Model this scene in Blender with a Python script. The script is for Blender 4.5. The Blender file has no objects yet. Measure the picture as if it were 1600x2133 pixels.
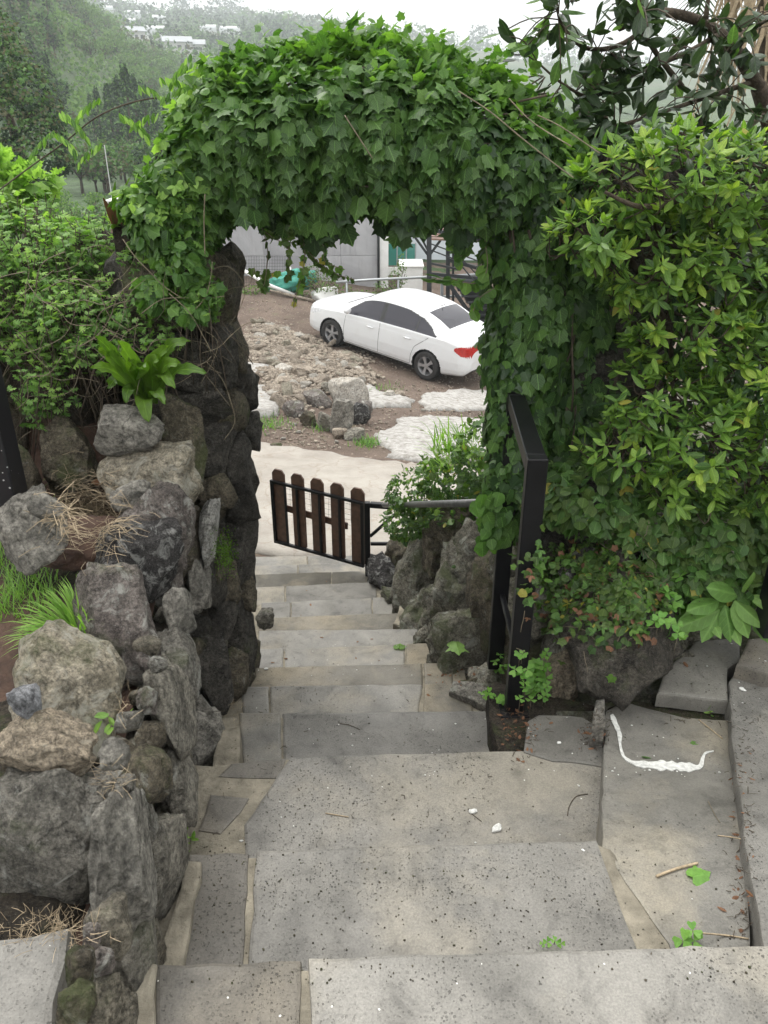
import bpy, bmesh, math, random
import numpy as np
from math import sin, cos, pi, radians, sqrt, atan2, tan
from mathutils import Vector, Matrix, noise, Euler
from mathutils.geometry import delaunay_2d_cdt
HAZE = 0.0011
R = random.Random(7)
NR = np.random.RandomState(7)
scene = bpy.context.scene
col = scene.collection

# ------------------------------------------------------------------ camera, sky, sun, exposure
FPX = 1674.0                     # focal length in pixels of the 1600 px wide photograph
PITCH = radians(27.0)
CAM = Vector((0, 0, 1.5))
cam_d = bpy.data.cameras.new('camera'); cam = bpy.data.objects.new('camera', cam_d); col.objects.link(cam)
cam.location = CAM; cam.rotation_euler = (radians(90) - PITCH, 0, 0)
cam_d.sensor_fit = 'VERTICAL'; cam_d.sensor_height = 24.0; cam_d.lens = 24.0 * FPX / 2133.0
cam_d.clip_start = 0.05; cam_d.clip_end = 6000
scene.camera = cam

SUN_EL, SUN_AZ = radians(58), radians(-35)
w = bpy.data.worlds.new('World'); scene.world = w; w.use_nodes = True
wn, wl = w.node_tree.nodes, w.node_tree.links
bg = wn['Background']; bg.inputs['Strength'].default_value = 0.1
sky = wn.new('ShaderNodeTexSky'); sky.sky_type = 'NISHITA'; sky.sun_disc = False
sky.sun_elevation = SUN_EL; sky.sun_rotation = SUN_AZ; sky.dust_density = 4; sky.air_density = 1.2
hs = wn.new('ShaderNodeHueSaturation'); hs.inputs['Saturation'].default_value = 0.2
wl.new(sky.outputs[0], hs.inputs['Color'])
mx = wn.new('ShaderNodeMix'); mx.data_type = 'RGBA'; mx.inputs[0].default_value = 0.82
wl.new(hs.outputs[0], mx.inputs[6]); mx.inputs[7].default_value = (10.9, 10.85, 10.7, 1)   # closed cloud cover
wl.new(mx.outputs[2], bg.inputs['Color'])

sd = bpy.data.lights.new('sun', 'SUN'); sd.energy = 1.1; sd.angle = radians(30); sd.color = (1, .97, .92)
so = bpy.data.objects.new('sun', sd); col.objects.link(so)
so.rotation_euler = (radians(90) - SUN_EL, 0, SUN_AZ + pi)   # light comes from azimuth of the sky's sun
sv = Vector((sin(SUN_AZ) * cos(SUN_EL), cos(SUN_AZ) * cos(SUN_EL), sin(SUN_EL)))
so.rotation_euler = sv.to_track_quat('Z', 'Y').to_euler()

scene.view_settings.view_transform = 'Standard'; scene.view_settings.look = 'None'
scene.view_settings.gamma = 1; scene.view_settings.use_curve_mapping = False
scene.view_settings.exposure = 1.32
scene.render.engine = 'CYCLES'
scene.cycles.use_denoising = True
scene.cycles.max_bounces = 6; scene.cycles.diffuse_bounces = 4; scene.cycles.transmission_bounces = 3
scene.cycles.volume_bounces = 0; scene.cycles.transparent_max_bounces = 6
scene.cycles.sample_clamp_indirect = 6; scene.cycles.adaptive_threshold = .02

# ------------------------------------------------------------------ helpers
UPZ = Vector((0, 0, 1)); DOWN = Vector((0, 0, -1))
def rv(k=1): return Vector((R.gauss(0, k), R.gauss(0, k), R.gauss(0, k)))
def curve_obj(name, paths, m_, parent=None, kind=None, label=None, n=6):
    V, F = [], []
    for pts, r in paths: tube(pts, r, n, V, F)
    return link(name, mesh(name, V, F), M[m_], parent, smooth=True, kind=kind)
FWD = Vector((0, cos(PITCH), -sin(PITCH))); UPV = Vector((0, sin(PITCH), cos(PITCH))); RT = Vector((1, 0, 0))
def ray(px, py):
    return FWD + RT * ((px - 800) / FPX) + UPV * ((1066.5 - py) / FPX)
def atY(px, py, Y):
    d = ray(px, py); return CAM + d * (Y / d.y)
def atZ(px, py, Z):
    d = ray(px, py); return CAM + d * ((Z - 1.5) / d.z)
def depth(p): return (Vector(p) - CAM).dot(FWD)
def proj(p):
    q = Vector(p) - CAM; D = q.dot(FWD); return 800 + FPX * q.x / D, 1066.5 - FPX * q.dot(UPV) / D
CAMROT = Matrix((RT, UPV, -FWD)).transposed()

def tag(o, label=None, cat=None, group=None, kind=None):
    if label: o['label'] = label
    if cat: o['category'] = cat
    if group: o['group'] = group
    if kind: o['kind'] = kind
    return o
def thing(name, label, cat, loc=(0, 0, 0), rotz=0, group=None):
    o = bpy.data.objects.new(name, None); col.objects.link(o)
    o.location = loc; o.rotation_euler = (0, 0, rotz); o.empty_display_size = .1
    return tag(o, label, cat, group)
def link(name, me, mats=None, parent=None, smooth=False, kind=None, world=True):
    """link a mesh whose coordinates are world coordinates (or local to parent if world=False)"""
    o = bpy.data.objects.new(name, me); col.objects.link(o)
    if mats is not None and not len(me.materials):
        for m in (mats if isinstance(mats, (list, tuple)) else [mats]): me.materials.append(m)
    if parent is not None:
        o.parent = parent
        if world:
            o.matrix_parent_inverse = pmat(parent).inverted()
    if smooth: me.shade_smooth()
    if kind: o['kind'] = kind
    return o
def pmat(o):
    m = Matrix.LocRotScale(o.location, o.rotation_euler, o.scale)
    return pmat(o.parent) @ o.matrix_parent_inverse @ m if o.parent else m
def mesh(name, verts, faces):
    me = bpy.data.meshes.new(name); me.from_pydata([tuple(v) for v in verts], [], faces); me.update(); return me
def bm_mesh(name, bm):
    me = bpy.data.meshes.new(name); bm.normal_update(); bm.to_mesh(me); bm.free(); return me
def box(bm, c, s, rot=None, bevel=0):
    r = bmesh.ops.create_cube(bm, size=1)
    vs = r['verts']
    M = Matrix.Translation(Vector(c)) @ (rot.to_4x4() if rot else Matrix()) @ Matrix.Diagonal((*s, 1))
    bmesh.ops.transform(bm, matrix=M, verts=vs)
    if bevel:
        es = list({e for v in vs for e in v.link_edges})
        bmesh.ops.bevel(bm, geom=es, offset=bevel, segments=1, affect='EDGES')
    return vs
def bar(bm, a, b, w_, h_, bevel=0, up=Vector((0, 0, 1))):
    a, b = Vector(a), Vector(b); d = (b - a); L = d.length; d.normalize()
    x = d.cross(up)
    if x.length < 1e-3: x = d.cross(Vector((0, 1, 0)))
    x.normalize(); z = x.cross(d)
    rot = Matrix((x, d, z)).transposed()
    return box(bm, (a + b) / 2, (w_, L, h_), rot, bevel)
def tube(pts, rad, n=8, V=None, Fc=None):
    """tube along pts, rad number or list; returns verts, faces (appends to V, Fc if given)"""
    if V is None: V, Fc = [], []
    pts = [Vector(p) for p in pts]
    base = len(V); up = Vector((.13, .31, .94))
    for i, p in enumerate(pts):
        t = (pts[min(i + 1, len(pts) - 1)] - pts[max(i - 1, 0)]).normalized()
        x = t.cross(up); x = x.normalized() if x.length > 1e-4 else Vector((1, 0, 0)); y = t.cross(x)
        r = rad[i] if isinstance(rad, (list, tuple)) else rad
        for k in range(n):
            a = 2 * pi * k / n; V.append(p + x * (cos(a) * r) + y * (sin(a) * r))
    for i in range(len(pts) - 1):
        for k in range(n):
            a = base + i * n + k; b = base + i * n + (k + 1) % n
            Fc.append((a, b, b + n, a + n))
    Fc.append(tuple(base + k for k in range(n))[::-1]); e = base + (len(pts) - 1) * n
    Fc.append(tuple(e + k for k in range(n)))
    return V, Fc
def smooth_path(pts, k=5):
    pts = [Vector(p) for p in pts]; out = []
    for i in range(len(pts) - 1):
        p0, p1, p2, p3 = pts[max(i - 1, 0)], pts[i], pts[i + 1], pts[min(i + 2, len(pts) - 1)]
        for j in range(k):
            t = j / k
            out.append(.5 * ((2 * p1) + (p2 - p0) * t + (2 * p0 - 5 * p1 + 4 * p2 - p3) * t * t + (3 * p1 - p0 - 3 * p2 + p3) * t ** 3))
    return out + [pts[-1]]
def interp(x, xs, ys): return float(np.interp(x, xs, ys))

# ------------------------------------------------------------------ materials
def mat(name):
    m = bpy.data.materials.new(name); m.use_nodes = True
    return m, m.node_tree.nodes, m.node_tree.links, m.node_tree.nodes['Principled BSDF']
def rgb(c): return (*c, 1) if len(c) == 3 else c
def mixc(n, l, fac, a, b):
    m = n.new('ShaderNodeMix'); m.data_type = 'RGBA'
    for sock, v in ((0, fac), (6, a), (7, b)):
        if hasattr(v, 'is_linked') or isinstance(v, bpy.types.NodeSocket): l.new(v, m.inputs[sock])
        else: m.inputs[sock].default_value = v if sock == 0 else rgb(v)
    return m.outputs[2]
def ramp(n, l, src, stops):
    r = n.new('ShaderNodeValToRGB'); l.new(src, r.inputs[0]); e = r.color_ramp.elements
    while len(e) < len(stops): e.new(.5)
    for i, (p, v) in enumerate(stops):
        e[i].position = p; e[i].color = (v, v, v, 1) if not isinstance(v, tuple) else rgb(v)
    return r.outputs[0]
def nz(n, l, vec, scale, detail=4, rough=.55, dist=0):
    t = n.new('ShaderNodeTexNoise'); t.inputs['Scale'].default_value = scale; t.inputs['Detail'].default_value = detail
    t.inputs['Roughness'].default_value = rough; t.inputs['Distortion'].default_value = dist
    if vec: l.new(vec, t.inputs['Vector'])
    return t.outputs['Fac']
def vor(n, l, vec, scale, feat='F1'):
    t = n.new('ShaderNodeTexVoronoi'); t.inputs['Scale'].default_value = scale; t.feature = feat
    if vec: l.new(vec, t.inputs['Vector'])
    return t.outputs['Distance']
def objvec(n, l, rnd=True):
    tc = n.new('ShaderNodeTexCoord')
    if not rnd: return tc.outputs['Object']
    oi = n.new('ShaderNodeObjectInfo'); a = n.new('ShaderNodeVectorMath'); a.operation = 'MULTIPLY_ADD'
    l.new(oi.outputs['Random'], a.inputs[0]); a.inputs[1].default_value = (37, 61, 23); l.new(tc.outputs['Object'], a.inputs[2])
    return a.outputs[0]
def mth(n, l, op, a, b=0.0, clamp=False):
    m = n.new('ShaderNodeMath'); m.operation = op; m.use_clamp = clamp
    for i, v in enumerate((a, b)):
        if isinstance(v, (int, float)): m.inputs[i].default_value = v
        else: l.new(v, m.inputs[i])
    return m.outputs[0]
def bump(n, l, bsdf, h, strength, dist, prev=None):
    b = n.new('ShaderNodeBump'); b.inputs['Strength'].default_value = strength; b.inputs['Distance'].default_value = dist
    l.new(h, b.inputs['Height'])
    if prev: l.new(prev, b.inputs['Normal'])
    if bsdf: l.new(b.outputs[0], bsdf.inputs['Normal'])
    return b.outputs[0]

def stone_mat(name, c1, c2, lichen=(.42, .42, .38), lic=.3, pore=.3, moss=.2, rough=.85, scale=1.0, mosscol=(.045, .06, .018)):
    m, n, l, b = mat(name)
    v = objvec(n, l)
    base = mixc(n, l, ramp(n, l, nz(n, l, v, 5 * scale, 7, .68, .6), [(.32, 0), (.68, 1)]), c1, c2)
    mp = n.new('ShaderNodeMapping'); mp.inputs['Scale'].default_value = (7, 9, 34); mp.inputs['Rotation'].default_value = (.5, .3, .8); l.new(v, mp.inputs[0])
    strata = nz(n, l, mp.outputs[0], 1.0 * scale, 6, .7, .5)
    base = mixc(n, l, ramp(n, l, strata, [(.46, 0), (.62, .55)]), base, tuple(x * .55 for x in c1))
    ckv = n.new('ShaderNodeTexVoronoi'); ckv.feature = 'DISTANCE_TO_EDGE'; ckv.inputs['Scale'].default_value = 7 * scale
    wn_ = n.new('ShaderNodeTexNoise'); wn_.inputs['Scale'].default_value = 9; wn_.inputs['Detail'].default_value = 6; l.new(v, wn_.inputs['Vector'])
    wv_ = n.new('ShaderNodeVectorMath'); wv_.operation = 'MULTIPLY_ADD'; l.new(wn_.outputs['Color'], wv_.inputs[0]); wv_.inputs[1].default_value = (.25, .25, .25); l.new(v, wv_.inputs[2]); l.new(wv_.outputs[0], ckv.inputs['Vector'])
    crk = ramp(n, l, ckv.outputs['Distance'], [(.0, 1), (.025, 0)])
    base = mixc(n, l, mth(n, l, 'MULTIPLY', crk, .5), base, tuple(x * .4 for x in c1))
    dk = ramp(n, l, nz(n, l, v, 38 * scale, 5, .7), [(.3, .35), (.5, .95), (.68, 1.3)])
    dk2 = ramp(n, l, nz(n, l, v, 125 * scale, 4, .75), [(.34, .45), (.5, 1.0), (.66, 1.55)])
    mm = n.new('ShaderNodeVectorMath'); mm.operation = 'MULTIPLY'; l.new(base, mm.inputs[0]); l.new(dk, mm.inputs[1])
    m3 = n.new('ShaderNodeVectorMath'); m3.operation = 'MULTIPLY'; l.new(mm.outputs[0], m3.inputs[0]); l.new(dk2, m3.inputs[1])
    c = m3.outputs[0]
    li = ramp(n, l, nz(n, l, v, 14 * scale, 8, .72, .8), [(.62 - .22 * lic, 0), (.70 - .18 * lic, 1)])
    li = mth(n, l, 'MULTIPLY', li, min(1, .35 + lic))
    c = mixc(n, l, li, c, lichen)
    sp = ramp(n, l, nz(n, l, v, 160 * scale, 3, .6), [(.62, 0), (.68, 1)])
    c = mixc(n, l, mth(n, l, 'MULTIPLY', sp, .35 * lic + .1), c, (.5, .5, .47))
    # moss and dirt grow in patches, more on faces that look up
    g = n.new('ShaderNodeNewGeometry'); s = n.new('ShaderNodeSeparateXYZ'); l.new(g.outputs['Normal'], s.inputs[0])
    mo = mth(n, l, 'ADD', nz(n, l, v, 6 * scale, 7, .7), mth(n, l, 'MULTIPLY', s.outputs[2], .06))
    mo = ramp(n, l, mo, [(.66 - .26 * moss, 0), (.76 - .22 * moss, 1)])
    c = mixc(n, l, mth(n, l, 'MULTIPLY', mo, .25 + .75 * moss), c, mixc(n, l, nz(n, l, v, 120, 2), mosscol, tuple(x * 2.1 for x in mosscol)))
    wv = n.new('ShaderNodeTexNoise'); wv.inputs['Scale'].default_value = 45; l.new(v, wv.inputs['Vector'])
    wa = n.new('ShaderNodeVectorMath'); wa.operation = 'MULTIPLY_ADD'; l.new(wv.outputs['Color'], wa.inputs[0]); wa.inputs[1].default_value = (.04, .04, .04); l.new(v, wa.inputs[2])
    po = ramp(n, l, vor(n, l, wa.outputs[0], 120 * scale), [(.16, 0), (.36, 1)])
    po2 = ramp(n, l, nz(n, l, v, 42 * scale, 3), [(.66 - .2 * pore, 1), (.74 - .2 * pore, 0)])
    po = mth(n, l, 'MAXIMUM', po, po2)
    c = mixc(n, l, mth(n, l, 'MULTIPLY', mth(n, l, 'SUBTRACT', 1.0, po), .7), c, tuple(x * .35 for x in c1))
    l.new(c, b.inputs['Base Color']); b.inputs['Roughness'].default_value = rough
    b.inputs['Specular IOR Level'].default_value = .3
    hc = bump(n, l, None, mth(n, l, 'SUBTRACT', strata, mth(n, l, 'MULTIPLY', crk, .35)), .8, .03)
    h0 = bump(n, l, None, nz(n, l, v, 13 * scale, 10, .72), 1, .05, hc)
    h1 = bump(n, l, None, nz(n, l, v, 55 * scale, 8, .75), 1, .012, h0)
    bump(n, l, b, po, .3 + .6 * pore, .005, h1)
    return m

def slab_mat(name, c1, c2, stain, pores=.5, rnd=True, sscale=1.0):
    """sawn porous basalt paving"""
    m, n, l, b = mat(name); v = objvec(n, l, rnd)
    oi = n.new('ShaderNodeObjectInfo')
    base = mixc(n, l, ramp(n, l, nz(n, l, v, 3.2 * sscale, 4, .6, .5), [(.35, 0), (.65, 1)]), c1, c2)
    vr = n.new('ShaderNodeMapRange'); l.new(oi.outputs['Random'], vr.inputs[0]); vr.inputs[3].default_value = .80; vr.inputs[4].default_value = 1.12
    vm = n.new('ShaderNodeVectorMath'); vm.operation = 'SCALE'; l.new(base, vm.inputs[0]); l.new(vr.outputs[0], vm.inputs['Scale']); base = vm.outputs[0]
    base = mixc(n, l, ramp(n, l, nz(n, l, v, 2.1 * sscale, 5, .62, .2), [(.50, 0), (.66, .7)]), base, stain)
    fine = ramp(n, l, nz(n, l, v, 210, 3, .7), [(.3, .72), (.7, 1.12)])
    mm = n.new('ShaderNodeVectorMath'); mm.operation = 'MULTIPLY'; l.new(base, mm.inputs[0]); l.new(fine, mm.inputs[1])
    dirt = ramp(n, l, nz(n, l, v, 11, 6, .7, .6), [(.30, .62), (.46, .94), (.62, 1.06)])
    m2 = n.new('ShaderNodeVectorMath'); m2.operation = 'MULTIPLY'; l.new(mm.outputs[0], m2.inputs[0]); l.new(dirt, m2.inputs[1])
    c = m2.outputs[0]
    # pores at two sizes, denser in patches
    dens = ramp(n, l, nz(n, l, v, 4, 4, .6), [(.42, .06), (.60, 1)])
    dv = n.new('ShaderNodeTexNoise'); dv.inputs['Scale'].default_value = 60; l.new(v, dv.inputs['Vector'])
    va = n.new('ShaderNodeVectorMath'); va.operation = 'MULTIPLY_ADD'; l.new(dv.outputs['Color'], va.inputs[0]); va.inputs[1].default_value = (.006, .006, .006); l.new(v, va.inputs[2])
    def pores_at(scale, keep, rad):
        t = n.new('ShaderNodeTexVoronoi'); t.inputs['Scale'].default_value = scale; l.new(va.outputs[0], t.inputs['Vector'])
        sx = n.new('ShaderNodeSeparateColor'); l.new(t.outputs['Color'], sx.inputs[0])
        k = mth(n, l, 'LESS_THAN', sx.outputs[0], keep)
        r_ = mth(n, l, 'MULTIPLY', sx.outputs[1], rad)
        inside = mth(n, l, 'SUBTRACT', r_, t.outputs['Distance'])
        inside = mth(n, l, 'MULTIPLY', inside, 14.0, True)
        return mth(n, l, 'MULTIPLY', inside, k)
    p1 = mth(n, l, 'MULTIPLY', pores_at(130, .5 * pores + .06, .42), dens)
    p2 = pores_at(42, .06 * pores, .2)
    p3 = mth(n, l, 'MULTIPLY', mth(n, l, 'MULTIPLY', pores_at(240, .6 * pores, .42), .8), dens)
    pp = mth(n, l, 'MAXIMUM', mth(n, l, 'MAXIMUM', p1, p2), p3)
    c = mixc(n, l, mth(n, l, 'MULTIPLY', pp, .8), c, tuple(x * .22 for x in c1))
    # pale specks of lime and paint dust
    t = n.new('ShaderNodeTexVoronoi'); t.inputs['Scale'].default_value = 26; l.new(va.outputs[0], t.inputs['Vector'])
    sx = n.new('ShaderNodeSeparateColor'); l.new(t.outputs['Color'], sx.inputs[0])
    sp = mth(n, l, 'MULTIPLY', mth(n, l, 'LESS_THAN', t.outputs['Distance'], .055), mth(n, l, 'LESS_THAN', sx.outputs[2], .22))
    c = mixc(n, l, sp, c, (.62, .62, .58))
    l.new(c, b.inputs['Base Color'])
    rr = ramp(n, l, nz(n, l, v, 4, 4), [(.35, .42), (.65, .72)]); l.new(rr, b.inputs['Roughness'])
    b.inputs['Specular IOR Level'].default_value = .4
    h1 = bump(n, l, None, nz(n, l, v, 90, 6, .7), .35, .004)
    bump(n, l, b, mth(n, l, 'SUBTRACT', 1.0, pp), .8, .006, h1)
    return m
def plain(name, c, rough=.5, metal=0, noise_amt=.15, nscale=20, bmp=0, spec=.5, bdist=.002):
    m, n, l, b = mat(name); v = objvec(n, l)
    f = nz(n, l, v, nscale, 5, .6)
    l.new(mixc(n, l, ramp(n, l, f, [(.3, 0), (.7, 1)]), tuple(x * (1 - noise_amt) for x in c), tuple(min(1, x * (1 + noise_amt)) for x in c)), b.inputs['Base Color'])
    b.inputs['Roughness'].default_value = rough; b.inputs['Metallic'].default_value = metal; b.inputs['Specular IOR Level'].default_value = spec
    if bmp: bump(n, l, b, nz(n, l, v, nscale * 3, 6, .65), bmp, bdist)
    return m
def leaf_mat(name, c1, c2, rough=.45, trans=.3, vein=.35, yellow=.0, spec=.35):
    m, n, l, b = mat(name)
    g = n.new('ShaderNodeNewGeometry'); oi = n.new('ShaderNodeObjectInfo')
    r = mth(n, l, 'FRACT', mth(n, l, 'ADD', g.outputs['Random Per Island'], mth(n, l, 'MULTIPLY', oi.outputs['Random'], 7.31)))
    c = mixc(n, l, r, c1, c2)
    if yellow:
        r2 = mth(n, l, 'FRACT', mth(n, l, 'MULTIPLY', r, 13.7))
        c = mixc(n, l, mth(n, l, 'LESS_THAN', r2, yellow), c, (.30, .27, .05))
    uv = n.new('ShaderNodeUVMap'); uv.uv_map = 'UVMap'
    s = n.new('ShaderNodeSeparateXYZ'); l.new(uv.outputs[0], s.inputs[0])
    ax = mth(n, l, 'ABSOLUTE', s.outputs[0])
    mid = ramp(n, l, ax, [(0.012, 1), (.035, 0)])
    # side veins: thin lines running forward from the midrib
    q = mth(n, l, 'FRACT', mth(n, l, 'MULTIPLY', mth(n, l, 'SUBTRACT', s.outputs[1], mth(n, l, 'MULTIPLY', ax, .9)), 5.5))
    sv_ = mth(n, l, 'LESS_THAN', mth(n, l, 'ABSOLUTE', mth(n, l, 'SUBTRACT', q, .5)), .06)
    ve = mth(n, l, 'MAXIMUM', mid, mth(n, l, 'MULTIPLY', sv_, .55))
    c = mixc(n, l, mth(n, l, 'MULTIPLY', ve, vein), c, tuple(min(1, x * 1.9 + .02) for x in c2))
    blot = nz(n, l, uv.outputs[0], 3.5, 4, .6)
    mm = n.new('ShaderNodeVectorMath'); mm.operation = 'MULTIPLY'; l.new(c, mm.inputs[0]); l.new(ramp(n, l, blot, [(.3, .78), (.7, 1.15)]), mm.inputs[1])
    c = mm.outputs[0]
    l.new(c, b.inputs['Base Color']); b.inputs['Roughness'].default_value = rough; b.inputs['Specular IOR Level'].default_value = spec
    tr = n.new('ShaderNodeBsdfTranslucent')
    mc = n.new('ShaderNodeVectorMath'); mc.operation = 'MULTIPLY'; l.new(c, mc.inputs[0]); mc.inputs[1].default_value = (1.5, 1.7, .7); l.new(mc.outputs[0], tr.inputs[0])
    mxs = n.new('ShaderNodeMixShader'); mxs.inputs[0].default_value = trans
    l.new(b.outputs[0], mxs.inputs[1]); l.new(tr.outputs[0], mxs.inputs[2])
    l.new(mxs.outputs[0], n['Material Output'].inputs['Surface'])
    bump(n, l, b, mth(n, l, 'SUBTRACT', 1.0, ve), .3, .003)
    return m

M = {}
M['stone_grey'] = stone_mat('stone_grey', (.135, .127, .108), (.30, .28, .24), lic=.35, pore=.35, moss=.2)
M['stone_pale'] = stone_mat('stone_pale', (.25, .22, .16), (.47, .42, .33), lichen=(.46, .44, .37), lic=.5, pore=.3, moss=.25, scale=.8)
M['stone_tan'] = stone_mat('stone_tan', (.19, .155, .11), (.38, .32, .24), lichen=(.42, .38, .30), lic=.25, pore=.2, moss=.15)
M['stone_purple'] = stone_mat('stone_purple', (.12, .10, .09), (.26, .23, .205), lic=.4, pore=.2, moss=.25)
M['lava_dark'] = stone_mat('lava_dark', (.046, .042, .036), (.12, .11, .093), lichen=(.3, .3, .28), lic=.12, pore=.9, moss=.15)
M['lava_lichen'] = stone_mat('lava_lichen', (.032, .030, .03), (.08, .074, .07), lichen=(.33, .33, .31), lic=.5, pore=.8, moss=.1, scale=1.5)
M['stone_brown'] = stone_mat('stone_brown', (.075, .063, .045), (.18, .155, .11), lic=.15, pore=.4, moss=.5)
M['stone_flat'] = stone_mat('stone_flat', (.145, .135, .112), (.30, .278, .23), lic=.2, pore=.1, moss=.15, scale=.7)
M['stone_slate'] = stone_mat('stone_slate', (.16, .152, .132), (.32, .30, .26), lic=.05, pore=.0, moss=.05, scale=.6)
M['stone_blue'] = stone_mat('stone_blue', (.22, .225, .235), (.38, .385, .40), lic=.2, pore=.1, moss=.0)
M['stone_white'] = stone_mat('stone_white', (.28, .27, .24), (.45, .44, .41), lichen=(.55, .55, .52), lic=.5, pore=.1, moss=.1)
M['rock_bank'] = stone_mat('rock_bank', (.13, .122, .095), (.30, .28, .225), lichen=(.38, .39, .34), lic=.4, pore=.35, moss=.5)
M['rubble_tan'] = stone_mat('rubble_tan', (.24, .195, .15), (.48, .41, .33), lichen=(.6, .55, .46), lic=.3, pore=.1, moss=.0)
M['rubble_white'] = stone_mat('rubble_white', (.42, .38, .32), (.62, .58, .52), lichen=(.7, .68, .63), lic=.4, pore=.05, moss=.0)
M['boulder'] = stone_mat('boulder', (.05, .044, .036), (.125, .112, .09), lichen=(.3, .3, .26), lic=.15, pore=.8, moss=.25)
M['mortar'] = stone_mat('mortar', (.15, .135, .105), (.25, .225, .175), lic=.1, pore=.2, moss=.3, rough=.95)
M['core'] = stone_mat('core', (.035, .03, .022), (.075, .06, .045), lic=.0, pore=.3, moss=.3, rough=.95)
M['slab'] = slab_mat('slab', (.138, .132, .118), (.222, .212, .19), (.28, .255, .205), pores=.9)
M['slab_fine'] = slab_mat('slab_fine', (.13, .124, .11), (.215, .205, .18), (.30, .268, .205), pores=.25)
M['slab_dark'] = slab_mat('slab_dark', (.085, .078, .066), (.15, .138, .118), (.20, .175, .135), pores=.9)
M['slab_brown'] = slab_mat('slab_brown', (.085, .077, .058), (.165, .15, .118), (.26, .22, .15), pores=.25)  # darker, browner slab tone, given to some of the lower treads
M['grout'] = plain('grout', (.205, .185, .145), .95, 0, .42, 14, 1.0, .15, .008)
M['black_metal'] = plain('black_metal', (.006, .006, .007), .42, 0, .3, 8, .08, .25)
M['pipe_grey'] = plain('pipe_grey', (.09, .09, .088), .45, .3, .3, 30, .05)
M['picket_wood'] = plain('picket_wood', (.075, .036, .02), .6, 0, .4, 30, .15)
M['bark'] = plain('bark', (.07, .055, .04), .9, 0, .5, 40, .8, .2, .01)
M['twig'] = plain('twig', (.17, .14, .095), .85, 0, .4, 60, .2)
M['dark_twig'] = plain('dark_twig', (.06, .045, .03), .85, 0, .4, 60, .2)
M['straw'] = plain('straw', (.33, .26, .17), .8, 0, .35, 90)
M['white_paint'] = plain('white_paint', (.56, .56, .53), .8, 0, .3, 70, .8)
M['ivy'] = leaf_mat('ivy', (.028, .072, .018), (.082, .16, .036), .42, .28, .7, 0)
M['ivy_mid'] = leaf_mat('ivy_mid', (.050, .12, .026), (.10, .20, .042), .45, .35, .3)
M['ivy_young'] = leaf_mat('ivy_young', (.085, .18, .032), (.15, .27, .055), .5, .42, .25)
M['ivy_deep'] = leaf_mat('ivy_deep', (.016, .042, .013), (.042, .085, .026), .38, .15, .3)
M['ivy_small'] = leaf_mat('ivy_small', (.035, .075, .020), (.095, .15, .035), .5, .3, .4, .04)
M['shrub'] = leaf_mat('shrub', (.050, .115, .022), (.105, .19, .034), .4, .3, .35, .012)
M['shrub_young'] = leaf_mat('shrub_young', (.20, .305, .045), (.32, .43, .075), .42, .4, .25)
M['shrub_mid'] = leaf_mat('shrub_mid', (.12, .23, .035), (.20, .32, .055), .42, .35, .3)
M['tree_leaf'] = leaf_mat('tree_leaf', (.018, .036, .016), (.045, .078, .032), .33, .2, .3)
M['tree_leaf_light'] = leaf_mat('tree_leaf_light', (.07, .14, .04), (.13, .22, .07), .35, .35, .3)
M['herb'] = leaf_mat('herb', (.10, .21, .045), (.20, .34, .09), .55, .35, .2)
M['herb_light'] = leaf_mat('herb_light', (.20, .34, .07), (.30, .46, .12), .55, .4, .2)
M['fern'] = leaf_mat('fern', (.055, .12, .014), (.12, .22, .025), .35, .4, .3)
M['grass'] = leaf_mat('grass', (.13, .28, .045), (.27, .44, .10), .45, .4, .0)
M['clover'] = leaf_mat('clover', (.12, .28, .05), (.20, .38, .08), .5, .35, .1)
M['dead_leaf'] = leaf_mat('dead_leaf', (.09, .045, .026), (.20, .10, .055), .8, .15, .3)
M['far_green'] = leaf_mat('far_green', (.050, .125, .032), (.12, .22, .055), .8, .2, 0)
M['far_dark'] = leaf_mat('far_dark', (.014, .036, .015), (.036, .072, .028), .8, .12, 0)
M['far_light'] = leaf_mat('far_light', (.10, .20, .045), (.18, .28, .07), .8, .25, 0)
M['far_olive'] = leaf_mat('far_olive', (.085, .10, .045), (.13, .12, .065), .8, .2, 0)
# ------------------------------------------------------------------ terrain
LOTZ = [(-50, 0), (5.0, -2.08), (6.3, -2.17), (9.6, -2.45), (13, -2.66), (24, -2.68), (60, -3.2), (100, -4.2)]
def fbm(x, y, s, o=4): return noise.fractal(Vector((x * s, y * s, 3.7)), 1.0, 2.0, o)
def ground_z(x, y):
    r = math.hypot(x, y)
    z = interp(y, [5.0, 6.3, 9.6, 13, 17, 20, 28, 60, 100], [-2.08, -2.17, -2.65, -3.25, -3.77, -3.75, -3.7, -3.8, -4.2])
    z -= .145 * max(-3.0, min(2.5, x)) * min(1, max(0, (y - 10) / 5)) * min(1, max(0, (30 - y) / 5))
    if r > 14: z += .08 * fbm(x, y, .2) * min(1, (r - 14) / 10)
    az = math.degrees(atan2(x, y))
    # far hillside and the nearer spur on the left
    if r > 120:
        k = .105 * interp(az, [-60, -26, -14, -5, 2, 6, 10, 20, 60], [1.15, 1.1, .98, .92, .80, .62, .50, .42, .5])
        z = -4.2 + k * (min(r, 760) - 120) + 3.0 * fbm(x, y, .006) * min(1, (r - 120) / 200)
        if r > 760: z -= (r - 760) * .02
    if r > 70:
        s = interp(az, [-50, -30, -24, -20, -17, -14.5, -12], [46, 42, 33, 22, 11, 3, 0])
        z += s * interp(r, [70, 110, 170, 230, 300, 420], [0, .25, .72, .95, .75, 0])
    return z
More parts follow.
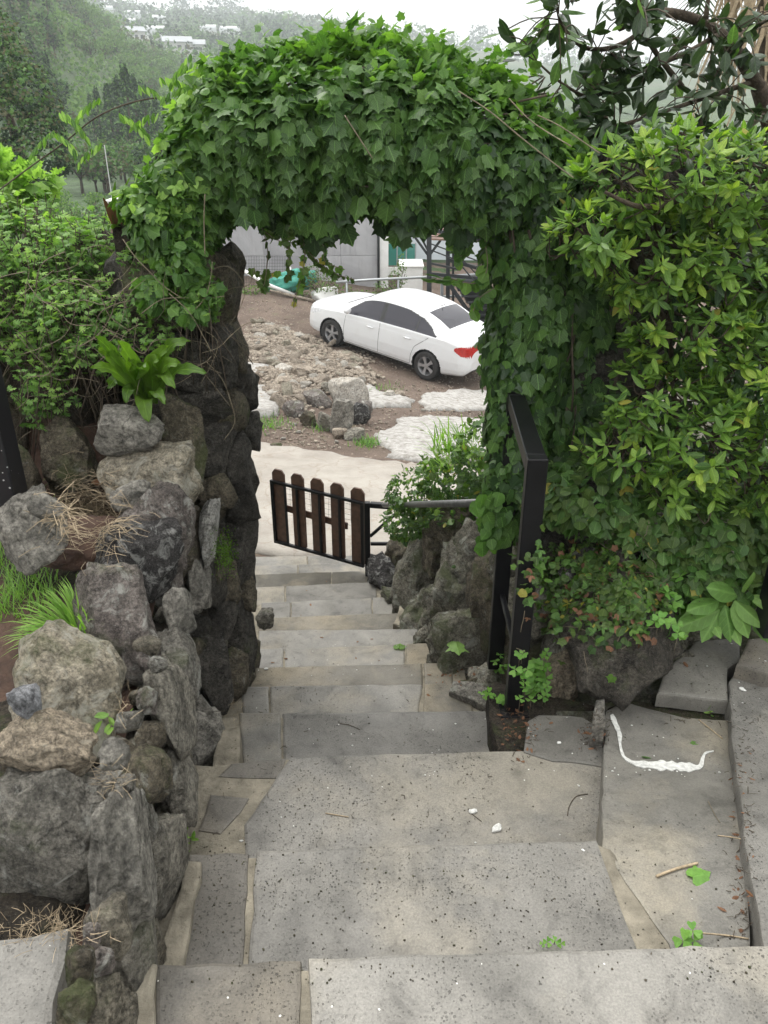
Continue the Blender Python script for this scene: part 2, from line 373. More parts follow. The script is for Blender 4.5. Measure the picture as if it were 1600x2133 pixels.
def make_terrain():
    rs = [0.0] + list(np.geomspace(4, 1500, 110)); na = 260
    V = [Vector((0, 4, -3.0))]; F = []
    for i, r in enumerate(rs[1:]):
        for k in range(na):
            a = 2 * pi * k / na; x, y = r * sin(a), 4 + r * cos(a)
            z = ground_z(x, y) if r > 3 else -3.0
            if y < 7: z = min(z, -3.0) if y < 5 else z - .6 * (7 - y) / 2
            elif 7 <= y < 29 and abs(x) < 12: z -= .12        # the yard sheet lies above here
            V.append(Vector((x, y, z)))
    for k in range(na): F.append((0, 1 + k, 1 + (k + 1) % na))
    for i in range(len(rs) - 2):
        for k in range(na):
            a = 1 + i * na + k; b = 1 + i * na + (k + 1) % na; F.append((a, a + na, b + na, b))
    me = mesh('hillside', V, [f[::-1] for f in F])
    m, n, l, b = mat('hill_ground'); v = objvec(n, l, False)
    c = mixc(n, l, ramp(n, l, nz(n, l, v, .02, 6, .6), [(.35, 0), (.65, 1)]), (.035, .075, .025), (.085, .13, .045))
    c = mixc(n, l, ramp(n, l, nz(n, l, v, .009, 5, .6), [(.52, 0), (.60, .7)]), c, (.13, .12, .07))
    fine = ramp(n, l, nz(n, l, v, .6, 6, .75), [(.3, .45), (.7, 1.25)])
    mm = n.new('ShaderNodeVectorMath'); mm.operation = 'MULTIPLY'; l.new(c, mm.inputs[0]); l.new(fine, mm.inputs[1])
    l.new(mm.outputs[0], b.inputs['Base Color']); b.inputs['Roughness'].default_value = .95
    bump(n, l, b, nz(n, l, v, .4, 6, .7), 1, 1.0)
    link('hillside', me, m, smooth=True, kind='structure')
make_terrain()

# the earth yard where the car stands
def yard_z(x, y): return ground_z(x, y) + .035 * fbm(x, y, .7) + .012 * fbm(x + 9, y, 4)
def grid_sheet(name, x0, x1, y0, y1, step, zf, m, **kw):
    nx, ny = int((x1 - x0) / step) + 1, int((y1 - y0) / step) + 1
    V = []; F = []
    for j in range(ny):
        for i in range(nx):
            x = x0 + i * step; y = y0 + j * step; V.append((x, y, zf(x, y)))
    for j in range(ny - 1):
        for i in range(nx - 1):
            a = j * nx + i; F.append((a, a + 1, a + nx + 1, a + nx))
    return link(name, mesh(name, V, F), m, smooth=True, **kw)
m, n, l, b = mat('earth'); v = objvec(n, l, False)
c = mixc(n, l, ramp(n, l, nz(n, l, v, 1.2, 6, .65), [(.35, 0), (.65, 1)]), (.085, .058, .042), (.17, .125, .095))
c = mixc(n, l, ramp(n, l, nz(n, l, v, 2.4, 7, .7), [(.58, 0), (.70, .6)]), c, (.10, .12, .05))
peb = n.new('ShaderNodeTexVoronoi'); peb.inputs['Scale'].default_value = 16; l.new(v, peb.inputs['Vector'])
sx = n.new('ShaderNodeSeparateColor'); l.new(peb.outputs['Color'], sx.inputs[0])
pk = mth(n, l, 'MULTIPLY', mth(n, l, 'LESS_THAN', peb.outputs['Distance'], .3), mth(n, l, 'LESS_THAN', sx.outputs[0], .28))
c = mixc(n, l, mth(n, l, 'MULTIPLY', pk, .7), c, (.36, .29, .23))
c = mixc(n, l, ramp(n, l, nz(n, l, v, 45, 4, .7), [(.3, .55), (.62, 0)]), c, (.045, .03, .022))
l.new(c, b.inputs['Base Color']); b.inputs['Roughness'].default_value = .95
bump(n, l, b, mth(n, l, 'ADD', nz(n, l, v, 14, 8, .7), mth(n, l, 'MULTIPLY', pk, .3)), .9, .05)
M['earth'] = m
grid_sheet('earth_yard', -11, 11, 5.6, 30.4, .15, yard_z, m, kind='structure')

m, n, l, b = mat('pale_concrete'); v = objvec(n, l, False)
c = mixc(n, l, ramp(n, l, nz(n, l, v, 1.5, 6, .65), [(.35, 0), (.65, 1)]), (.24, .215, .185), (.35, .325, .285))
c = mixc(n, l, ramp(n, l, nz(n, l, v, 7, 9, .8), [(.56, 0), (.66, .6)]), c, (.24, .19, .15))
ck = n.new('ShaderNodeTexVoronoi'); ck.feature = 'DISTANCE_TO_EDGE'; ck.inputs['Scale'].default_value = 1.6
dv = n.new('ShaderNodeTexNoise'); dv.inputs['Scale'].default_value = 3; dv.inputs['Detail'].default_value = 6; l.new(v, dv.inputs['Vector'])
va = n.new('ShaderNodeVectorMath'); va.operation = 'MULTIPLY_ADD'; l.new(dv.outputs['Color'], va.inputs[0]); va.inputs[1].default_value = (.5, .5, .5); l.new(v, va.inputs[2]); l.new(va.outputs[0], ck.inputs['Vector'])
crk = ramp(n, l, ck.outputs['Distance'], [(.004, 1), (.02, 0)])
c = mixc(n, l, mth(n, l, 'MULTIPLY', crk, .45), c, (.2, .15, .11))
l.new(c, b.inputs['Base Color']); b.inputs['Roughness'].default_value = .9
bump(n, l, b, nz(n, l, v, 30, 7, .75), .7, .02)
M['pale_concrete'] = m
m, n, l, b = mat('white_cement'); v = objvec(n, l, False)
c = mixc(n, l, ramp(n, l, nz(n, l, v, 9, 8, .75), [(.34, 0), (.60, 1)]), (.15, .135, .115), (.38, .37, .35))
l.new(c, b.inputs['Base Color']); b.inputs['Roughness'].default_value = .9
bump(n, l, b, nz(n, l, v, 40, 8, .8), .8, .012)
M['white_cement'] = m

def on_ground(px, py, zf=None):
    zf = zf or ground_z; z = -2.3
    for _ in range(12):
        p = atZ(px, py, z); z = .5 * z + .5 * zf(p.x, p.y)
    return atZ(px, py, z)
def drape(name, px_poly, thick, m, rough=.06, sub=3, zf=yard_z, grid=.12, **kw):
    """a cast sheet lying on the ground: ragged outline, own thickness"""
    P = [on_ground(*q) for q in px_poly]; out = []
    for i in range(len(P)):
        a, b_ = P[i], P[(i + 1) % len(P)]; L = (b_ - a).length; k = max(1, int(L / (grid * .6)))
        for j in range(k):
            q = a.lerp(b_, j / k); nn = noise.noise_vector(Vector((q.x * 2.2, q.y * 2.2, 1))) * rough * 2.2 + noise.noise_vector(Vector((q.x * 7, q.y * 7, 5))) * rough * .5
            out.append(Vector((q.x + nn.x, q.y + nn.y)))
    nb = len(out); pts = list(out)
    xs = [p.x for p in out]; ys = [p.y for p in out]
    y = min(ys)
    while y < max(ys):
        x = min(xs)
        while x < max(xs):
            pts.append(Vector((x + R.uniform(-.3, .3) * grid, y + R.uniform(-.3, .3) * grid))); x += grid
        y += grid
    vs, es, fs, *_ = delaunay_2d_cdt(pts, [], [list(range(nb))], 1, 1e-5)
    edge_n = {}
    for f in fs:
        for i in range(len(f)):
            e = tuple(sorted((f[i], f[(i + 1) % len(f)]))); edge_n[e] = edge_n.get(e, 0) + 1
    bd = {a for e, c_ in edge_n.items() if c_ == 1 for a in e}
    V = [(p.x, p.y, zf(p.x, p.y) + (thick + .012 * fbm(p.x, p.y, 5) if i not in bd else thick * .25)) for i, p in enumerate(vs)]
    k = len(V); V += [(x, y_, z - .08) for x, y_, z in V]
    F = [tuple(f) for f in fs]
    bl = [e for e, c_ in edge_n.items() if c_ == 1]
    F += [(a, b_, b_ + k, a + k) for a, b_ in bl]
    me = mesh(name, V, F); bm = bmesh.new(); bm.from_mesh(me); bmesh.ops.recalc_face_normals(bm, faces=bm.faces); bm.to_mesh(me); bm.free()
    for p in me.polygons:
        if len(p.vertices) == 3 and p.normal.z < 0: p.flip()
    return link(name, me, m, smooth=True, **kw)
path_px = [(420, 905), (520, 920), (600, 932), (700, 948), (800, 962), (900, 972), (1050, 975), (1300, 985), (1300, 1120), (1050, 1160), (800, 1185), (690, 1172), (520, 1158), (400, 1162), (300, 1150), (300, 1000)]
drape('concrete_path', path_px, .05, M['pale_concrete'], .04, grid=.16, kind='structure')
drape('cement_spill', [(782, 915), (800, 893), (840, 872), (900, 866), (1010, 872), (1090, 890), (1060, 955), (960, 965), (860, 962), (800, 950)], .05, M['white_cement'], .07, kind='structure')
drape('cement_spill', [(865, 838), (900, 820), (960, 812), (1100, 818), (1100, 850), (960, 856), (900, 856)], .05, M['white_cement'], .06, kind='structure')
drape('cement_spill', [(470, 770), (520, 762), (555, 766), (560, 790), (530, 798), (470, 800)], .12, M['white_cement'], .07, kind='structure')
drape('cement_spill', [(470, 805), (530, 800), (560, 815), (585, 845), (580, 868), (540, 872), (530, 890), (470, 890)], .12, M['white_cement'], .07, kind='structure')
drape('cement_spill', [(735, 795), (775, 800), (800, 825), (860, 835), (850, 850), (790, 850), (755, 856), (740, 830)], .07, M['white_cement'], .07, kind='structure')

# ------------------------------------------------------------------ garden terraces beside the stair
m, n, l, b = mat('red_soil'); v = objvec(n, l, False)
c = mixc(n, l, ramp(n, l, nz(n, l, v, 12, 7, .7), [(.35, 0), (.65, 1)]), (.05, .028, .02), (.12, .068, .047))
l.new(c, b.inputs['Base Color']); b.inputs['Roughness'].default_value = .95
bump(n, l, b, nz(n, l, v, 60, 7, .7), 1, .02)
M['red_soil'] = m
def wallx(y): return -.36 - .12 * y
def left_z(x, y):
    z = .10 + .05 * fbm(x, y, 1.5)
    if y > 2.5: z += min(.35, (y - 2.5) * .8)
    e = wallx(y) - .16 - x
    if y > 5.2: z -= (y - 5.2) * 1.2
    return max(z, -2.7)
V = []; F = []; nx, ny = 60, 100
for j in range(ny):
    for i in range(nx):
        y = -.6 + 8.4 * j / (ny - 1); x = (wallx(min(y, 4)) - .1 - max(0, min(1, (y - 2.9) / .4)) * .9) - 4.5 * (i / (nx - 1)) ** 1.3
        V.append((x, y, left_z(x, y)))
for j in range(ny - 1):
    for i in range(nx - 1):
        a = j * nx + i; F.append((a + 1, a, a + nx, a + nx + 1))
link('garden_soil', mesh('garden_soil', V, F), M['red_soil'], smooth=True, kind='structure')
def right_z(x, y):
    z = -.30 + .03 * fbm(x, y, 2) - max(0, y - 1.4) * .1
    if y > 2.2: z += min(.5, (y - 2.2) * .55) * min(1, max(0, (x - .5) / .5))
    if y < 2.15: return -.52
    lim = interp(y, [0, 2.2, 2.8, 3.6, 5.6, 8], [.55, .60, .42, .3, .08, .1])   # stair edge
    drop = interp(y, [2.0, 2.6, 3.4, 5.2, 6.5], [-.45, -.75, -1.15, -2.0, -2.4])
    t = min(1, max(0, (x - lim) / interp(y, [2.3, 3, 5.5, 7], [.35, .5, .8, 1.2])))
    t = t * t * (3 - 2 * t)
    z = drop * (1 - t) + z * t if y > 2.2 else z
    if y > 5.0: z = min(z, z - (y - 5.0) * .9 * t)
    z += .07 * noise.fractal(Vector((x * 5, y * 4, z * 5)), .8, 2, 5) * (y > 2.3)
    return max(z, -2.7)
V = []; F = []; nx, ny = 130, 150
for j in range(ny):
    for i in range(nx):
        y = -.6 + 8.6 * j / (ny - 1); lim = interp(y, [0, 2.2, 2.8, 3.6, 5.6, 8], [.55, .60, .42, .3, .0, -.1])
        x = lim + 4.5 * (i / (nx - 1)) ** 1.6
        V.append((x, y, right_z(x, y)))
for j in range(ny - 1):
    for i in range(nx - 1):
        a = j * nx + i; F.append((a, a + 1, a + nx + 1, a + nx))
link('rocky_bank_soil', mesh('rocky_bank_soil', V, F), M['rock_bank'], smooth=True, kind='structure')

# ------------------------------------------------------------------ stair: slabs bedded in grout
RISE = .17; SY0 = 1.45
def sl_z(slope, y): 
    if not slope: return 0
    t = min(1, max(0, (y - 1.30) / .75)); return -.145 * t * t * (3 - 2 * t)
NOSE = [((300, 2008), (1700, 1966)), ((370, 1776), (1245, 1749)), ((440, 1586), (1105, 1562)), ((498, 1485), (1028, 1478)),
        ((505, 1429), (985, 1423)), ((520, 1391), (940, 1380)), ((530, 1352), (912, 1339)), ((540, 1314), (870, 1309)),
        ((540, 1287), (850, 1276)), ((545, 1256), (815, 1243)), ((520, 1224), (782, 1212)), ((510, 1197), (765, 1189)),
        ((500, 1178), (760, 1174)), ((490, 1160), (755, 1157))]
NZ = [0, -.17, -.34, -.51, -.68, -.85, -1.02, -1.19, -1.36, -1.53, -1.70, -1.84, -1.98, -2.08]
stair = tag(bpy.data.objects.new('stone_stair', None), kind='structure'); col.objects.link(stair); stair.location = (0, 1, 0)
def chaikin(P, k=0):
    return P
def slab(P, z, thick, m, name='paving_slab', parent=None, chip=.007, bev=.009, world_pts=False, seed=0, tilt=0, seg=.05, slope=0):
    """P: list of Vector xy outline (world). A slab with slightly worn edges."""
    out = []
    for i in range(len(P)):
        a, b_ = P[i], P[(i + 1) % len(P)]; L = math.hypot(b_[0] - a[0], b_[1] - a[1]); k = max(1, int(L / seg))
        for j in range(k):
            t = j / k; x = a[0] + (b_[0] - a[0]) * t; y = a[1] + (b_[1] - a[1]) * t
            nn = noise.noise_vector(Vector((x * 14, y * 14, z * 5 + seed))) * chip
            out.append((x + nn.x, y + nn.y))
    cx = sum(p[0] for p in out) / len(out); cy = sum(p[1] for p in out) / len(out)
    bm = bmesh.new(); vs = [bm.verts.new((x - cx, y - cy, 0)) for x, y in out]
    f = bm.faces.new(vs)
    if f.normal.z < 0: f.normal_flip()
    bm.normal_update()
    if f.normal.z < 0: bmesh.ops.reverse_faces(bm, faces=[f])
    r = bmesh.ops.extrude_face_region(bm, geom=[f]); nv = [e for e in r['geom'] if isinstance(e, bmesh.types.BMVert)]
    for v_ in nv: v_.co.z -= thick
    # the original face stays on top after reversing
    bmesh.ops.recalc_face_normals(bm, faces=bm.faces)
    te = [e for e in bm.edges if all(abs(v_.co.z) < 1e-6 for v_ in e.verts)]
    bmesh.ops.bevel(bm, geom=te, offset=bev, segments=2, affect='EDGES', profile=.6)
    if slope:
        for yy in [1.28 + .06 * q_ for q_ in range(14)]:
            bmesh.ops.bisect_plane(bm, geom=list(bm.verts) + list(bm.edges) + list(bm.faces), plane_co=(0, yy - cy, 0), plane_no=(0, 1, 0))
    for v_ in bm.verts: v_.co.z += sl_z(slope, v_.co.y + cy)
    o = link(name, bm_mesh(name, bm), m, parent)
    o.location = (cx, cy, z)
    o.matrix_parent_inverse = pmat(parent).inverted() if parent else Matrix()
    if tilt: o.rotation_euler = (R.uniform(-tilt, tilt), R.uniform(-tilt, tilt), 0)
    return o
def nose_pt(k, px):
    (xa, ya), (xb, yb) = NOSE[k]; t = (px - xa) / (xb - xa); return atZ(px, ya + (yb - ya) * t, NZ[k])
def back_pt(k, px, over=.03):
    """where column px starts at the back of tread k, a little under the nosing above"""
    p = nose_pt(k - 1, px); return Vector((p.x, p.y - over, NZ[k]))
# split columns (near px, far px, material) for every tread
cols = {
 3: [((506, 498), (584, 584), 'slab_fine'), ((588, 588), (1028, 1028), 'slab')],
 4: [((500, 505), (560, 560), 'slab_fine'), ((563, 563), (860, 880), 'slab_fine'), ((883, 883), (985, 985), 'slab_brown')],
 5: [((505, 520), (885, 880), 'slab_brown'), ((888, 884), (950, 940), 'slab_brown')],
 6: [((515, 530), (586, 590), 'slab_fine'), ((589, 593), (842, 845), 'slab_fine'), ((845, 848), (925, 912), 'slab_brown')],
 7: [((525, 540), (880, 870), 'slab_fine')],
 8: [((530, 540), (850, 850), 'slab_brown')],
 9: [((530, 545), (603, 604), 'slab_fine'), ((606, 606), (775, 775), 'slab_fine'), ((777, 777), (830, 815), 'slab_fine')],
 10: [((525, 520), (592, 593), 'slab_fine'), ((595, 596), (790, 782), 'slab_fine')],
 11: [((510, 510), (688, 690), 'slab_brown'), ((690, 692), (775, 765), 'slab_brown')],
 12: [((500, 500), (620, 620), 'slab_fine'), ((622, 622), (765, 762), 'slab_fine')],
 13: [((490, 490), (640, 640), 'slab_fine'), ((642, 642), (765, 755), 'slab_fine')],
}
for k, cs in cols.items():
    for (nl, fl), (nr, fr), mm_ in cs:
        P = [back_pt(k, nl), back_pt(k, nr), nose_pt(k, fr), nose_pt(k, fl)]
        slab([(p.x, p.y) for p in P], NZ[k] + R.uniform(-.002, .003), .10, M[mm_], parent=stair, seed=k, tilt=.004)
    # riser and bed below
for k in range(0, 14):
    xl, xr = NOSE[k][0][0], NOSE[k][1][0]
    a, b_ = nose_pt(k, xl), nose_pt(k, xr)
    a = a + Vector((-.25, 0, 0)); b_ = b_ + Vector((.06 if k > 1 else -.02, 0, 0))
    yb = (nose_pt(k - 1, xl).y - .06) if k else .2
    P = [(a.x, yb), (b_.x, yb), (b_.x, b_.y - .022), (a.x, a.y - .022)]
    slab(P, NZ[k] - .006, .30, M['grout'], 'grout_bed', stair, chip=.01, bev=.004)
def spoly(pts, z, slope):
    out = []
    for q in pts:
        p = atZ(*q, z)
        for _ in range(14): p = p.lerp(atZ(*q, z + sl_z(slope, p.y)), .6)
        out.append((p.x, p.y))
    return out
def zpoly(pts, z): return [(p.x, p.y) for p in (atZ(*q, z) for q in pts)]
# tread 0 (nearest)
slab(zpoly([(315, 2330), (622, 2330), (627, 1999), (325, 2006)], 0), 0, .09, M['slab_dark'], parent=stair, seed=1)
slab(zpoly([(648, 2330), (1900, 2330), (1900, 1958), (1600, 1969), (642, 1995)], 0), .003, .09, M['slab'], parent=stair, seed=2)
# tread 1
z1 = NZ[1]
slab(zpoly([(325, 2100), (500, 2100), (520, 1776), (392, 1778)], z1), z1, .09, M['slab_dark'], parent=stair, seed=3)
slab(zpoly([(512, 2100), (1370, 2100), (1325, 1968), (1242, 1750), (533, 1772)], z1), z1 + .002, .09, M['slab'], parent=stair, seed=4)
SL = -.42
slab(spoly([(1252, 1768), (1262, 1480), (1300, 1462), (1420, 1492), (1518, 1500), (1532, 1640), (1566, 1958), (1566, 2100), (1440, 2100), (1392, 1968)], z1, SL), z1 + .001, .34, M['slab_fine'], parent=stair, seed=5, slope=SL)
slab(zpoly([(1232, 1752), (1275, 1765), (1440, 1972), (1480, 2080), (1330, 2080), (1290, 1972)], z1), z1 - .004, .12, M['grout'], 'grout_joint', stair, seed=6)
slab(spoly([(1520, 1420), (1545, 1385), (1700, 1400), (1900, 1990), (1594, 1990), (1552, 1760)], -.12, -.4), -.12, .34, M['slab'], parent=stair, seed=7, slope=-.4)
slab(spoly([(1385, 1400), (1450, 1335), (1540, 1328), (1545, 1376), (1516, 1392), (1516, 1458), (1368, 1442)], -.13, -.26), -.13, .06, M['slab_fine'], parent=stair, seed=8, slope=-.26)
slab(spoly([(1536, 1384), (1560, 1330), (1800, 1300), (1800, 1430), (1700, 1393), (1600, 1402)], -.06, -.24), -.06, .10, M['slab_dark'], parent=stair, seed=9, slope=-.24)
slab(spoly([(1262, 1476), (1300, 1458), (1420, 1470), (1520, 1485), (1525, 1512), (1420, 1498), (1300, 1470)], -.20, SL), -.20, .2, M['core'], 'soil_pocket', stair, chip=.01, slope=SL)
# tread 2: broken slabs in wide grout
z2 = NZ[2]
slab(zpoly([(604, 1576), (1105, 1562), (1160, 1572), (1290, 1590), (1300, 1860), (512, 1860), (508, 1720), (560, 1640)], z2), z2, .10, M['slab'], parent=stair, seed=10)
slab(zpoly([(452, 1618), (480, 1590), (596, 1578), (592, 1592), (575, 1622)], z2), z2 + .001, .10, M['slab_dark'], parent=stair, seed=11)
slab(zpoly([(438, 1656), (522, 1662), (502, 1690), (458, 1738), (414, 1728)], z2), z2 + .002, .10, M['slab_dark'], parent=stair, seed=12, chip=.007)
slab(zpoly([(1090, 1570), (1098, 1505), (1120, 1488), (1215, 1495), (1290, 1550), (1280, 1605), (1150, 1585)], z2), z2 + .006, .10, M['slab_fine'], parent=stair, seed=13, chip=.012)
# back-left grout shelf of treads 1..3 beside the wall
slab(zpoly([(385, 1800), (400, 1640), (455, 1590), (640, 1573), (620, 1800)], z2), z2 - .004, .20, M['grout'], 'grout_bed', stair, chip=.01)
slab(zpoly([(440, 1600), (462, 1520), (500, 1512), (500, 1600)], NZ[3] + .10), NZ[3] + .10, .25, M['grout'], 'grout_bed', stair, chip=.01)
slab(zpoly([(300, 2200), (318, 2003), (360, 1900), (386, 1790), (420, 1790), (360, 2200)], z1 + .02), z1 + .02, .2, M['grout'], 'grout_bed', stair, chip=.012)
slab(zpoly([(235, 2330), (250, 2110), (300, 2004), (326, 2004), (318, 2330)], .012), .012, .2, M['grout'], 'grout_bed', stair, chip=.012)
slab(zpoly([(1015, 1430), (1030, 1420), (1240, 1470), (1100, 1560), (1040, 1575), (1020, 1500)], -.40), -.40, .3, M['core'], 'soil_pocket', stair, chip=.02)
slab(zpoly([(935, 1437), (940, 1418), (985, 1418), (1035, 1440), (1035, 1485)], NZ[4] + .03), NZ[4] + .03, .25, M['stone_grey'], 'edge_stone', stair, chip=.015)
slab(zpoly([(820, 1300), (830, 1260), (862, 1285), (862, 1312)], NZ[8] + .06), NZ[8] + .06, .25, M['grout'], 'edge_stone', stair, chip=.02)
slab(zpoly([(1235, 1500), (1240, 1455), (1262, 1455), (1262, 1500)], -.22), -.22, .2, M['stone_slate'], 'edge_stone', stair)
# ------------------------------------------------------------------ stones
_ico = {}
def ico(sub):
    if sub not in _ico:
        bm = bmesh.new(); bmesh.ops.create_icosphere(bm, subdivisions=sub, radius=1)
        _ico[sub] = ([v.co.copy() for v in bm.verts], [tuple(v.index for v in f.verts) for f in bm.faces]); bm.free()
    return _ico[sub]
def rock_mesh(size, seed, sub=3, boxy=.4, facets=8, lump=.16, fine=.045, tip=0):
    facets = facets + 3 if facets else 0; fine = max(fine, .06)
    V, F = ico(sub); rr = random.Random(seed); s = Vector((rr.uniform(0, 99), rr.uniform(0, 99), rr.uniform(0, 99)))
    pl = []
    for _ in range(facets):
        d = Vector((rr.gauss(0, 1), rr.gauss(0, 1), rr.gauss(0, 1))).normalized(); pl.append((d, rr.uniform(.62, .92)))
    out = []; mxs = max(size)
    for v in V:
        q = v.copy()
        if boxy:
            mm = max(abs(q.x), abs(q.y), abs(q.z)); q = q.lerp(q / mm * .86, boxy)
        q *= 1 + lump * noise.noise(q * 1.3 + s) + lump * .5 * noise.noise(q * 2.9 + s)
        for d, k in pl:
            t = q.dot(d) - k
            if t > 0: q -= d * (t * .95)
        q *= 1 + fine * (1.1 * noise.fractal(q * 3.0 + s, .75, 2.1, 5) + 1.6 * abs(noise.noise(q * 2.6 - s)) + .7 * abs(noise.noise(q * 7 + s)) - .6)
        if tip: q.x *= 1 - tip * q.y; 
        out.append(Vector((q.x * size[0], q.y * size[1], q.z * size[2])))
    me = mesh('stone', out, F); me.shade_smooth(); return me
def stone_at(parent, px, py, w_, h_, Y=None, x=None, rot=0, thick=.8, m='stone_grey', seed=None, sub=3, name='stone', pos=None, **kw):
    """stone whose middle is at pixel px,py on plane y=Y (or on the wall face), w_,h_ its size in photograph pixels"""
    if pos is None:
        d = ray(px, py)
        if Y is None:
            # wall face x = -.36-.12y
            t = -.36 / (d.x + .12 * d.y); pos = CAM + d * t
        else: pos = CAM + d * (Y / d.y)
    D = depth(pos); a, b_ = w_ * .5 * D / FPX, h_ * .5 * D / FPX
    th = thick * (a + b_) / 2
    seed = seed if seed is not None else R.randint(0, 99999)
    if Y is None and parent is not None and pos is not None: a *= 1.12
    me = rock_mesh((a * 1.17, b_ * 1.14, th), seed, (5 if w_ * h_ > 17000 else max(sub, 4)) if D < 3.2 else sub, **kw)
    o = link(name, me, M[m], parent)
    rot_m = CAMROT @ Matrix.Rotation(radians(rot), 3, 'Z')
    o.matrix_parent_inverse = pmat(parent).inverted() if parent else Matrix()
    o.location = Vector(pos) + ray(px, py).normalized() * (th * .55); o.rotation_euler = rot_m.to_euler()
    return o

wall = thing('retaining_wall', 'dry stone retaining wall of mixed grey boulders along the left of the stair', 'wall', (-.75, 1.5, 0))
W = [  # px, py, w, h, rot, thick, material, Y (None: wall face), extra
 (143, 1450, 200, 300, 10, .8, 'stone_pale', 1.50, dict(lump=.16, facets=4, sub=4, boxy=.25)),
 (58, 1465, 60, 90, 25, .8, 'stone_blue', 1.32, {}),
 (92, 1554, 200, 126, -8, .9, 'stone_tan', 1.27, dict(sub=4, lump=.25, fine=.05)),
 (110, 1770, 262, 325, 0, .7, 'stone_grey', 1.12, dict(sub=4, boxy=.6, facets=6, lump=.12)),
 (245, 1300, 155, 285, 14, .8, 'stone_purple', 1.80, dict(sub=4, lump=.2)),
 (358, 1475, 62, 210, 12, 1.6, 'stone_flat', None, dict(facets=6, tip=.2)),
 (370, 1385, 66, 150, 10, 1.4, 'stone_grey', None, dict(facets=5)),
 (423, 1550, 80, 145, 10, 1.2, 'stone_slate', None, dict(facets=6, sub=4)),
 (300, 1615, 84, 125, 15, 1.2, 'stone_brown', None, {}),
 (256, 1790, 92, 300, 6, 1.1, 'stone_slate', None, dict(facets=7, sub=4, lump=.1, tip=.35)),
 (335, 1800, 88, 262, 4, 1.1, 'stone_flat', None, dict(facets=6, sub=4, lump=.1)),
 (297, 1696, 44, 112, 8, 1.3, 'stone_grey', None, {}),
 (372, 1630, 56, 180, 14, 1.4, 'stone_flat', None, dict(facets=6)),
 (280, 1990, 88, 215, 8, 1.1, 'stone_flat', None, dict(facets=4)),
 (314, 1972, 56, 130, 0, 1.1, 'mortar', None, {}),
 (192, 1950, 28, 50, 0, 1, 'stone_purple', None, dict(facets=0)),
 (168, 2016, 50, 80, 0, 1, 'stone_brown', None, dict(facets=2)),
 (212, 2004, 42, 54, 0, 1, 'stone_purple', None, dict(facets=2)),
 (158, 2100, 66, 96, 0, 1, 'stone_brown', None, dict(facets=2)),
 (214, 2085, 60, 130, 0, 1, 'mortar', None, {}),
 (250, 2130, 60, 120, 0, 1, 'mortar', None, {}),
 (310, 1460, 38, 60, 0, 1.2, 'stone_purple', None, {}),
 (313, 1534, 50, 64, 0, 1.2, 'stone_brown', None, {}),
 (240, 1570, 50, 60, 0, 1.2, 'stone_slate', None, dict(facets=1)),
 (270, 1500, 52, 48, 0, 1.2, 'stone_grey', None, {}),
 (330, 1384, 32, 36, 0, 1.2, 'stone_grey', None, {}),
 (262, 1640, 34, 52, 0, 1.2, 'stone_grey', None, {}),
 (226, 1930, 70, 120, 12, 1.2, 'mortar', None, {}),
 (437, 1400, 86, 170, 6, 1.1, 'lava_dark', 2.42, dict(sub=4)),
 (424, 1487, 44, 72, 10, 1.1, 'stone_slate', None, {}),
 (372, 1275, 44, 110, 8, 1.4, 'stone_slate', None, {}),
 (272, 1175, 185, 205, -12, .8, 'lava_lichen', 2.05, dict(sub=4, lump=.25, boxy=.1, fine=.05)),
 (322, 1105, 142, 190, 0, .8, 'stone_purple', 2.20, dict(facets=1, lump=.12, sub=4)),
 (274, 1034, 82, 52, 22, .8, 'stone_slate', 2.25, dict(facets=0, lump=.08)),
 (305, 1005, 196, 185, 0, .8, 'stone_pale', 2.42, dict(sub=4, boxy=.75, lump=.14)),
 (262, 897, 152, 96, -6, .8, 'stone_slate', 2.45, dict(sub=4, lump=.22, facets=8)),
 (345, 1190, 70, 230, 4, 1.3, 'stone_purple', 2.20, {}),
 (144, 950, 104, 170, 0, .8, 'stone_brown', 2.60, dict(boxy=.6)),
 (393, 930, 86, 215, 6, .9, 'stone_brown', 2.58, dict(facets=7)),
 (72, 1105, 135, 175, 30, .6, 'stone_slate', 2.02, dict(facets=5, sub=4)),
 (96, 1058, 92, 46, -22, .5, 'stone_slate', 1.98, dict(facets=8)),
 (435, 1100, 34, 150, -6, 1, 'stone_white', 2.52, dict(facets=6, sub=4)),
 (408, 1195, 52, 155, 6, 1, 'stone_slate', 2.44, dict(facets=7, lump=.1)),
 (384, 1120, 60, 170, 0, 1, 'stone_brown', 2.48, {}),
 (452, 1172, 44, 90, 0, 1, 'stone_brown', 2.60, {}),
 (30, 1000, 90, 150, 0, .8, 'stone_brown', 2.5, {}),
 (20, 900, 90, 160, 0, .8, 'stone_brown', 2.8, {}),
]
for i, (px, py, w_, h_, rot, th, m_, Y, kw) in enumerate(W):
    stone_at(wall, px, py, w_, h_, Y, rot=rot, thick=th, m=m_, seed=100 + i, **kw)
# porous capping block at the near end of the wall
slab(zpoly([(-160, 2300), (-160, 1968), (-20, 1962), (150, 1925), (118, 2085), (96, 2300)], .17), .17, .30, M['slab'], 'capping_block', wall, chip=.012, bev=.015)
# small chinking stones pushed in the gaps
for i in range(60):
    y = R.uniform(.85, 2.6); z = R.uniform(-.35 * max(0, y - 1) - .12, .22)
    o = link('stone', rock_mesh((R.uniform(.02, .05), R.uniform(.025, .06), R.uniform(.02, .045)), 900 + i, 2), M[R.choice(['stone_grey', 'stone_brown', 'stone_flat', 'mortar', 'stone_purple'])], wall)
    o.matrix_parent_inverse = pmat(wall).inverted(); o.location = (wallx(y) - .06, y, z); o.rotation_euler = (R.uniform(0, 3), R.uniform(0, 3), 0)
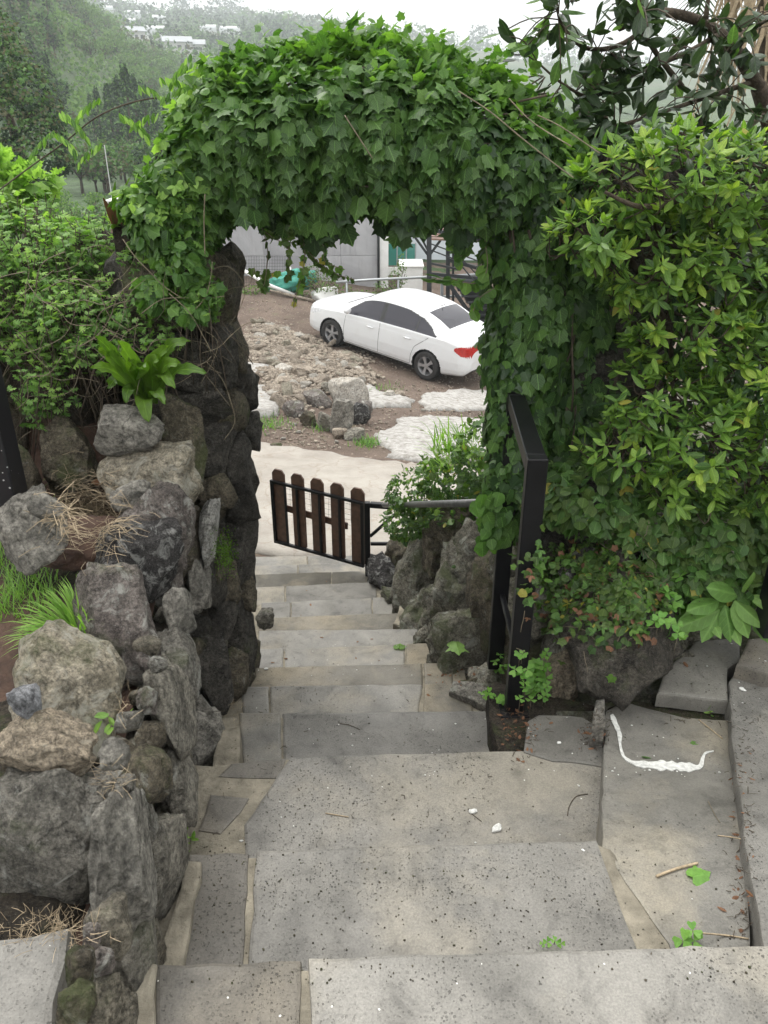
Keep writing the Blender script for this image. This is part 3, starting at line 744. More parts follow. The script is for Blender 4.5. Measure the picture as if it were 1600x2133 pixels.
# earth and mortar core behind the faces
bm = bmesh.new(); nn_ = 36; rows = []
for j in range(nn_):
    y = .3 + (2.75 - .3) * j / (nn_ - 1); row = []
    for k, (dx, z) in enumerate([(0, -1.1), (0, -.8), (-.0, -.55), (-.01, -.3), (-.02, -.1), (-.04, .03), (-.10, .10), (-.32, .12), (-.7, .08), (-.8, -.5)]):
        q = Vector((wallx(y) - .055 + dx, y, z)); q += noise.noise_vector(q * 9) * .03
        row.append(bm.verts.new(q))
    rows.append(row)
for j in range(nn_ - 1):
    for k in range(9): bm.faces.new((rows[j][k], rows[j + 1][k], rows[j + 1][k + 1], rows[j][k + 1]))
bmesh.ops.recalc_face_normals(bm, faces=bm.faces)
link('wall_core', bm_mesh('wall_core', bm), M['core'], wall, smooth=True)

# ------------------------------------------------------------------ the gateway: two pillars and a lintel of lava stones
gate_arch = thing('stone_gateway', 'dark lava stone gateway arch under thick ivy over the stair', 'arch', (-.7, 3, -1))
def world_stone(parent, c, size, m_, seed, rotz=0, sub=3, name='stone', **kw):
    me = rock_mesh(size, seed, sub, **kw); o = link(name, me, M[m_], parent)
    o.matrix_parent_inverse = pmat(parent).inverted() if parent else Matrix()
    o.location = c; o.rotation_euler = (R.uniform(-.12, .12), R.uniform(-.12, .12), rotz); return o
def course(x0, x1, y0, y1, z0, z1, seed, mats_, bulge=.02, h0=.15, sub=3):
    z = z0; s = seed
    while z < z1:
        h = R.uniform(h0 * .8, h0 * 1.35)
        f = (z - z0) / (z1 - z0)
        for side in range(4):
            L = (x1 - x0) if side in (0, 2) else (y1 - y0)
            k = max(1, round(L / .24)); ln0 = L / k
            for q_ in range(k):
                ln = ln0 * R.uniform(.92, 1.12); c_ = ln0 * (q_ + .5)
                if side == 0: p = (x0 + c_, y0, z + h / 2)
                elif side == 1: p = (x1, y0 + c_, z + h / 2)
                elif side == 2: p = (x0 + c_, y1, z + h / 2)
                else: p = (x0, y0 + c_, z + h / 2)
                sz = (ln * .60, .085, h * .62) if side in (0, 2) else (.085, ln * .60, h * .62)
                p = Vector(p) + Vector((R.uniform(-bulge, bulge), R.uniform(-bulge, bulge), R.uniform(-.02, .02)))
                s += 1
                if not (side == 2 and False): world_stone(gate_arch, p, sz, R.choice(mats_), s, sub=sub, boxy=.75, facets=5, lump=.22, fine=.09)
        z += h
dk = ['lava_dark', 'lava_dark', 'lava_dark', 'stone_brown']
course(-.93, -.60, 2.86, 3.22, -.05, .95, 2000, dk, h0=.19)
course(-.89, -.66, 2.55, 3.10, -.95, -.05, 2300, ['lava_dark', 'stone_brown', 'lava_dark', 'stone_grey'], bulge=.035, h0=.2)
course(.66, 1.0, 2.98, 3.4, -.3, 1.2, 2600, dk, h0=.2)
for i in range(13):   # lintel and voussoirs
    a = i / 12; x = -.72 + 1.5 * a; z = 1.16 + .12 * sin(pi * a)
    world_stone(gate_arch, (x, 3.1 + R.uniform(-.02, .02), z + .1), (.085, .17, .13), 'lava_dark', 2900 + i, boxy=.5)
bm = bmesh.new(); box(bm, (-.81, 3.04, .1), (.24, .30, 2.2)); box(bm, (-.78, 2.82, -.6), (.2, .5, 1.3)); box(bm, (.83, 3.19, .3), (.28, .36, 1.9)); box(bm, (.03, 3.1, 1.27), (1.5, .24, .14))
link('rubble_core', bm_mesh('rubble_core', bm), M['core'], gate_arch)
P_ = [  # individually placed stones of the pillar foot that show
 (450, 935, 105, 110, 2.80, 'lava_dark'), (470, 1022, 66, 76, 2.72, 'stone_brown'), (508, 1000, 52, 90, 2.9, 'lava_dark'),
 (505, 1130, 74, 165, 2.85, 'lava_dark'), (468, 1150, 44, 80, 2.70, 'stone_brown'), (470, 1215, 78, 105, 2.66, 'stone_brown'),
 (512, 1335, 70, 190, 2.72, 'lava_dark'), (468, 1300, 70, 120, 2.58, 'lava_dark'), (524, 1225, 46, 120, 2.84, 'stone_brown'), (535, 1080, 30, 120, 2.95, 'lava_dark'),
 (552, 1286, 34, 46, 3.85, 'stone_grey')]
for i, (px, py, w_, h_, Y, m_) in enumerate(P_):
    stone_at(gate_arch, px - (0 if i == 10 else 16), py, w_ * (1 if i == 10 else 1.1), h_, Y, thick=.7, m=m_, seed=3100 + i, sub=4, lump=.22, fine=.05)

# ------------------------------------------------------------------ rock bank between stair and right pillar
bank = thing('rock_bank', 'mossy grey rock face rising beside the right edge of the descending stair', 'rock face', (.3, 3.5, -1.2))
B = [  # px py w h rot Y thick mat
 (806, 1205, 66, 76, 0, 5.1, 1.2, 'lava_lichen'), (830, 1256, 54, 56, 0, 4.6, 1.2, 'rock_bank'), (868, 1200, 62, 130, -20, 4.4, 1.1, 'rock_bank'),
 (890, 1290, 74, 115, -25, 4.0, 1.1, 'rock_bank'), (965, 1240, 115, 190, -22, 3.45, .9, 'rock_bank'), (922, 1258, 60, 100, -10, 3.8, 1, 'rock_bank'),
 (978, 1365, 130, 150, 0, 3.05, 1.0, 'rock_bank'), (1000, 1160, 110, 110, -30, 3.55, .9, 'rock_bank'), (1022, 1250, 66, 200, 0, 3.15, 1, 'stone_brown'),
 (910, 1150, 60, 100, 0, 4.2, 1, 'stone_brown'), (845, 1150, 70, 60, 0, 5.0, 1, 'stone_brown'), (950, 1110, 70, 110, 10, 4.0, 1, 'stone_brown'),
 (1130, 1270, 110, 150, 0, 2.85, 1, 'rock_bank'), (1090, 1370, 100, 170, 0, 2.8, 1, 'stone_brown'), (1152, 1430, 74, 130, 0, 2.30, .9, 'stone_tan'),
 (1150, 1130, 110, 140, 0, 3.0, 1, 'stone_brown'), (1020, 1440, 80, 90, 0, 2.75, 1, 'rock_bank'), (895, 1350, 60, 60, 0, 3.6, 1, 'rock_bank'), (1000, 1440, 90, 60, 0, 2.75, .8, 'stone_brown'),
 (935, 1400, 60, 50, 0, 3.2, 1, 'stone_brown'), (1065, 1500, 60, 40, 0, 2.3, 1, 'stone_brown'), (1062, 1180, 60, 150, 0, 3.1, 1, 'rock_bank')]
for i, (px, py, w_, h_, rot, Y, th, m_) in enumerate(B):
    stone_at(bank, px, py, w_ * 1.3, h_ * 1.22, Y, rot=rot, thick=th, m=m_, seed=3300 + i, sub=4, name='rock', boxy=.45, facets=8, lump=.3, fine=.12)
bb = thing('lava_boulder', 'big dark pitted lava boulder partly overgrown, right of the black handrail', 'boulder', (.8, 2.2, -.2))
stone_at(bb, 1285, 1310, 225, 300, 2.22, m='boulder', seed=3401, sub=5, name='rock', thick=.9, boxy=.55, lump=.16, fine=.05, facets=5)
stone_at(bb, 1212, 1200, 90, 120, 2.5, m='lava_lichen', seed=3402, sub=4, name='rock', boxy=.4)
for px, py, w_, h_, Y, m_, lab in [(1460, 1210, 150, 120, 2.55, 'lava_dark', 'dark rounded rock under ivy, above the clover at the right'), (1272, 1088, 60, 60, 2.75, 'lava_dark', 'small dark rock peeping from the ivy above the big boulder'), (1330, 1180, 110, 90, 2.55, 'lava_dark', 'dark rock sunk in the ivy between the two big boulders')]:
    o = stone_at(None, px, py, w_, h_, Y, m=m_, sub=4, name='lava_rock', boxy=.4); tag(o, lab, 'rock')

# ------------------------------------------------------------------ rubble heap in the yard
def on_yard(px, py): return on_ground(px, py, yard_z)
BR = [  # px py w h rot mat label
 (722, 818, 84, 76, 10, 'rubble_white', 'big pale grey angular block at the middle of the rubble heap'),
 (712, 862, 50, 90, 0, 'stone_slate', 'tall flat grey slab standing at the foot of the rubble heap'),
 (750, 860, 46, 52, 0, 'lava_lichen', 'dark grey boulder at the right foot of the rubble heap'),
 (762, 848, 30, 34, 0, 'stone_purple', 'purplish boulder right of the dark grey one'),
 (678, 876, 40, 46, 0, 'stone_flat', 'rounded grey rock in front of the rubble heap'),
 (660, 833, 62, 38, -20, 'stone_purple', 'dark brown slab lying on the rubble heap front'),
 (608, 852, 52, 36, 0, 'stone_purple', 'dark reddish boulder at the left foot of the rubble heap'),
 (692, 812, 50, 30, -15, 'stone_flat', 'wedge shaped grey stone on top of the dark slab'),
 (738, 906, 44, 26, 10, 'stone_flat', 'low grey stone at the edge of the concrete path'),
 (708, 902, 34, 26, 0, 'rubble_tan', 'rounded tan stone next to the path edge'),
 (640, 870, 34, 40, 15, 'stone_brown', 'mossy brown stone between the dark boulders'),
 (575, 928, 24, 12, 0, 'stone_brown', 'small brown stone lying on the pale concrete path'),
 (810, 822, 26, 18, 0, 'rubble_white', 'smooth white stone right of the rubble heap'), (832, 820, 22, 14, 0, 'rubble_tan', 'small tan stone beside the smooth white one'),
 (735, 775, 40, 26, 0, 'rubble_white', 'pale stone at the top right end of the heap'), (593, 775, 60, 34, -8, 'rubble_white', 'broad flat pale stone on the left of the heap'),
 (585, 800, 50, 30, 0, 'rubble_tan', 'tan block left of the heap centre'), (630, 780, 62, 38, -10, 'rubble_tan', 'large tan rock in the middle of the heap')]
for i, (px, py, w_, h_, rot, m_, lab) in enumerate(BR):
    p = on_yard(px, py + h_ * .45); D = depth(p); a, b_ = w_ * .5 * D / FPX * 1.1, h_ * .5 * D / FPX * 1.15
    me = rock_mesh((a, a * .8, b_), 3600 + i, 3, boxy=.6, facets=8, lump=.25); me.shade_flat() if i % 3 else None
    o = link('rubble_boulder', me, M[m_]); o.location = p + Vector((0, a * .5, b_ * .55)); o.rotation_euler = (0, radians(-rot), R.uniform(-.3, .3)); tag(o, lab, 'stone')
heap_c = [(640, 745), (600, 720), (660, 790), (700, 780), (600, 800), (560, 760), (620, 840), (560, 810)]
protos = [rock_mesh((1, R.uniform(.55, .95), R.uniform(.35, .65)), 4000 + i, 2, boxy=.65, facets=9, lump=.3, fine=.02) for i in range(14)]
for p_ in protos: p_.shade_flat()
pm = {}
def proto_obj(i, mn):
    if (i, mn) not in pm:
        me = protos[i].copy(); me.materials.clear(); me.materials.append(M[mn]); pm[(i, mn)] = me
    return pm[(i, mn)]
heap = [(545, 725, 35), (550, 755, 35), (560, 700, 40), (590, 712, 40), (620, 722, 45), (645, 740, 50), (600, 750, 60), (660, 760, 55), (620, 780, 70), (680, 785, 45), (575, 790, 50), (640, 810, 60), (720, 760, 40), (745, 790, 30), (600, 830, 40)]
nst = 0
for i in range(285):
    hx, hy, hr = R.choice(heap); px = hx + R.gauss(0, hr * .5); py = hy + R.gauss(0, hr * .28)
    if px < 526: continue
    if i > 225: px, py = R.uniform(530, 960), R.uniform(690, 925)
    p = on_yard(px, py)
    dens = max(math.exp(-((px - a) ** 2 / (2 * (r_ * .8) ** 2) + (py - b_) ** 2 / (2 * (r_ * .45) ** 2))) for a, b_, r_ in heap)
    s = R.choice([.05, .06, .08, .10, .13, .16, .19]) * (1 if i <= 225 else .3)
    big = s > .09
    m_ = R.choice(['rubble_tan', 'rubble_tan', 'rubble_white', 'rubble_white', 'stone_pale'])
    o = link('rubble_stone', proto_obj(R.randrange(14), m_)); o.scale = (s, s, s)
    o.location = p + Vector((0, 0, s * .3 + .16 * dens * R.uniform(.2, 1))); o.rotation_euler = (R.uniform(-.6, .6), R.uniform(-.6, .6), R.uniform(0, 6.28))
    if i > 225: tag(o, 'loose fist sized stone scattered over the brown earth yard', 'stone', 'small stones strewn over the yard')
    else: tag(o, 'pale angular rubble stone in the heap behind the picket gate', 'stone', 'stones of the rubble heap')
# heap body: earth under the stones
V = []; F = []; k = 40
cs = [(on_yard(a, b_), r_) for a, b_, r_ in heap]
def heap_h(x, y): return .20 * max(math.exp(-((x - c.x) ** 2 + ((y - c.y) * .8) ** 2) / (2 * (.45) ** 2)) for c, _ in cs)
x0, x1 = min(c.x for c, _ in cs) - 1.2, max(c.x for c, _ in cs) + 1.2; y0, y1 = min(c.y for c, _ in cs) - 1.2, max(c.y for c, _ in cs) + 1.2
grid_sheet('earth_heap', x0, x1, y0, y1, .1, lambda x, y: yard_z(x, y) - .03 + heap_h(x, y) + .05 * fbm(x, y, 3), M['earth'], kind='structure')
# gravel on the yard: nobody could count it
def gravel(name, N, place, smin, smax, m_):
    V0, F0 = ico(1); V0 = np.array([tuple(v) for v in V0]); F0 = np.array(F0); nv = len(V0)
    P = []; S = []
    while len(P) < N:
        q = place()
        if q is not None: P.append(q)
    P = np.array(P); s = NR.uniform(smin, smax, (N, 1, 1)) * NR.uniform(.6, 1.2, (N, 1, 3))
    jit = 1 + NR.uniform(-.25, .25, (N, nv, 1))
    a = NR.uniform(0, 6.28, N); ca, sa = np.cos(a), np.sin(a)
    VV = V0[None] * jit * s
    X = VV[..., 0] * ca[:, None] - VV[..., 1] * sa[:, None]; Y_ = VV[..., 0] * sa[:, None] + VV[..., 1] * ca[:, None]
    VV = np.stack([X, Y_, VV[..., 2] * .7], -1) + P[:, None, :]
    FF = (F0[None] + (np.arange(N) * nv)[:, None, None]).reshape(-1, 3)
    return link(name, mesh_np(name, VV.reshape(-1, 3), FF), M[m_], kind='stuff')
def mesh_np(name, V, F):
    me = bpy.data.meshes.new(name); V = np.ascontiguousarray(V, dtype=np.float32); F = np.ascontiguousarray(F, dtype=np.int32)
    me.vertices.add(len(V)); me.vertices.foreach_set('co', V.ravel())
    k = F.shape[1]; me.loops.add(F.size); me.loops.foreach_set('vertex_index', F.ravel())
    me.polygons.add(len(F)); me.polygons.foreach_set('loop_start', np.arange(0, F.size, k, dtype=np.int32))
    me.update(calc_edges=True); return me
def yplace():
    px, py = R.uniform(500, 1010), R.uniform(625, 935); p = on_yard(px, py)
    if fbm(p.x, p.y, 1.1) < R.uniform(-.6, .5): return None
    return (p.x, p.y, p.z + .004)
tag(gravel('gravel', 2600, yplace, .008, .035, 'rubble_tan'), 'pale gravel strewn over the brown earth of the yard', 'gravel')
def hplace():
    hx, hy, hr = R.choice(heap); p = on_yard(hx + R.gauss(0, hr * .6), hy + R.gauss(0, hr * .32))
    return (p.x, p.y, p.z - .02 + heap_h(p.x, p.y))
tag(gravel('rubble_gravel', 5200, hplace, .015, .075, 'rubble_tan'), 'small broken stone filling the rubble heap', 'gravel')
# ------------------------------------------------------------------ black handrail frame
hr = thing('handrail', 'black steel loop handrail standing beside the stair on the right', 'handrail', (.46, 2.4, -.45))
def barobj(name, a, b_, w_, h_, m_, parent, bev=.003, up=UPZ):
    bm = bmesh.new(); bar(bm, a, b_, w_, h_, bev, up); return link(name, bm_mesh(name, bm), M[m_], parent)
nt = atY(1108, 946, 2.22); zt = nt.z; X0 = .455
nA = Vector((X0, 2.20, -.46)); nB = Vector((X0 + .0, 2.20, zt - .028)); fB = Vector((X0 + .025, 2.80, zt - .03)); fA = Vector((X0 + .025, 2.80, -.68))
barobj('post', nA, nB + UPZ * .028, .062, .042, 'black_metal', hr, up=Vector((0, 1, 0)))
barobj('post', fA, fB + UPZ * .028, .062, .042, 'black_metal', hr, up=Vector((0, 1, 0)))
barobj('top_rail', nB + Vector((0, .0215, .001)), fB + Vector((0, -.0215, .001)), .060, .052, 'black_metal', hr)
barobj('base_plate', nA + Vector((0, 0, .06)), nA + Vector((0, 0, .066)), .10, .09, 'black_metal', hr, .001, up=Vector((0, 1, 0)))
barobj('cross_bar', Vector((X0 + .02, 2.222, -.26)), Vector((X0 + .03, 2.778, -.30)), .02, .02, 'black_metal', hr)
pa = atY(1056, 1047, 2.80); pb = atY(800, 1052, 5.35)
V, F = tube([Vector((X0 + .0, 2.80, pa.z)), pb], .019, 12); link('pipe_rail', mesh('pipe_rail', V, F), M['pipe_grey'], hr, smooth=True)

# gate post frame, fixed at the end of the pipe
gz = -1.90
gp = thing('gate_post', 'black square steel gate post with a diagonal brace beside the rock bank', 'gate post', (-.13, 5.45, gz))
tp = atY(765, 1046, 5.45); x0 = tp.x
barobj('post', (x0, 5.45, gz - .1), (x0, 5.45, tp.z), .042, .042, 'black_metal', gp, up=Vector((0, 1, 0)))
barobj('top_bar', (x0 + .023, 5.45, tp.z - .021), (x0 + .30, 5.40, tp.z - .02), .04, .04, 'black_metal', gp)
barobj('bottom_bar', (x0 + .023, 5.45, tp.z - .36), (x0 + .30, 5.45, tp.z - .36), .025, .025, 'black_metal', gp)
barobj('brace', (x0 + .02, 5.46, tp.z - .30), (x0 + .26, 5.46, tp.z - .06), .022, .022, 'black_metal', gp)

# picket gate
gt = thing('picket_gate', 'low garden gate of five brown wooden pickets in a black steel frame', 'gate', (x0 - .04, 5.47, gz))
gR = atY(757, 1046, 5.47); gRb = atY(757, 1182, 5.47); H_ = gR.z - gRb.z
gL = atY(563, 998, 5.88); gL.z = gR.z; 
a_t, b_t = Vector((gR.x, gR.y, gR.z)), Vector((gL.x, gL.y, gR.z)); dn = Vector((0, 0, -(H_)))
u_ = (b_t - a_t).normalized(); nrm = u_.cross(UPZ)
if nrm.y > 0: nrm = -nrm
W_ = (b_t - a_t).length
for nm, a, b_, up in (('frame_rail', a_t - UPZ * .012, b_t - UPZ * .012, UPZ), ('frame_rail', a_t + dn + UPZ * .012, b_t + dn + UPZ * .012, UPZ)):
    barobj(nm, a, b_, .024, .024, 'black_metal', gt, .002, up)
for t in (0.012, W_ - .012):
    barobj('frame_stile', a_t + u_ * t - UPZ * .0245, a_t + u_ * t + dn + UPZ * .0245, .024, .024, 'black_metal', gt, .002, up=nrm)
pw = .118
for i in range(5):
    c = a_t + u_ * (.062 + i * (W_ - .13) / 4) + nrm * (-.022); bm = bmesh.new()
    z0, z1 = -H_ + .02, .095
    prof = [(-pw / 2, z0), (pw / 2, z0), (pw / 2, z1 - .035), (pw * .27, z1), (-pw * .27, z1), (-pw / 2, z1 - .035)]
    vs = [bm.verts.new(c + u_ * x + UPZ * z - nrm * .009) for x, z in prof]; f = bm.faces.new(vs)
    r = bmesh.ops.extrude_face_region(bm, geom=[f])
    for e in r['geom']:
        if isinstance(e, bmesh.types.BMVert): e.co += nrm * .018
    bmesh.ops.recalc_face_normals(bm, faces=bm.faces); bmesh.ops.bevel(bm, geom=list(bm.edges), offset=.002, segments=1, affect='EDGES')
    link('picket', bm_mesh('picket', bm), M['picket_wood'], gt)
    if i < 4 and i > 0 or i == 1:
        q = c + u_ * (-.028 if i < 3 else .0) + nrm * .022; barobj('iron_bar', q - UPZ * .0245, q + dn + UPZ * .0245, .018, .016, 'black_metal', gt, .001, up=nrm)
q = a_t + u_ * (.062 + 3.62 * (W_ - .13) / 4); barobj('iron_bar', q - UPZ * .0245, q + dn + UPZ * .0245, .018, .016, 'black_metal', gt, .001, up=nrm)
for z in (-.12, -H_ + .1):
    V, F = tube([a_t + Vector((.02, -.01, z)), a_t + Vector((.02, -.01, z + .05))], .009, 8); link('hinge', mesh('hinge', V, F), M['black_metal'], gt)
# a second, lower board tied behind the pickets
bm = bmesh.new(); q0 = a_t + u_ * .18 - nrm * .06; bar(bm, q0 + UPZ * -.28, b_t + u_ * -.1 - nrm * .06 - UPZ * .26, .012, .06, .002); link('rear_batten', bm_mesh('rear_batten', bm), M['picket_wood'], gt)
# mesh of thin wires behind the gate
wr = []
for i in range(14):
    q = a_t + u_ * (W_ * (i + .5) / 14) - nrm * .05 + dn * .02; wr.append(([q, q + dn * .45 + rv(.01)], .0011))
for i in range(6): wr.append(([a_t - nrm * .05 + dn * (.05 + .08 * i), b_t - nrm * .05 + dn * (.05 + .08 * i)], .0011))
curve_obj('wire_mesh', wr, 'black_metal', gt, 'stuff', n=4)

# speckled black post at the left edge, and one at the right
m, n, l, b = mat('speckled_black'); v = objvec(n, l)
t = n.new('ShaderNodeTexVoronoi'); t.inputs['Scale'].default_value = 75; l.new(v, t.inputs['Vector']); sx = n.new('ShaderNodeSeparateColor'); l.new(t.outputs['Color'], sx.inputs[0])
sp = mth(n, l, 'MULTIPLY', mth(n, l, 'LESS_THAN', t.outputs['Distance'], mth(n, l, 'MULTIPLY', sx.outputs[1], .34)), mth(n, l, 'LESS_THAN', sx.outputs[0], .4))
l.new(mixc(n, l, sp, (.012, .012, .014), (.45, .45, .44)), b.inputs['Base Color']); b.inputs['Roughness'].default_value = .4; M['speckled_black'] = m
lp = thing('splashed_post', 'black steel post splashed with white paint specks at the left edge', 'post', tuple(atY(15, 1040, 2.3)))
c0 = atY(22, 1040, 2.3); c1 = atY(-38, 690, 2.3)
barobj('post', Vector((c0.x - .01, 2.3, c0.z - .1)), Vector((c0.x - .01, 2.3, c1.z)), .10, .10, 'speckled_black', lp, .004, up=Vector((0, 1, 0)))
barobj('post_cap', Vector((c0.x - .01, 2.3, c1.z)), Vector((c0.x - .01, 2.3, c1.z + .012)), .11, .11, 'black_metal', lp, .002, up=Vector((0, 1, 0)))
rp = thing('steel_post', 'black steel post half hidden by leaves at the right edge', 'post', tuple(atY(1600, 1290, 2.25)))
c0 = atY(1612, 1290, 2.25); barobj('post', Vector((c0.x, 2.25, c0.z - .05)), Vector((c0.x, 2.25, c0.z + .55)), .09, .09, 'black_metal', rp, .004, up=Vector((0, 1, 0)))
barobj('post_cap', Vector((c0.x, 2.25, c0.z + .55)), Vector((c0.x, 2.25, c0.z + .562)), .10, .10, 'black_metal', rp, .002, up=Vector((0, 1, 0)))

# ------------------------------------------------------------------ the white car
car = thing('parked_car', 'white four door sedan parked on the earth yard below the arch', 'car')
CZ = -3.75
fw, rw = Vector((-1.162, 18.6)), Vector((.925, 17.0))
dr = (fw - rw).normalized()                     # towards the front of the car
lat = Vector((-dr.y, dr.x))                     # towards the car's left, the side we see
WB = 2.685; mid = rw + dr * (WB / 2) - lat * .79
car.location = (mid.x, mid.y, CZ); car.rotation_euler = (radians(0), radians(-6.3), atan2(dr.y, dr.x))
TOPX = [-2.31, -2.28, -2.2, -1.95, -1.70, -1.35, -1.0, -.6, -.2, .15, .45, .8, 1.15, 1.35, 1.6, 1.9, 2.12, 2.24, 2.31]
TOPZ = [.62, .92, 1.06, 1.10, 1.12, 1.29, 1.405, 1.465, 1.478, 1.455, 1.385, 1.22, 1.045, 1.01, .985, .93, .86, .76, .55]
BELT = lambda x: interp(x, [-2.31, -2.2, -1.7, -.8, .4, 1.2, 1.9, 2.2, 2.31], [.60, .90, .98, .965, .92, .87, .78, .66, .5])
HW = lambda x: interp(x, [-2.31, -2.25, -2.1, -1.7, -1.0, 0, 1.0, 1.6, 1.95, 2.15, 2.26, 2.31], [.60, .73, .81, .87, .895, .90, .895, .885, .84, .74, .60, .40])
BOT = lambda x: interp(x, [-2.31, -2.2, -1.8, -1.2, 1.2, 1.8, 2.2, 2.31], [.42, .30, .24, .19, .19, .22, .24, .34])
def TOP(x):   # smooth cubic-ish
    i = max(0, min(len(TOPX) - 2, int(np.searchsorted(TOPX, x)) - 1)); p1, p2 = TOPZ[i], TOPZ[i + 1]; h = TOPX[i + 1] - TOPX[i]
    m1 = (p2 - TOPZ[i - 1]) / (TOPX[i + 1] - TOPX[i - 1]) if i > 0 else (p2 - p1) / h
    m2 = (TOPZ[i + 2] - p1) / (TOPX[i + 2] - TOPX[i]) if i + 2 < len(TOPX) else (p2 - p1) / h
    t = (x - TOPX[i]) / h
    return (2 * t ** 3 - 3 * t * t + 1) * p1 + (t ** 3 - 2 * t * t + t) * h * m1 + (-2 * t ** 3 + 3 * t * t) * p2 + (t ** 3 - t * t) * h * m2
CABY = ([0, .10, .25, .5, .72, .84, .91, .96, .99, 1.0], [1, .965, .925, .845, .775, .73, .68, .58, .38, 0])
HOODY = ([0, .15, .35, .55, .72, .84, .92, .97, .99, 1.0], [1, .985, .96, .92, .86, .77, .64, .44, .25, 0])
SIDEY = ([0, .06, .2, .45, .62, .8, 1.0], [.90, .955, .985, 1.0, .995, .985, .965])
def cabf(x): return interp(x, [-1.75, -1.35, .7, 1.2], [0, 1, 1, 0])
def section(x, s):
    """s in 0..1 lower side, 1..2 upper; returns y,z"""
    zb, zt, hw = BELT(x), max(TOP(x), BELT(x) + .02), HW(x)
    if s <= 1: return hw * interp(s, *SIDEY), BOT(x) + (zb - BOT(x)) * s
    t = s - 1; c = cabf(x)
    # distribute samples along the curve
    tt = sin(t * pi / 2) ** (1.0) if c < .5 else t
    tz = interp(t, [0, .45, .62, .74, .86, 1], [0, .72, .88, .96, .992, 1.0])
    y = hw * .965 * (interp(tz, *CABY) * c + interp(tz, *HOODY) * (1 - c))
    if t > .62:
        y0 = hw * .965 * (interp(interp(.62, [0, .45, .62], [0, .72, .88]), *CABY) * c + interp(.88, *HOODY) * (1 - c)); y = y0 * (1 - (t - .62) / .38) ** .9
        k = 1 - (y / y0) ** 2; return y, zb + (zt - zb) * (.88 + .12 * k ** .55)
    return y, zb + (zt - zb) * tz
NX, NSEC = 240, 92
xs = [-2.31 + 4.62 * (.5 - .5 * cos(pi * i / NX)) * 1.0 if False else -2.31 + 4.62 * i / NX for i in range(NX + 1)]
rings = []
for x in xs: rings.append([section(x, 2 * j / NSEC) for j in range(NSEC + 1)])
WX = (WB / 2, -WB / 2); WR = .372
def region(x, y, z, s):
    hw = HW(x); zb, zt = BELT(x), TOP(x)
    for wx in WX:
        if math.hypot(x - wx, z - .315) < WR and s < 1: return 'hole'
    ay = abs(y) / hw
    if s > 1.02:
        fz = (z - zb) / max(.05, zt - zb)
        if -1.62 < x < -1.06 and ay < .60 and s > 1.60: return 'rear_window'
        if .50 < x < 1.10 and ay < .62 and s > 1.58: return 'windshield'
        if 1.10 <= x < 1.2 and ay < .62 and s > 1.6: return 'black'
        if s < 1.50 and -1.50 < x < 1.0:
            top = 1.42
            lo = zb + .012
            # outline in side view
            zr = interp(x, [-1.46, -1.30, -1.05, -.6, -.1, .3, .6, .98], [1.0, 1.12, 1.24, 1.335, 1.365, 1.33, 1.20, .94])
            if lo < z < zr:
                if -.09 < x < .02: return 'black'
                if -.98 < x < -.94 : return 'black'
                return 'side_glass'
            if lo - .008 < z < zr + .022: return 'black'
    if x < -1.97 and .66 < z < .98 and ay > .45:
        lo = interp(x, [-2.31, -2.15, -1.97], [.73, .73, .82]); hi = interp(x, [-2.31, -2.1, -1.97], [.94, .93, .88])
        if lo < z < hi: return 'tail_light'
    if x > 1.72 and ay > .42 and s < 1.5:
        lo = interp(x, [1.72, 2.0, 2.3], [.74, .63, .58]); hi = interp(x, [1.72, 2.0, 2.3], [.80, .79, .72])
        if lo < z < hi: return 'headlight'
    if x > 2.2 and ay < .5 and .34 < z < .62: return 'black'
    if z < BOT(x) + .035 and -1.0 < x < 1.0: return 'black'
    return 'body'
parts_ = {}
for sgn in (1, -1):
    for i in range(NX):
        for j in range(NSEC):
            xm = (xs[i] + xs[i + 1]) / 2; (y1, z1), (y2, z2) = rings[i][j], rings[i + 1][j + 1]; ym, zm = (y1 + y2) / 2, (z1 + z2) / 2
            rg = region(xm, ym, zm, (2 * (j + .5)) / NSEC)
            if rg == 'hole': continue
            P4 = [(xs[i], sgn * rings[i][j][0], rings[i][j][1]), (xs[i + 1], sgn * rings[i + 1][j][0], rings[i + 1][j][1]), (xs[i + 1], sgn * rings[i + 1][j + 1][0], rings[i + 1][j + 1][1]), (xs[i], sgn * rings[i][j + 1][0], rings[i][j + 1][1])]
            key = rg
            if rg in ('tail_light', 'headlight'): key = rg + ('L' if sgn > 0 else 'R')
            if rg == 'side_glass': key = ('front' if xm > 0 else ('rear' if xm > -.95 else 'quarter')) + ('L' if sgn > 0 else 'R')
            parts_.setdefault(key, []).append(P4 if sgn < 0 else P4[::-1])
m, n, l, b = mat('car_paint'); b.inputs['Base Color'].default_value = (.80, .80, .80, 1); b.inputs['Roughness'].default_value = .28; b.inputs['Coat Weight'].default_value = .6; b.inputs['Coat Roughness'].default_value = .06
v = objvec(n, l, False); l.new(mixc(n, l, ramp(n, l, nz(n, l, v, 3, 6, .7), [(.5, 0), (.75, .35)]), (.68, .69, .70), (.56, .55, .53)), b.inputs['Base Color']); M['car_paint'] = m
m, n, l, b = mat('car_glass'); b.inputs['Base Color'].default_value = (.028, .027, .036, 1); b.inputs['Roughness'].default_value = .04; b.inputs['Specular IOR Level'].default_value = .45; M['car_glass'] = m
M['trim_black'] = plain('trim_black', (.018, .018, .018), .5)
M['lens_red'] = plain('lens_red', (.38, .015, .012), .12, 0, .25, 25, 0, .7); M['lens_clear'] = plain('lens_clear', (.62, .63, .65), .1, 0, .3, 20, 0, .7)
M['rubber'] = plain('rubber', (.022, .021, .02), .85, 0, .3, 30, .2); M['alloy'] = plain('alloy', (.42, .42, .43), .35, .6, .15, 10)
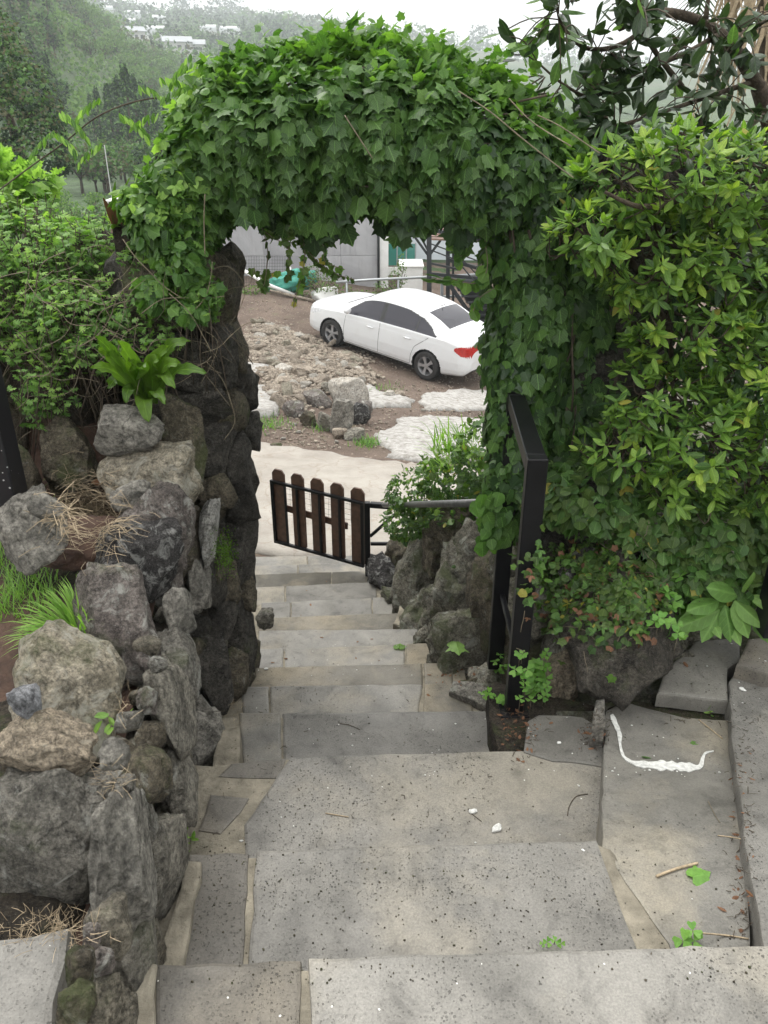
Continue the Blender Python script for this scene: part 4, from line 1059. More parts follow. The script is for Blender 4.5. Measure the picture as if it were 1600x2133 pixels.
M['chrome'] = plain('chrome', (.7, .7, .7), .15, .9)
pmats = {'body': 'car_paint', 'rear_window': 'car_glass', 'windshield': 'car_glass', 'black': 'trim_black'}
def cpart(name, V, F, m_, smooth=True, parent=None):
    me = mesh(name, V, F); bm = bmesh.new(); bm.from_mesh(me); bmesh.ops.remove_doubles(bm, verts=bm.verts, dist=1e-4); bm.to_mesh(me); bm.free()
    o = bpy.data.objects.new(name, me); col.objects.link(o); me.materials.append(M[m_]); o.parent = parent or car
    if smooth: me.shade_smooth()
    return o
for key, quads in parts_.items():
    V, F = [], []
    for q in quads: F.append(tuple(range(len(V), len(V) + 4))); V += q
    nm = key; m_ = pmats.get(key)
    if key[:-1] in ('tail_light', 'headlight'): nm = key[:-1]; m_ = 'lens_red' if nm == 'tail_light' else 'lens_clear'
    if key[:-1] in ('front', 'rear', 'quarter'): nm = 'side_window'; m_ = 'car_glass'
    if key == 'black': nm = 'window_trim'
    if key == 'black':
        front = [q for q in quads if q[0][0] > 1.05]; quads = [q for q in quads if q[0][0] <= 1.05]
        V, F = [], []
        for q in front: F.append(tuple(range(len(V), len(V) + 4))); V += q
        cpart('cowl', V, F, m_)
        for sg in (1, -1): 
            V, F = [], []
            for q in quads:
                if q[0][1] * sg + q[1][1] * sg > 0: F.append(tuple(range(len(V), len(V) + 4))); V += q
            cpart(nm, V, F, m_)
        continue
    cpart(nm, V, F, m_)
# underbody, wheel wells
V, F = [], []
for i, x in enumerate(xs[::6]): V += [(x, -HW(x) * .9, BOT(x)), (x, HW(x) * .9, BOT(x))]
for i in range(len(xs[::6]) - 1): F.append((2 * i, 2 * i + 1, 2 * i + 3, 2 * i + 2))
cpart('underbody', V, F, 'trim_black', False)
for s_, x in ((-1, xs[0]), (1, xs[-1])):
    V = [(x, yy, z) for yy, z in rings[0 if s_ < 0 else -1]] + [(x, -yy, z) for yy, z in rings[0 if s_ < 0 else -1]][::-1]
    cpart('bumper_face', V, [tuple(range(len(V)))] if s_ > 0 else [tuple(range(len(V)))[::-1]], 'car_paint', False)
for wx in WX:
    for sgn in (1, -1):
        V, F = [], []; yo = HW(wx) * .985
        for k in range(25):
            a = radians(-25 + 230 * k / 24); c_, s_ = cos(a), sin(a)
            V += [(wx + c_ * (WR + .012), sgn * (yo - .004), .315 + s_ * (WR + .012)), (wx + c_ * WR, sgn * (yo - .012), .315 + s_ * WR), (wx + c_ * WR, sgn * .5, .315 + s_ * WR)]
        for k in range(24):
            F.append((3 * k + 1, 3 * k + 2, 3 * k + 5, 3 * k + 4))
        b0 = len(V); V += [(wx + cos(radians(-25 + 230 * k / 24)) * WR, sgn * .5, .315 + sin(radians(-25 + 230 * k / 24)) * WR) for k in range(25)]; F.append(tuple(range(b0, b0 + 25)))
        cpart('wheel_well', V, F, 'trim_black', False)
def make_wheel():
    w0 = bpy.data.objects.new('wheel', None); col.objects.link(w0); w0.parent = car; w0.empty_display_size = .1
    prof = [(.205, -.09), (.225, -.10), (.29, -.105), (.312, -.085), (.318, -.04), (.318, .04), (.312, .085), (.29, .105), (.225, .10), (.205, .09)]
    V, F = [], []; N = 48
    for k in range(N):
        a = 2 * pi * k / N
        for r, y in prof: V.append((cos(a) * r, y, sin(a) * r))
    for k in range(N):
        for j in range(len(prof) - 1): a = k * 10 + j; b_ = ((k + 1) % N) * 10 + j; F.append((a, a + 1, b_ + 1, b_))
    cpart('tyre', V, F, 'rubber', True, w0)
    V, F = [], []     # rim barrel + lip
    pr = [(.207, -.08), (.195, -.06), (.190, .02), (.200, .075), (.212, .088), (.206, .092)]
    for k in range(N):
        a = 2 * pi * k / N
        for r, y in pr: V.append((cos(a) * r, y, sin(a) * r))
    for k in range(N):
        for j in range(5): a = k * 6 + j; b_ = ((k + 1) % N) * 6 + j; F.append((a, a + 1, b_ + 1, b_))
    c_ = len(V); V.append((0, -.03, 0)); F += [(c_, k * 6 + 1, ((k + 1) % N) * 6 + 1) for k in range(N)]
    o_ = cpart('rim', V, F, 'alloy', True, w0)
    V, F = tube([(0, .05, 0), (0, .075, 0)], .045, 16)
    cpart('hub', [tuple(v) for v in V], F, 'alloy', False, w0)
    V, F = [], []
    V0, F0 = tube([(0, -.02, 0), (0, -.01, 0)], .15, 24); cpart('brake_disc', [tuple(v) for v in V0], F0, 'trim_black', False, w0)
    for k in range(5):
        a = 2 * pi * k / 5 + .3; d = Vector((cos(a), 0, sin(a))); s_ = Vector((-sin(a), 0, cos(a))); b0 = len(V)
        for r, ww, y in ((.03, .028, .070), (.12, .030, .066), (.198, .048, .078)):
            V += [tuple(d * r - s_ * ww + Vector((0, y, 0))), tuple(d * r + s_ * ww + Vector((0, y, 0))), tuple(d * r + s_ * ww * .8 + Vector((0, y - .03, 0))), tuple(d * r - s_ * ww * .8 + Vector((0, y - .03, 0)))]
        for q in (0, 4):
            for j in range(4): F.append((b0 + q + j, b0 + q + (j + 1) % 4, b0 + q + 4 + (j + 1) % 4, b0 + q + 4 + j))
    cpart('spokes', V, F, 'alloy', False, w0)
    return w0
w0 = make_wheel()
for i, (x, s_) in enumerate(((WX[0], 1), (WX[1], 1), (WX[0], -1), (WX[1], -1))):
    if i == 0: o = w0
    else:
        o = w0.copy(); col.objects.link(o)
        for ch in list(w0.children): c = ch.copy(); col.objects.link(c); c.parent = o
    o.location = (x, s_ * .785, .318); o.rotation_euler = (0, .4 * i, 0 if s_ > 0 else pi)
def ribbon(pts, wd, m_, name, off=.0025):
    V, F = [], []
    for i, (x, s) in enumerate(pts):
        y, z = section(x, s); x2, s2 = pts[min(i + 1, len(pts) - 1)]; x1, s1 = pts[max(i - 1, 0)]
        ya, za = section(x1, s1); yb, zb_ = section(x2, s2); t = Vector((x2 - x1, yb - ya, zb_ - za)).normalized(); nn = Vector((0, 1, .25)).normalized(); sd_ = t.cross(nn).normalized() * wd / 2; p = Vector((x, y, z)) + nn * off
        V += [tuple(p - sd_), tuple(p + sd_)]
    F = [(2 * i, 2 * i + 1, 2 * i + 3, 2 * i + 2) for i in range(len(pts) - 1)]
    cpart(name, V, F, m_)
LX = lambda x: [(x, s / 20) for s in range(2, 21)]
ribbon(LX(-.03), .009, 'trim_black', 'door_gap'); ribbon([(.98 - .06 * abs(s / 20 - .5), s / 20) for s in range(2, 20)], .009, 'trim_black', 'door_gap')
ribbon([(interp(s / 20, [.1, .35, .62, .95], [-.92, -.93, -1.0, -1.32]), s / 20) for s in range(2, 20)], .009, 'trim_black', 'door_gap')
ribbon([(x / 20, .09) for x in range(-18, 20)], .008, 'trim_black', 'door_gap')
ribbon([(x / 20, .86 + .0 * x) for x in range(-34, 26)], .010, 'car_paint', 'shoulder_crease', .004)
for x in (-.80, .22):
    y, z = section(x, .80); V, F = tube([(x - .09, y + .006, z), (x - .06, y + .03, z + .002), (x + .06, y + .03, z + .002), (x + .09, y + .006, z)], .012, 8); cpart('door_handle', [tuple(v) for v in V], F, 'car_paint')
for sgn in (1, -1):
    bm = bmesh.new(); bmesh.ops.create_icosphere(bm, subdivisions=3, radius=1)
    for v_ in bm.verts: q = v_.co; v_.co = Vector((.80 + q.x * (.055 if q.x < 0 else .10), sgn * 1.0 + q.y * .105, 1.02 + q.z * .075))
    cpart('wing_mirror', [tuple(v_.co) for v_ in bm.verts], [tuple(v_.index for v_ in f.verts) for f in bm.faces], 'car_paint'); bm.free()
y, z = section(-1.62, 1.1); 
V = [(-2.322, -.26, .76), (-2.322, .26, .76), (-2.322, .26, .87), (-2.322, -.26, .87)]; cpart('number_plate', V, [(0, 3, 2, 1)], 'white_paint', False)
V, F = tube([(-2.30, .0, .93), (-2.318, 0, .93)], .04, 12); cpart('boot_badge', [tuple(v) for v in V], F, 'chrome')
V, F = tube([(-1.0, -.0, 1.40), (-1.12, 0, 1.47)], .008, 6); cpart('antenna', [tuple(v) for v in V], F, 'trim_black')
# ------------------------------------------------------------------ leaves
def strip_leaf(half, mids, fold=.12, curl=.18, wave=0, ph=0):
    """outline of the right half [(x,y)...] from base to tip, midrib ys -> verts, faces (two ngons per leaf side)"""
    V = []; 
    def P(x, y): V.append((x, y, -fold * abs(x) * (1.2 - y * .3) - curl * y * y + wave * sin(9 * y + ph) * abs(x))); return len(V) - 1
    mid = [P(0, 0)] + [P(0, y) for y in mids] + [P(0, 1)]
    r = [P(x, y) for x, y in half]; l_ = [P(-x, y) for x, y in half]
    F = [tuple([mid[0]] + r + mid[:0:-1]), tuple(([mid[0]] + l_ + mid[:0:-1])[::-1])]
    return V, F
def lobed(k):
    j = lambda a: a * (1 + R.uniform(-.09, .09))
    half = [(j(.18), -.14), (j(.38), -.06), (j(.46), j(.10)), (j(.52), j(.24)), (j(.44), .36), (j(.66), j(.62)), (j(.40), .60), (j(.30), .72), (j(.22), .72), (j(.10), .88)]
    return strip_leaf(half, [.35, .7], R.uniform(.05, .3), R.uniform(.1, .35))
def oval(k, wd=.24, tipy=.86, n=5):
    half = [(wd * sin(pi * ((i + 1) / (n + 1)) ** .9) ** .8 * R.uniform(.93, 1.07), (i + 1) / (n + 1)) for i in range(n)]
    return strip_leaf(half, [.35, .7], R.uniform(.1, .5), R.uniform(.05, .35))
def lance(k): return oval(k, .17, n=4)
def herbleaf(k):
    half = [(.05, .14), (.30, .22), (.10, .34), (.40, .50), (.30, .56), (.12, .60), (.28, .78), (.07, .84)]
    half = [(x * R.uniform(.9, 1.15), y) for x, y in half]
    return strip_leaf(half, [.4, .75], R.uniform(.1, .4), R.uniform(.1, .4))
def roundleaf(k):
    half = [(.18, -.02), (.36, .10), (.44, .30), (.46, .50), (.36, .72), (.20, .90)]
    half = [(x * R.uniform(.92, 1.08) * (1 if i % 2 else .94), y) for i, (x, y) in enumerate(half)]
    return strip_leaf(half, [.35, .7], R.uniform(.05, .3), R.uniform(.05, .3))
def trifol(k):
    V, F = [], []
    for a in (-1.15, 0, 1.15):
        v, f = oval(k, .26, n=4); b = len(V); s = .72 if a else .9
        for x, y, z in v: V.append((s * (x * cos(a) + y * sin(a)), s * (-x * sin(a) + y * cos(a)) + .12, z * s))
        F += [tuple(i + b for i in q) for q in f]
    return V, F
def cloverleaf(k):
    V, F = [], []
    for a in (0, 2.09, 4.19):
        b = len(V); pts = [(0, 0), (.20, .22), (.34, .50), (.22, .66), (0, .56), (-.22, .66), (-.34, .50), (-.20, .22)]
        for x, y in pts: V.append((x * cos(a) + y * sin(a), -x * sin(a) + y * cos(a), .12 * abs(x) + .10 * y - .1))
        F += [tuple(b + i for i in (0, 1, 2, 3, 4)), tuple(b + i for i in (0, 4, 5, 6, 7))]
    return V, [f[::-1] for f in F]
def clump(k):
    V, F = [], []
    for i in range(3):
        a = R.uniform(0, 6.28); w_ = R.uniform(.25, .45); c = Vector((R.uniform(-.3, .3), R.uniform(-.3, .3), R.uniform(-.2, .2)))
        u = Vector((cos(a), sin(a), R.uniform(-.4, .4))) * w_; v = Vector((-sin(a), cos(a), R.uniform(-.4, .4))) * w_ * R.uniform(.5, 1)
        b = len(V); V += [tuple(c - u), tuple(c + v), tuple(c + u), tuple(c - v)]; F.append((b, b + 1, b + 2, b + 3))
    return V, F
SH = {}
for nm, fn, k in (('lobed', lobed, 7), ('oval', oval, 6), ('lance', lance, 6), ('herb', herbleaf, 7), ('round', roundleaf, 6), ('trifol', trifol, 5), ('clover', cloverleaf, 3), ('clump', clump, 6)):
    SH[nm] = [fn(i) for i in range(k)]

def frame(tip, nrm):
    y = tip.normalized(); z = nrm - y * nrm.dot(y)
    if z.length < 1e-4: z = Vector((1, 0, 0)) - y * y.x
    z.normalize(); x = y.cross(z)
    return x, y, z
class Leaves:
    """collects leaves; the most prominent 300 become single objects, the rest one part"""
    def __init__(s): s.L = []
    def add(s, shape, p, tip, nrm, size, m_, var=None):
        x, y, z = frame(tip, nrm); s.L.append((shape, R.randrange(len(SH[shape])) if var is None else var, Vector(p), x * size, y * size, z * size, m_))
    def merged(s, name, items, parent):
        mats_ = sorted({i[6] for i in items}); mi = {m_: k for k, m_ in enumerate(mats_)}
        co, lv, ls, mt, uv = [], [], [], [], []; nv = 0; nl = 0
        cache = {}
        for sh, var, p, x, y, z, m_ in items:
            key = (sh, var)
            if key not in cache:
                V, F = SH[sh][var]; V = np.array(V, dtype=np.float32); flat = np.array([i for f in F for i in f], dtype=np.int32)
                st = np.cumsum([0] + [len(f) for f in F])[:-1].astype(np.int32); cache[key] = (V, flat, st, V[flat][:, :2])
            V, flat, st, uvv = cache[key]
            A = np.array((x, y, z), dtype=np.float32)
            co.append(V @ A + np.array(p, dtype=np.float32)); lv.append(flat + nv); ls.append(st + nl); mt.append(np.full(len(st), mi[m_], dtype=np.int32)); uv.append(uvv)
            nv += len(V); nl += len(flat)
        me = bpy.data.meshes.new(name); co = np.concatenate(co); lv = np.concatenate(lv); ls = np.concatenate(ls); mt = np.concatenate(mt); uv = np.concatenate(uv)
        me.vertices.add(nv); me.vertices.foreach_set('co', co.ravel().astype(np.float32)); me.loops.add(nl); me.loops.foreach_set('vertex_index', lv)
        me.polygons.add(len(ls)); me.polygons.foreach_set('loop_start', ls); me.polygons.foreach_set('material_index', mt)
        me.uv_layers.new(name='UVMap'); me.uv_layers['UVMap'].data.foreach_set('uv', uv.ravel().astype(np.float32)); me.update(calc_edges=True)
        for m_ in mats_: me.materials.append(M[m_])
        o = link(name, me, None, parent, kind='stuff' if parent is not None or True else None); return o
    def build(s, parent, singles=300, leafname='leaf', mass='foliage'):
        def score(i):
            sh, var, p, x, y, z, m_ = i; D = max(.3, depth(p)); px, py = proj(p)
            if not (-20 < px < 1620 and -20 < py < 2150) or D < 0: return 0
            c = (CAM - p).normalized(); n_ = z.normalized()
            return y.length / D * (.25 + abs(n_.dot(c))) * (1 + 1.2 * s.out.get(id(i), 0))
        s.out = getattr(s, 'out', {})
        its = sorted(s.L, key=score, reverse=True); top = its[:singles]; rest = its[singles:]
        cache = Leaves.cache; inv = pmat(parent).inverted()
        for sh, var, p, x, y, z, m_ in top:
            key = (sh, var, m_)
            if key not in cache:
                V, F = SH[sh][var]; me = mesh(sh + '_leaf', V, F); me.uv_layers.new(name='UVMap')
                fl = [i for f in F for i in f]; me.uv_layers['UVMap'].data.foreach_set('uv', [c for i in fl for c in V[i][:2]]); me.materials.append(M[m_]); cache[key] = me
            o = bpy.data.objects.new(leafname, cache[key]); col.objects.link(o); o.parent = parent; o.matrix_parent_inverse = inv
            sc_ = y.length; Rm = Matrix((x / sc_, y / sc_, z / sc_)).transposed()
            o.location = p; o.rotation_euler = Rm.to_euler(); o.scale = (sc_, sc_, sc_)
        if rest: s.merged(mass, rest, parent)
Leaves.cache = {}
def rv(k=1): return Vector((R.gauss(0, k), R.gauss(0, k), R.gauss(0, k)))
class Blobs:
    def __init__(s, spec):   # (px, py, Y, rx_px, ry_px, ry_depth_m)
        s.B = []
        for px, py, Y, a, b_, dy in spec:
            c = atY(px, py, Y); D = depth(c); s.B.append((c, Vector((a * D / FPX, dy, b_ * D / FPX))))
    def inside(s, p, k=.78, skip=None):
        for i, (c, r) in enumerate(s.B):
            if i == skip: continue
            q = p - c
            if (q.x / r.x) ** 2 + (q.y / r.y) ** 2 + (q.z / r.z) ** 2 < k * k: return True
        return False
    def sample(s, lo=.72, hi=1.06, k=.72, front=.5):
        w_ = [r.x * r.z + r.x * r.y + r.y * r.z for c, r in s.B]
        for _ in range(200):
            i = R.choices(range(len(s.B)), w_)[0]; c, r = s.B[i]; u = rv().normalized()
            if u.y > 0 and R.random() < front: u.y = -u.y
            t = R.uniform(lo, hi) ** .7
            t *= 1 + .10 * noise.noise(Vector((c.x + u.x * 2, u.z * 2 + c.z, u.y * 2)) * 2.3)
            p = c + Vector((u.x * r.x, u.y * r.y, u.z * r.z)) * t
            if s.inside(p, k, i): continue
            n_ = Vector((u.x / r.x, u.y / r.y, u.z / r.z)).normalized(); return p, n_, t
        return p, n_, t

def hang(n_, d=.9, o=.35, j=.35): return (DOWN * d + n_ * o + rv(j))
def curve_obj(name, paths, m_, parent=None, kind=None, label=None, n=6):
    V, F = [], []
    for pts, r in paths: tube(pts, r, n, V, F)
    o = link(name, mesh(name, V, F), M[m_], parent, smooth=True, kind=kind); return o

# ------------------------------------------------------------------ ivy over the gateway
ivy = thing('ivy_canopy', 'thick lobed green ivy covering the arch above the stair', 'ivy', (0, 3, 1.2))
IB = Blobs([(a, b_ + 16, Y, rx, ry * .80, dy) for a, b_, Y, rx, ry, dy in [(345, 440, 3.0, 70, 85, .22), (395, 400, 3.0, 95, 110, .28), (455, 300, 3.05, 95, 150, .34), (530, 265, 3.05, 100, 185, .36), (620, 255, 3.05, 100, 195, .38), (710, 250, 3.05, 100, 200, .38), (800, 250, 3.05, 100, 205, .38),
            (890, 262, 3.05, 100, 195, .38), (970, 290, 3.05, 100, 185, .36), (1050, 320, 3.05, 95, 175, .34), (1120, 360, 3.1, 95, 160, .34), (1190, 420, 3.2, 90, 170, .34)]])
L = Leaves()
for i in range(12500):
    p, n_, t = IB.sample(.80, 1.05, .80, .72)
    px, py = proj(p); topness = n_.z
    sz = R.uniform(.030, .055)
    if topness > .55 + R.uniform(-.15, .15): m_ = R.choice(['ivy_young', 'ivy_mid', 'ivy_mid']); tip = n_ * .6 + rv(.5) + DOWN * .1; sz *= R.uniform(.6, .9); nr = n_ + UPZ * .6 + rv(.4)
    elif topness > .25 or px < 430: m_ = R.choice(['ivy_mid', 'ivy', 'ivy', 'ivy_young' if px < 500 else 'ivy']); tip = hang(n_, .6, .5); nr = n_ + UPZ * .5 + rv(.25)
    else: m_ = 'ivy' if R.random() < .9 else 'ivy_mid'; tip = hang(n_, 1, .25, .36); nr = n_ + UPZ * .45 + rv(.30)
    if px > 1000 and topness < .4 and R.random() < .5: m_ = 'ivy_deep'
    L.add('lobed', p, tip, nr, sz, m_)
# ragged lower fringe hanging in the opening
for i in range(420):
    px = R.uniform(500, 1030); f = interp(px, [500, 560, 640, 690, 735, 770, 820, 870, 930, 990, 1030], [478, 505, 520, 530, 480, 455, 475, 520, 470, 500, 520])
    py = f - 42 - abs(R.gauss(0, 40)); p = atY(px, py, R.uniform(2.75, 3.3))
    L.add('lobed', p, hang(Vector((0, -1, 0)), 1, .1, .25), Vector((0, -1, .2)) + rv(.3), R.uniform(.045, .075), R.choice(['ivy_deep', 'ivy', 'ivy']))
for cx, cy, k in ((695, 455, 9), (840, 470, 7), (650, 470, 8), (975, 480, 8)):
    for i in range(k):
        p = atY(cx + R.gauss(0, 16), cy + R.uniform(-25, 25), 2.9 + R.uniform(-.05, .05)); L.add('lobed', p, DOWN + rv(.15), Vector((0, -1, .1)) + rv(.2), R.uniform(.055, .08), R.choice(['ivy', 'ivy_deep']))
# sprigs that stand up on top
for i in range(85):
    px = R.uniform(440, 1150); top = interp(px, [440, 500, 560, 640, 720, 850, 960, 1060, 1150], [195, 150, 125, 110, 105, 112, 140, 185, 240])
    b_ = atY(px, top + 30, R.uniform(2.85, 3.2)); d = Vector((R.uniform(-.5, .5), R.uniform(-.4, .2), 1)).normalized(); k = R.randint(3, 7)
    for j in range(k):
        q = b_ + d * (.022 * j + .01); a = R.uniform(0, 6.28); side = Vector((cos(a), sin(a), .3))
        L.add('lobed', q, side + d * .3 + rv(.2), d + side * -.4 + rv(.35), R.uniform(.035, .062) * (1 - .05 * j), R.choice(['ivy_young', 'ivy_young', 'ivy_mid']))
L.build(ivy)
curve_obj('stem', [(smooth_path([atY(R.uniform(420, 1150), R.uniform(150, 430), R.uniform(2.75, 3.3)) for _ in range(3)], 5), R.uniform(.002, .005)) for _ in range(90)], 'dark_twig', ivy, 'stuff', n=5)
# straight bare canes across the front
canes = [[(1120, 240, 2.62), (1170, 265, 2.6), (1250, 320, 2.55)], [(955, 190, 2.6), (1020, 232, 2.58), (1090, 290, 2.56), (1160, 345, 2.55), (1195, 370, 2.52)], [(1060, 205, 2.62), (1110, 255, 2.58), (1190, 305, 2.5)], [(718, 240, 2.6), (750, 290, 2.6), (776, 330, 2.62)], [(427, 405, 2.6), (425, 460, 2.62), (427, 530, 2.64)]]
for c in canes: curve_obj('cane', [(smooth_path([atY(a, b_, Y) for a, b_, Y in c], 6), .0018)], 'twig', ivy, n=6)

# thin hanging tendrils with small yellowish leaves at the top left of the opening
tend = thing('hanging_vine', 'thin trailing vine with tiny yellowish leaves hanging at the left of the opening', 'vine', tuple(atY(580, 480, 3.0)))
L = Leaves(); pths = []
for pts in ([(545, 480), (560, 520), (552, 580), (548, 600)], [(600, 470), (598, 520), (604, 560), (596, 590)], [(630, 470), (632, 520), (628, 560), (632, 590)], [(630, 500), (660, 540), (700, 570), (735, 582)], [(540, 470), (575, 500), (620, 505), (650, 495)], [(520, 560), (545, 575), (580, 565)], [(632, 560), (620, 600), (610, 640)], [(640, 470), (672, 510), (680, 545), (715, 560)]):
    sp = smooth_path([atY(a + R.uniform(-4, 4), b_, 2.95 + R.uniform(-.1, .1)) for a, b_ in pts], 6); pths.append((sp, .0016))
    for q in sp:
        if R.random() < .75: L.add('lobed', q, hang(Vector((0, -1, 0)), .8, .1, .5), Vector((0, -1, .3)) + rv(.5), R.uniform(.016, .032), R.choice(['ivy_young', 'ivy_small', 'ivy_small']))
L.build(tend); curve_obj('stem', pths, 'twig', tend)
tend2 = thing('hanging_vine', 'light green trailing vine hanging beside the steel stair at the right of the opening', 'vine', tuple(atY(960, 480, 2.9)))
L = Leaves(); pths = []
for pts in ([(960, 460), (972, 500), (955, 545)], [(945, 450), (940, 500), (960, 520)], [(1010, 500), (1015, 560), (990, 590), (940, 580)], [(1030, 600), (1000, 620), (985, 650)]):
    sp = smooth_path([atY(a, b_, 2.9) for a, b_ in pts], 6); pths.append((sp, .002))
    for q in sp: L.add('round', q, hang(Vector((0, -1, 0)), .8, .1, .5), Vector((0, -1, .3)) + rv(.4), R.uniform(.025, .05), R.choice(['ivy_young', 'ivy_mid']))
for i in range(8): L.add('oval', atY(R.uniform(910, 990), R.uniform(575, 590), 2.8), Vector((-1, 0, .1)) + rv(.3), UPZ + rv(.3), R.uniform(.05, .08), 'ivy_mid')
L.build(tend2); curve_obj('stem', pths, 'twig', tend2)

# ------------------------------------------------------------------ ivy column on the right
ivc = thing('ivy_column', 'dark green ivy hanging down the right pillar behind the handrail', 'ivy', (.8, 3, -.4))
CB = Blobs([(1100, 500, 3.05, 90, 110, .26), (1110, 620, 3.05, 95, 130, .28), (1095, 740, 3.05, 95, 130, .28), (1090, 860, 3.0, 85, 120, .26), (1080, 960, 2.95, 70, 90, .22), (1050, 1040, 2.95, 45, 80, .15), (1150, 900, 3.0, 70, 150, .2), (1200, 600, 3.1, 100, 200, .25), (1210, 800, 3.1, 100, 160, .22)])
L = Leaves()
for i in range(5200):
    p, n_, t = CB.sample(.75, 1.08, .75, .8); px, py = proj(p)
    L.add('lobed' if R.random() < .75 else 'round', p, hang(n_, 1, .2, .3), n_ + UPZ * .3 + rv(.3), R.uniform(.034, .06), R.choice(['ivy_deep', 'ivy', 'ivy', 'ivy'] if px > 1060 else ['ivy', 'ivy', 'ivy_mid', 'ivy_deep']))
for i in range(60):
    p = atY(1030 + R.gauss(0, 18), R.uniform(1020, 1130), 2.75 + R.uniform(-.05, .05)); L.add('round', p, hang(Vector((0, -1, 0)), 1, .2, .3), Vector((0, -1, .3)) + rv(.3), R.uniform(.04, .07), R.choice(['ivy', 'ivy_mid']))
L.build(ivc)
curve_obj('stem', [(smooth_path([atY(R.uniform(1060, 1200), y_, R.uniform(2.8, 3.1)) for y_ in (480, 700, 900, 1080)], 5), R.uniform(.003, .007)) for _ in range(26)], 'dark_twig', ivc, 'stuff', n=5)

# ------------------------------------------------------------------ bright leaved shrub on the right
shr = thing('bright_shrub', 'tall yellow green shrub with rosettes of pointed leaves along the right side', 'shrub', (1.0, 2.7, -.1))
SB = Blobs([(1280, 380, 2.7, 100, 100, .26), (1390, 350, 2.7, 120, 95, .3), (1520, 390, 2.7, 120, 110, .3), (1640, 420, 2.8, 120, 130, .3), (1220, 480, 2.6, 80, 60, .22), (1340, 520, 2.7, 120, 110, .28), (1480, 540, 2.7, 130, 120, .3), (1620, 600, 2.8, 110, 150, .3),
            (1420, 680, 2.65, 130, 120, .26), (1560, 760, 2.6, 120, 130, .26), (1360, 830, 2.55, 110, 90, .22), (1300, 930, 2.5, 100, 55, .2), (1460, 900, 2.5, 130, 100, .24), (1590, 960, 2.5, 100, 110, .22), (1420, 1010, 2.45, 90, 50, .16)])
L = Leaves(); twigs = []
def rosette(L, p, d, size, mats_, k=8, shape='lance', spread=.9):
    x, y, z = frame(Vector((1, .2, 0)) + rv(.5), d); d = d.normalized()
    for j in range(k):
        a = j * 2.4 + R.uniform(-.2, .2); t = j / k; side = x * cos(a) + y * sin(a)
        e = spread * (1 - t * .55)
        L.add(shape, p - d * (.030 * (1 - t)) * size / .08, side * e + d * (1 - e * .75) + DOWN * .1 + rv(.08), d - side * .3 + rv(.1), size * R.uniform(.75, 1.05) * (1 - .35 * t), R.choice(mats_))
for i in range(760):
    p, n_, t = SB.sample(.75, 1.08, .7, .8); px, py = proj(p)
    hi = n_.z > .15 or py < 420
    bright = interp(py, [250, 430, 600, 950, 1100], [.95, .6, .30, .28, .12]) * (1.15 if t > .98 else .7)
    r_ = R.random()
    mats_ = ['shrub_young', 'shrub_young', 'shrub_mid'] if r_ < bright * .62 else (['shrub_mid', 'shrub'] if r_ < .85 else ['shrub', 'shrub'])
    d = (n_ * .7 + UPZ * .7 + rv(.3)).normalized()
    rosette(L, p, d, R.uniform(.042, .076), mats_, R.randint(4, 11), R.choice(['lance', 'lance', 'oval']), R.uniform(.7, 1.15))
    if R.random() < .5:
        c, r = min(SB.B, key=lambda q: (q[0] - p).length); twigs.append((smooth_path([p - d * .01, p - d * .09 + rv(.01), c.lerp(p, .35) + rv(.03) + Vector((0, .05, 0))], 4), [.0022] * 5 + [.003] * 4))
for i in range(2200):
    p = atY(R.uniform(1150, 1640), R.uniform(300, 1100), R.uniform(3.0, 3.3)); L.add('lance', p, rv(1), Vector((0, -1, .4)) + rv(.4), R.uniform(.07, .11), 'ivy_deep')  # added backing of dark coloured leaves, makes the gaps in the shrub look shaded
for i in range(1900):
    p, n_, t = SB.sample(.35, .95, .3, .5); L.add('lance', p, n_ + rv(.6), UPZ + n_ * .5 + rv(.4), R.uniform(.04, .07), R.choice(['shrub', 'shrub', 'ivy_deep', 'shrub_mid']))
L.build(shr)
curve_obj('twig', [t for t in twigs], 'bark', shr, 'stuff', n=5)
br = [[(1430, 1120, 2.9), (1410, 900, 2.85), (1395, 700, 2.8), (1380, 520, 2.75), (1330, 400, 2.7)], [(1440, 1110, 2.9), (1500, 850, 2.85), (1520, 600, 2.8), (1540, 420, 2.8)], [(1410, 1100, 2.85), (1330, 950, 2.75), (1250, 880, 2.6)], [(1400, 700, 2.8), (1300, 520, 2.65), (1230, 470, 2.5)], [(1470, 385, 2.6), (1400, 420, 2.5), (1330, 430, 2.45), (1260, 400, 2.45)]]
for c in br:
    sp = smooth_path([atY(a, b_, Y) for a, b_, Y in c], 6); n_ = len(sp)
    curve_obj('branch', [(sp, [.014 * (1 - .7 * i / n_) for i in range(n_)])], 'bark', shr, n=8)

# small creeping ivy and ground cover on the bank, boulders and shrub foot
cre = thing('creeping_ivy', 'small leaved creeping ivy spreading over the rocks below the bright shrub', 'ivy', (.9, 2.4, -.1))
GB = Blobs([(1250, 1020, 2.6, 110, 90, .18), (1380, 1080, 2.55, 120, 90, .18), (1500, 1100, 2.5, 110, 100, .18), (1600, 1120, 2.5, 90, 110, .18), (1330, 1150, 2.5, 70, 60, .12), (1440, 1170, 2.45, 80, 60, .12), (1150, 1020, 2.75, 60, 70, .12), (1540, 1210, 2.4, 70, 50, .1)])
L = Leaves()
for i in range(2100):
    p, n_, t = GB.sample(.7, 1.05, .7, .85); px, py = proj(p)
    L.add(R.choice(['round', 'round', 'trifol', 'lobed']), p, hang(n_, .5, .5, .4), n_ + UPZ * .6 + rv(.3), R.uniform(.028, .052), R.choice(['ivy_small', 'ivy', 'ivy_mid', 'ivy_small'] if px > 1150 else ['ivy', 'ivy_small']))
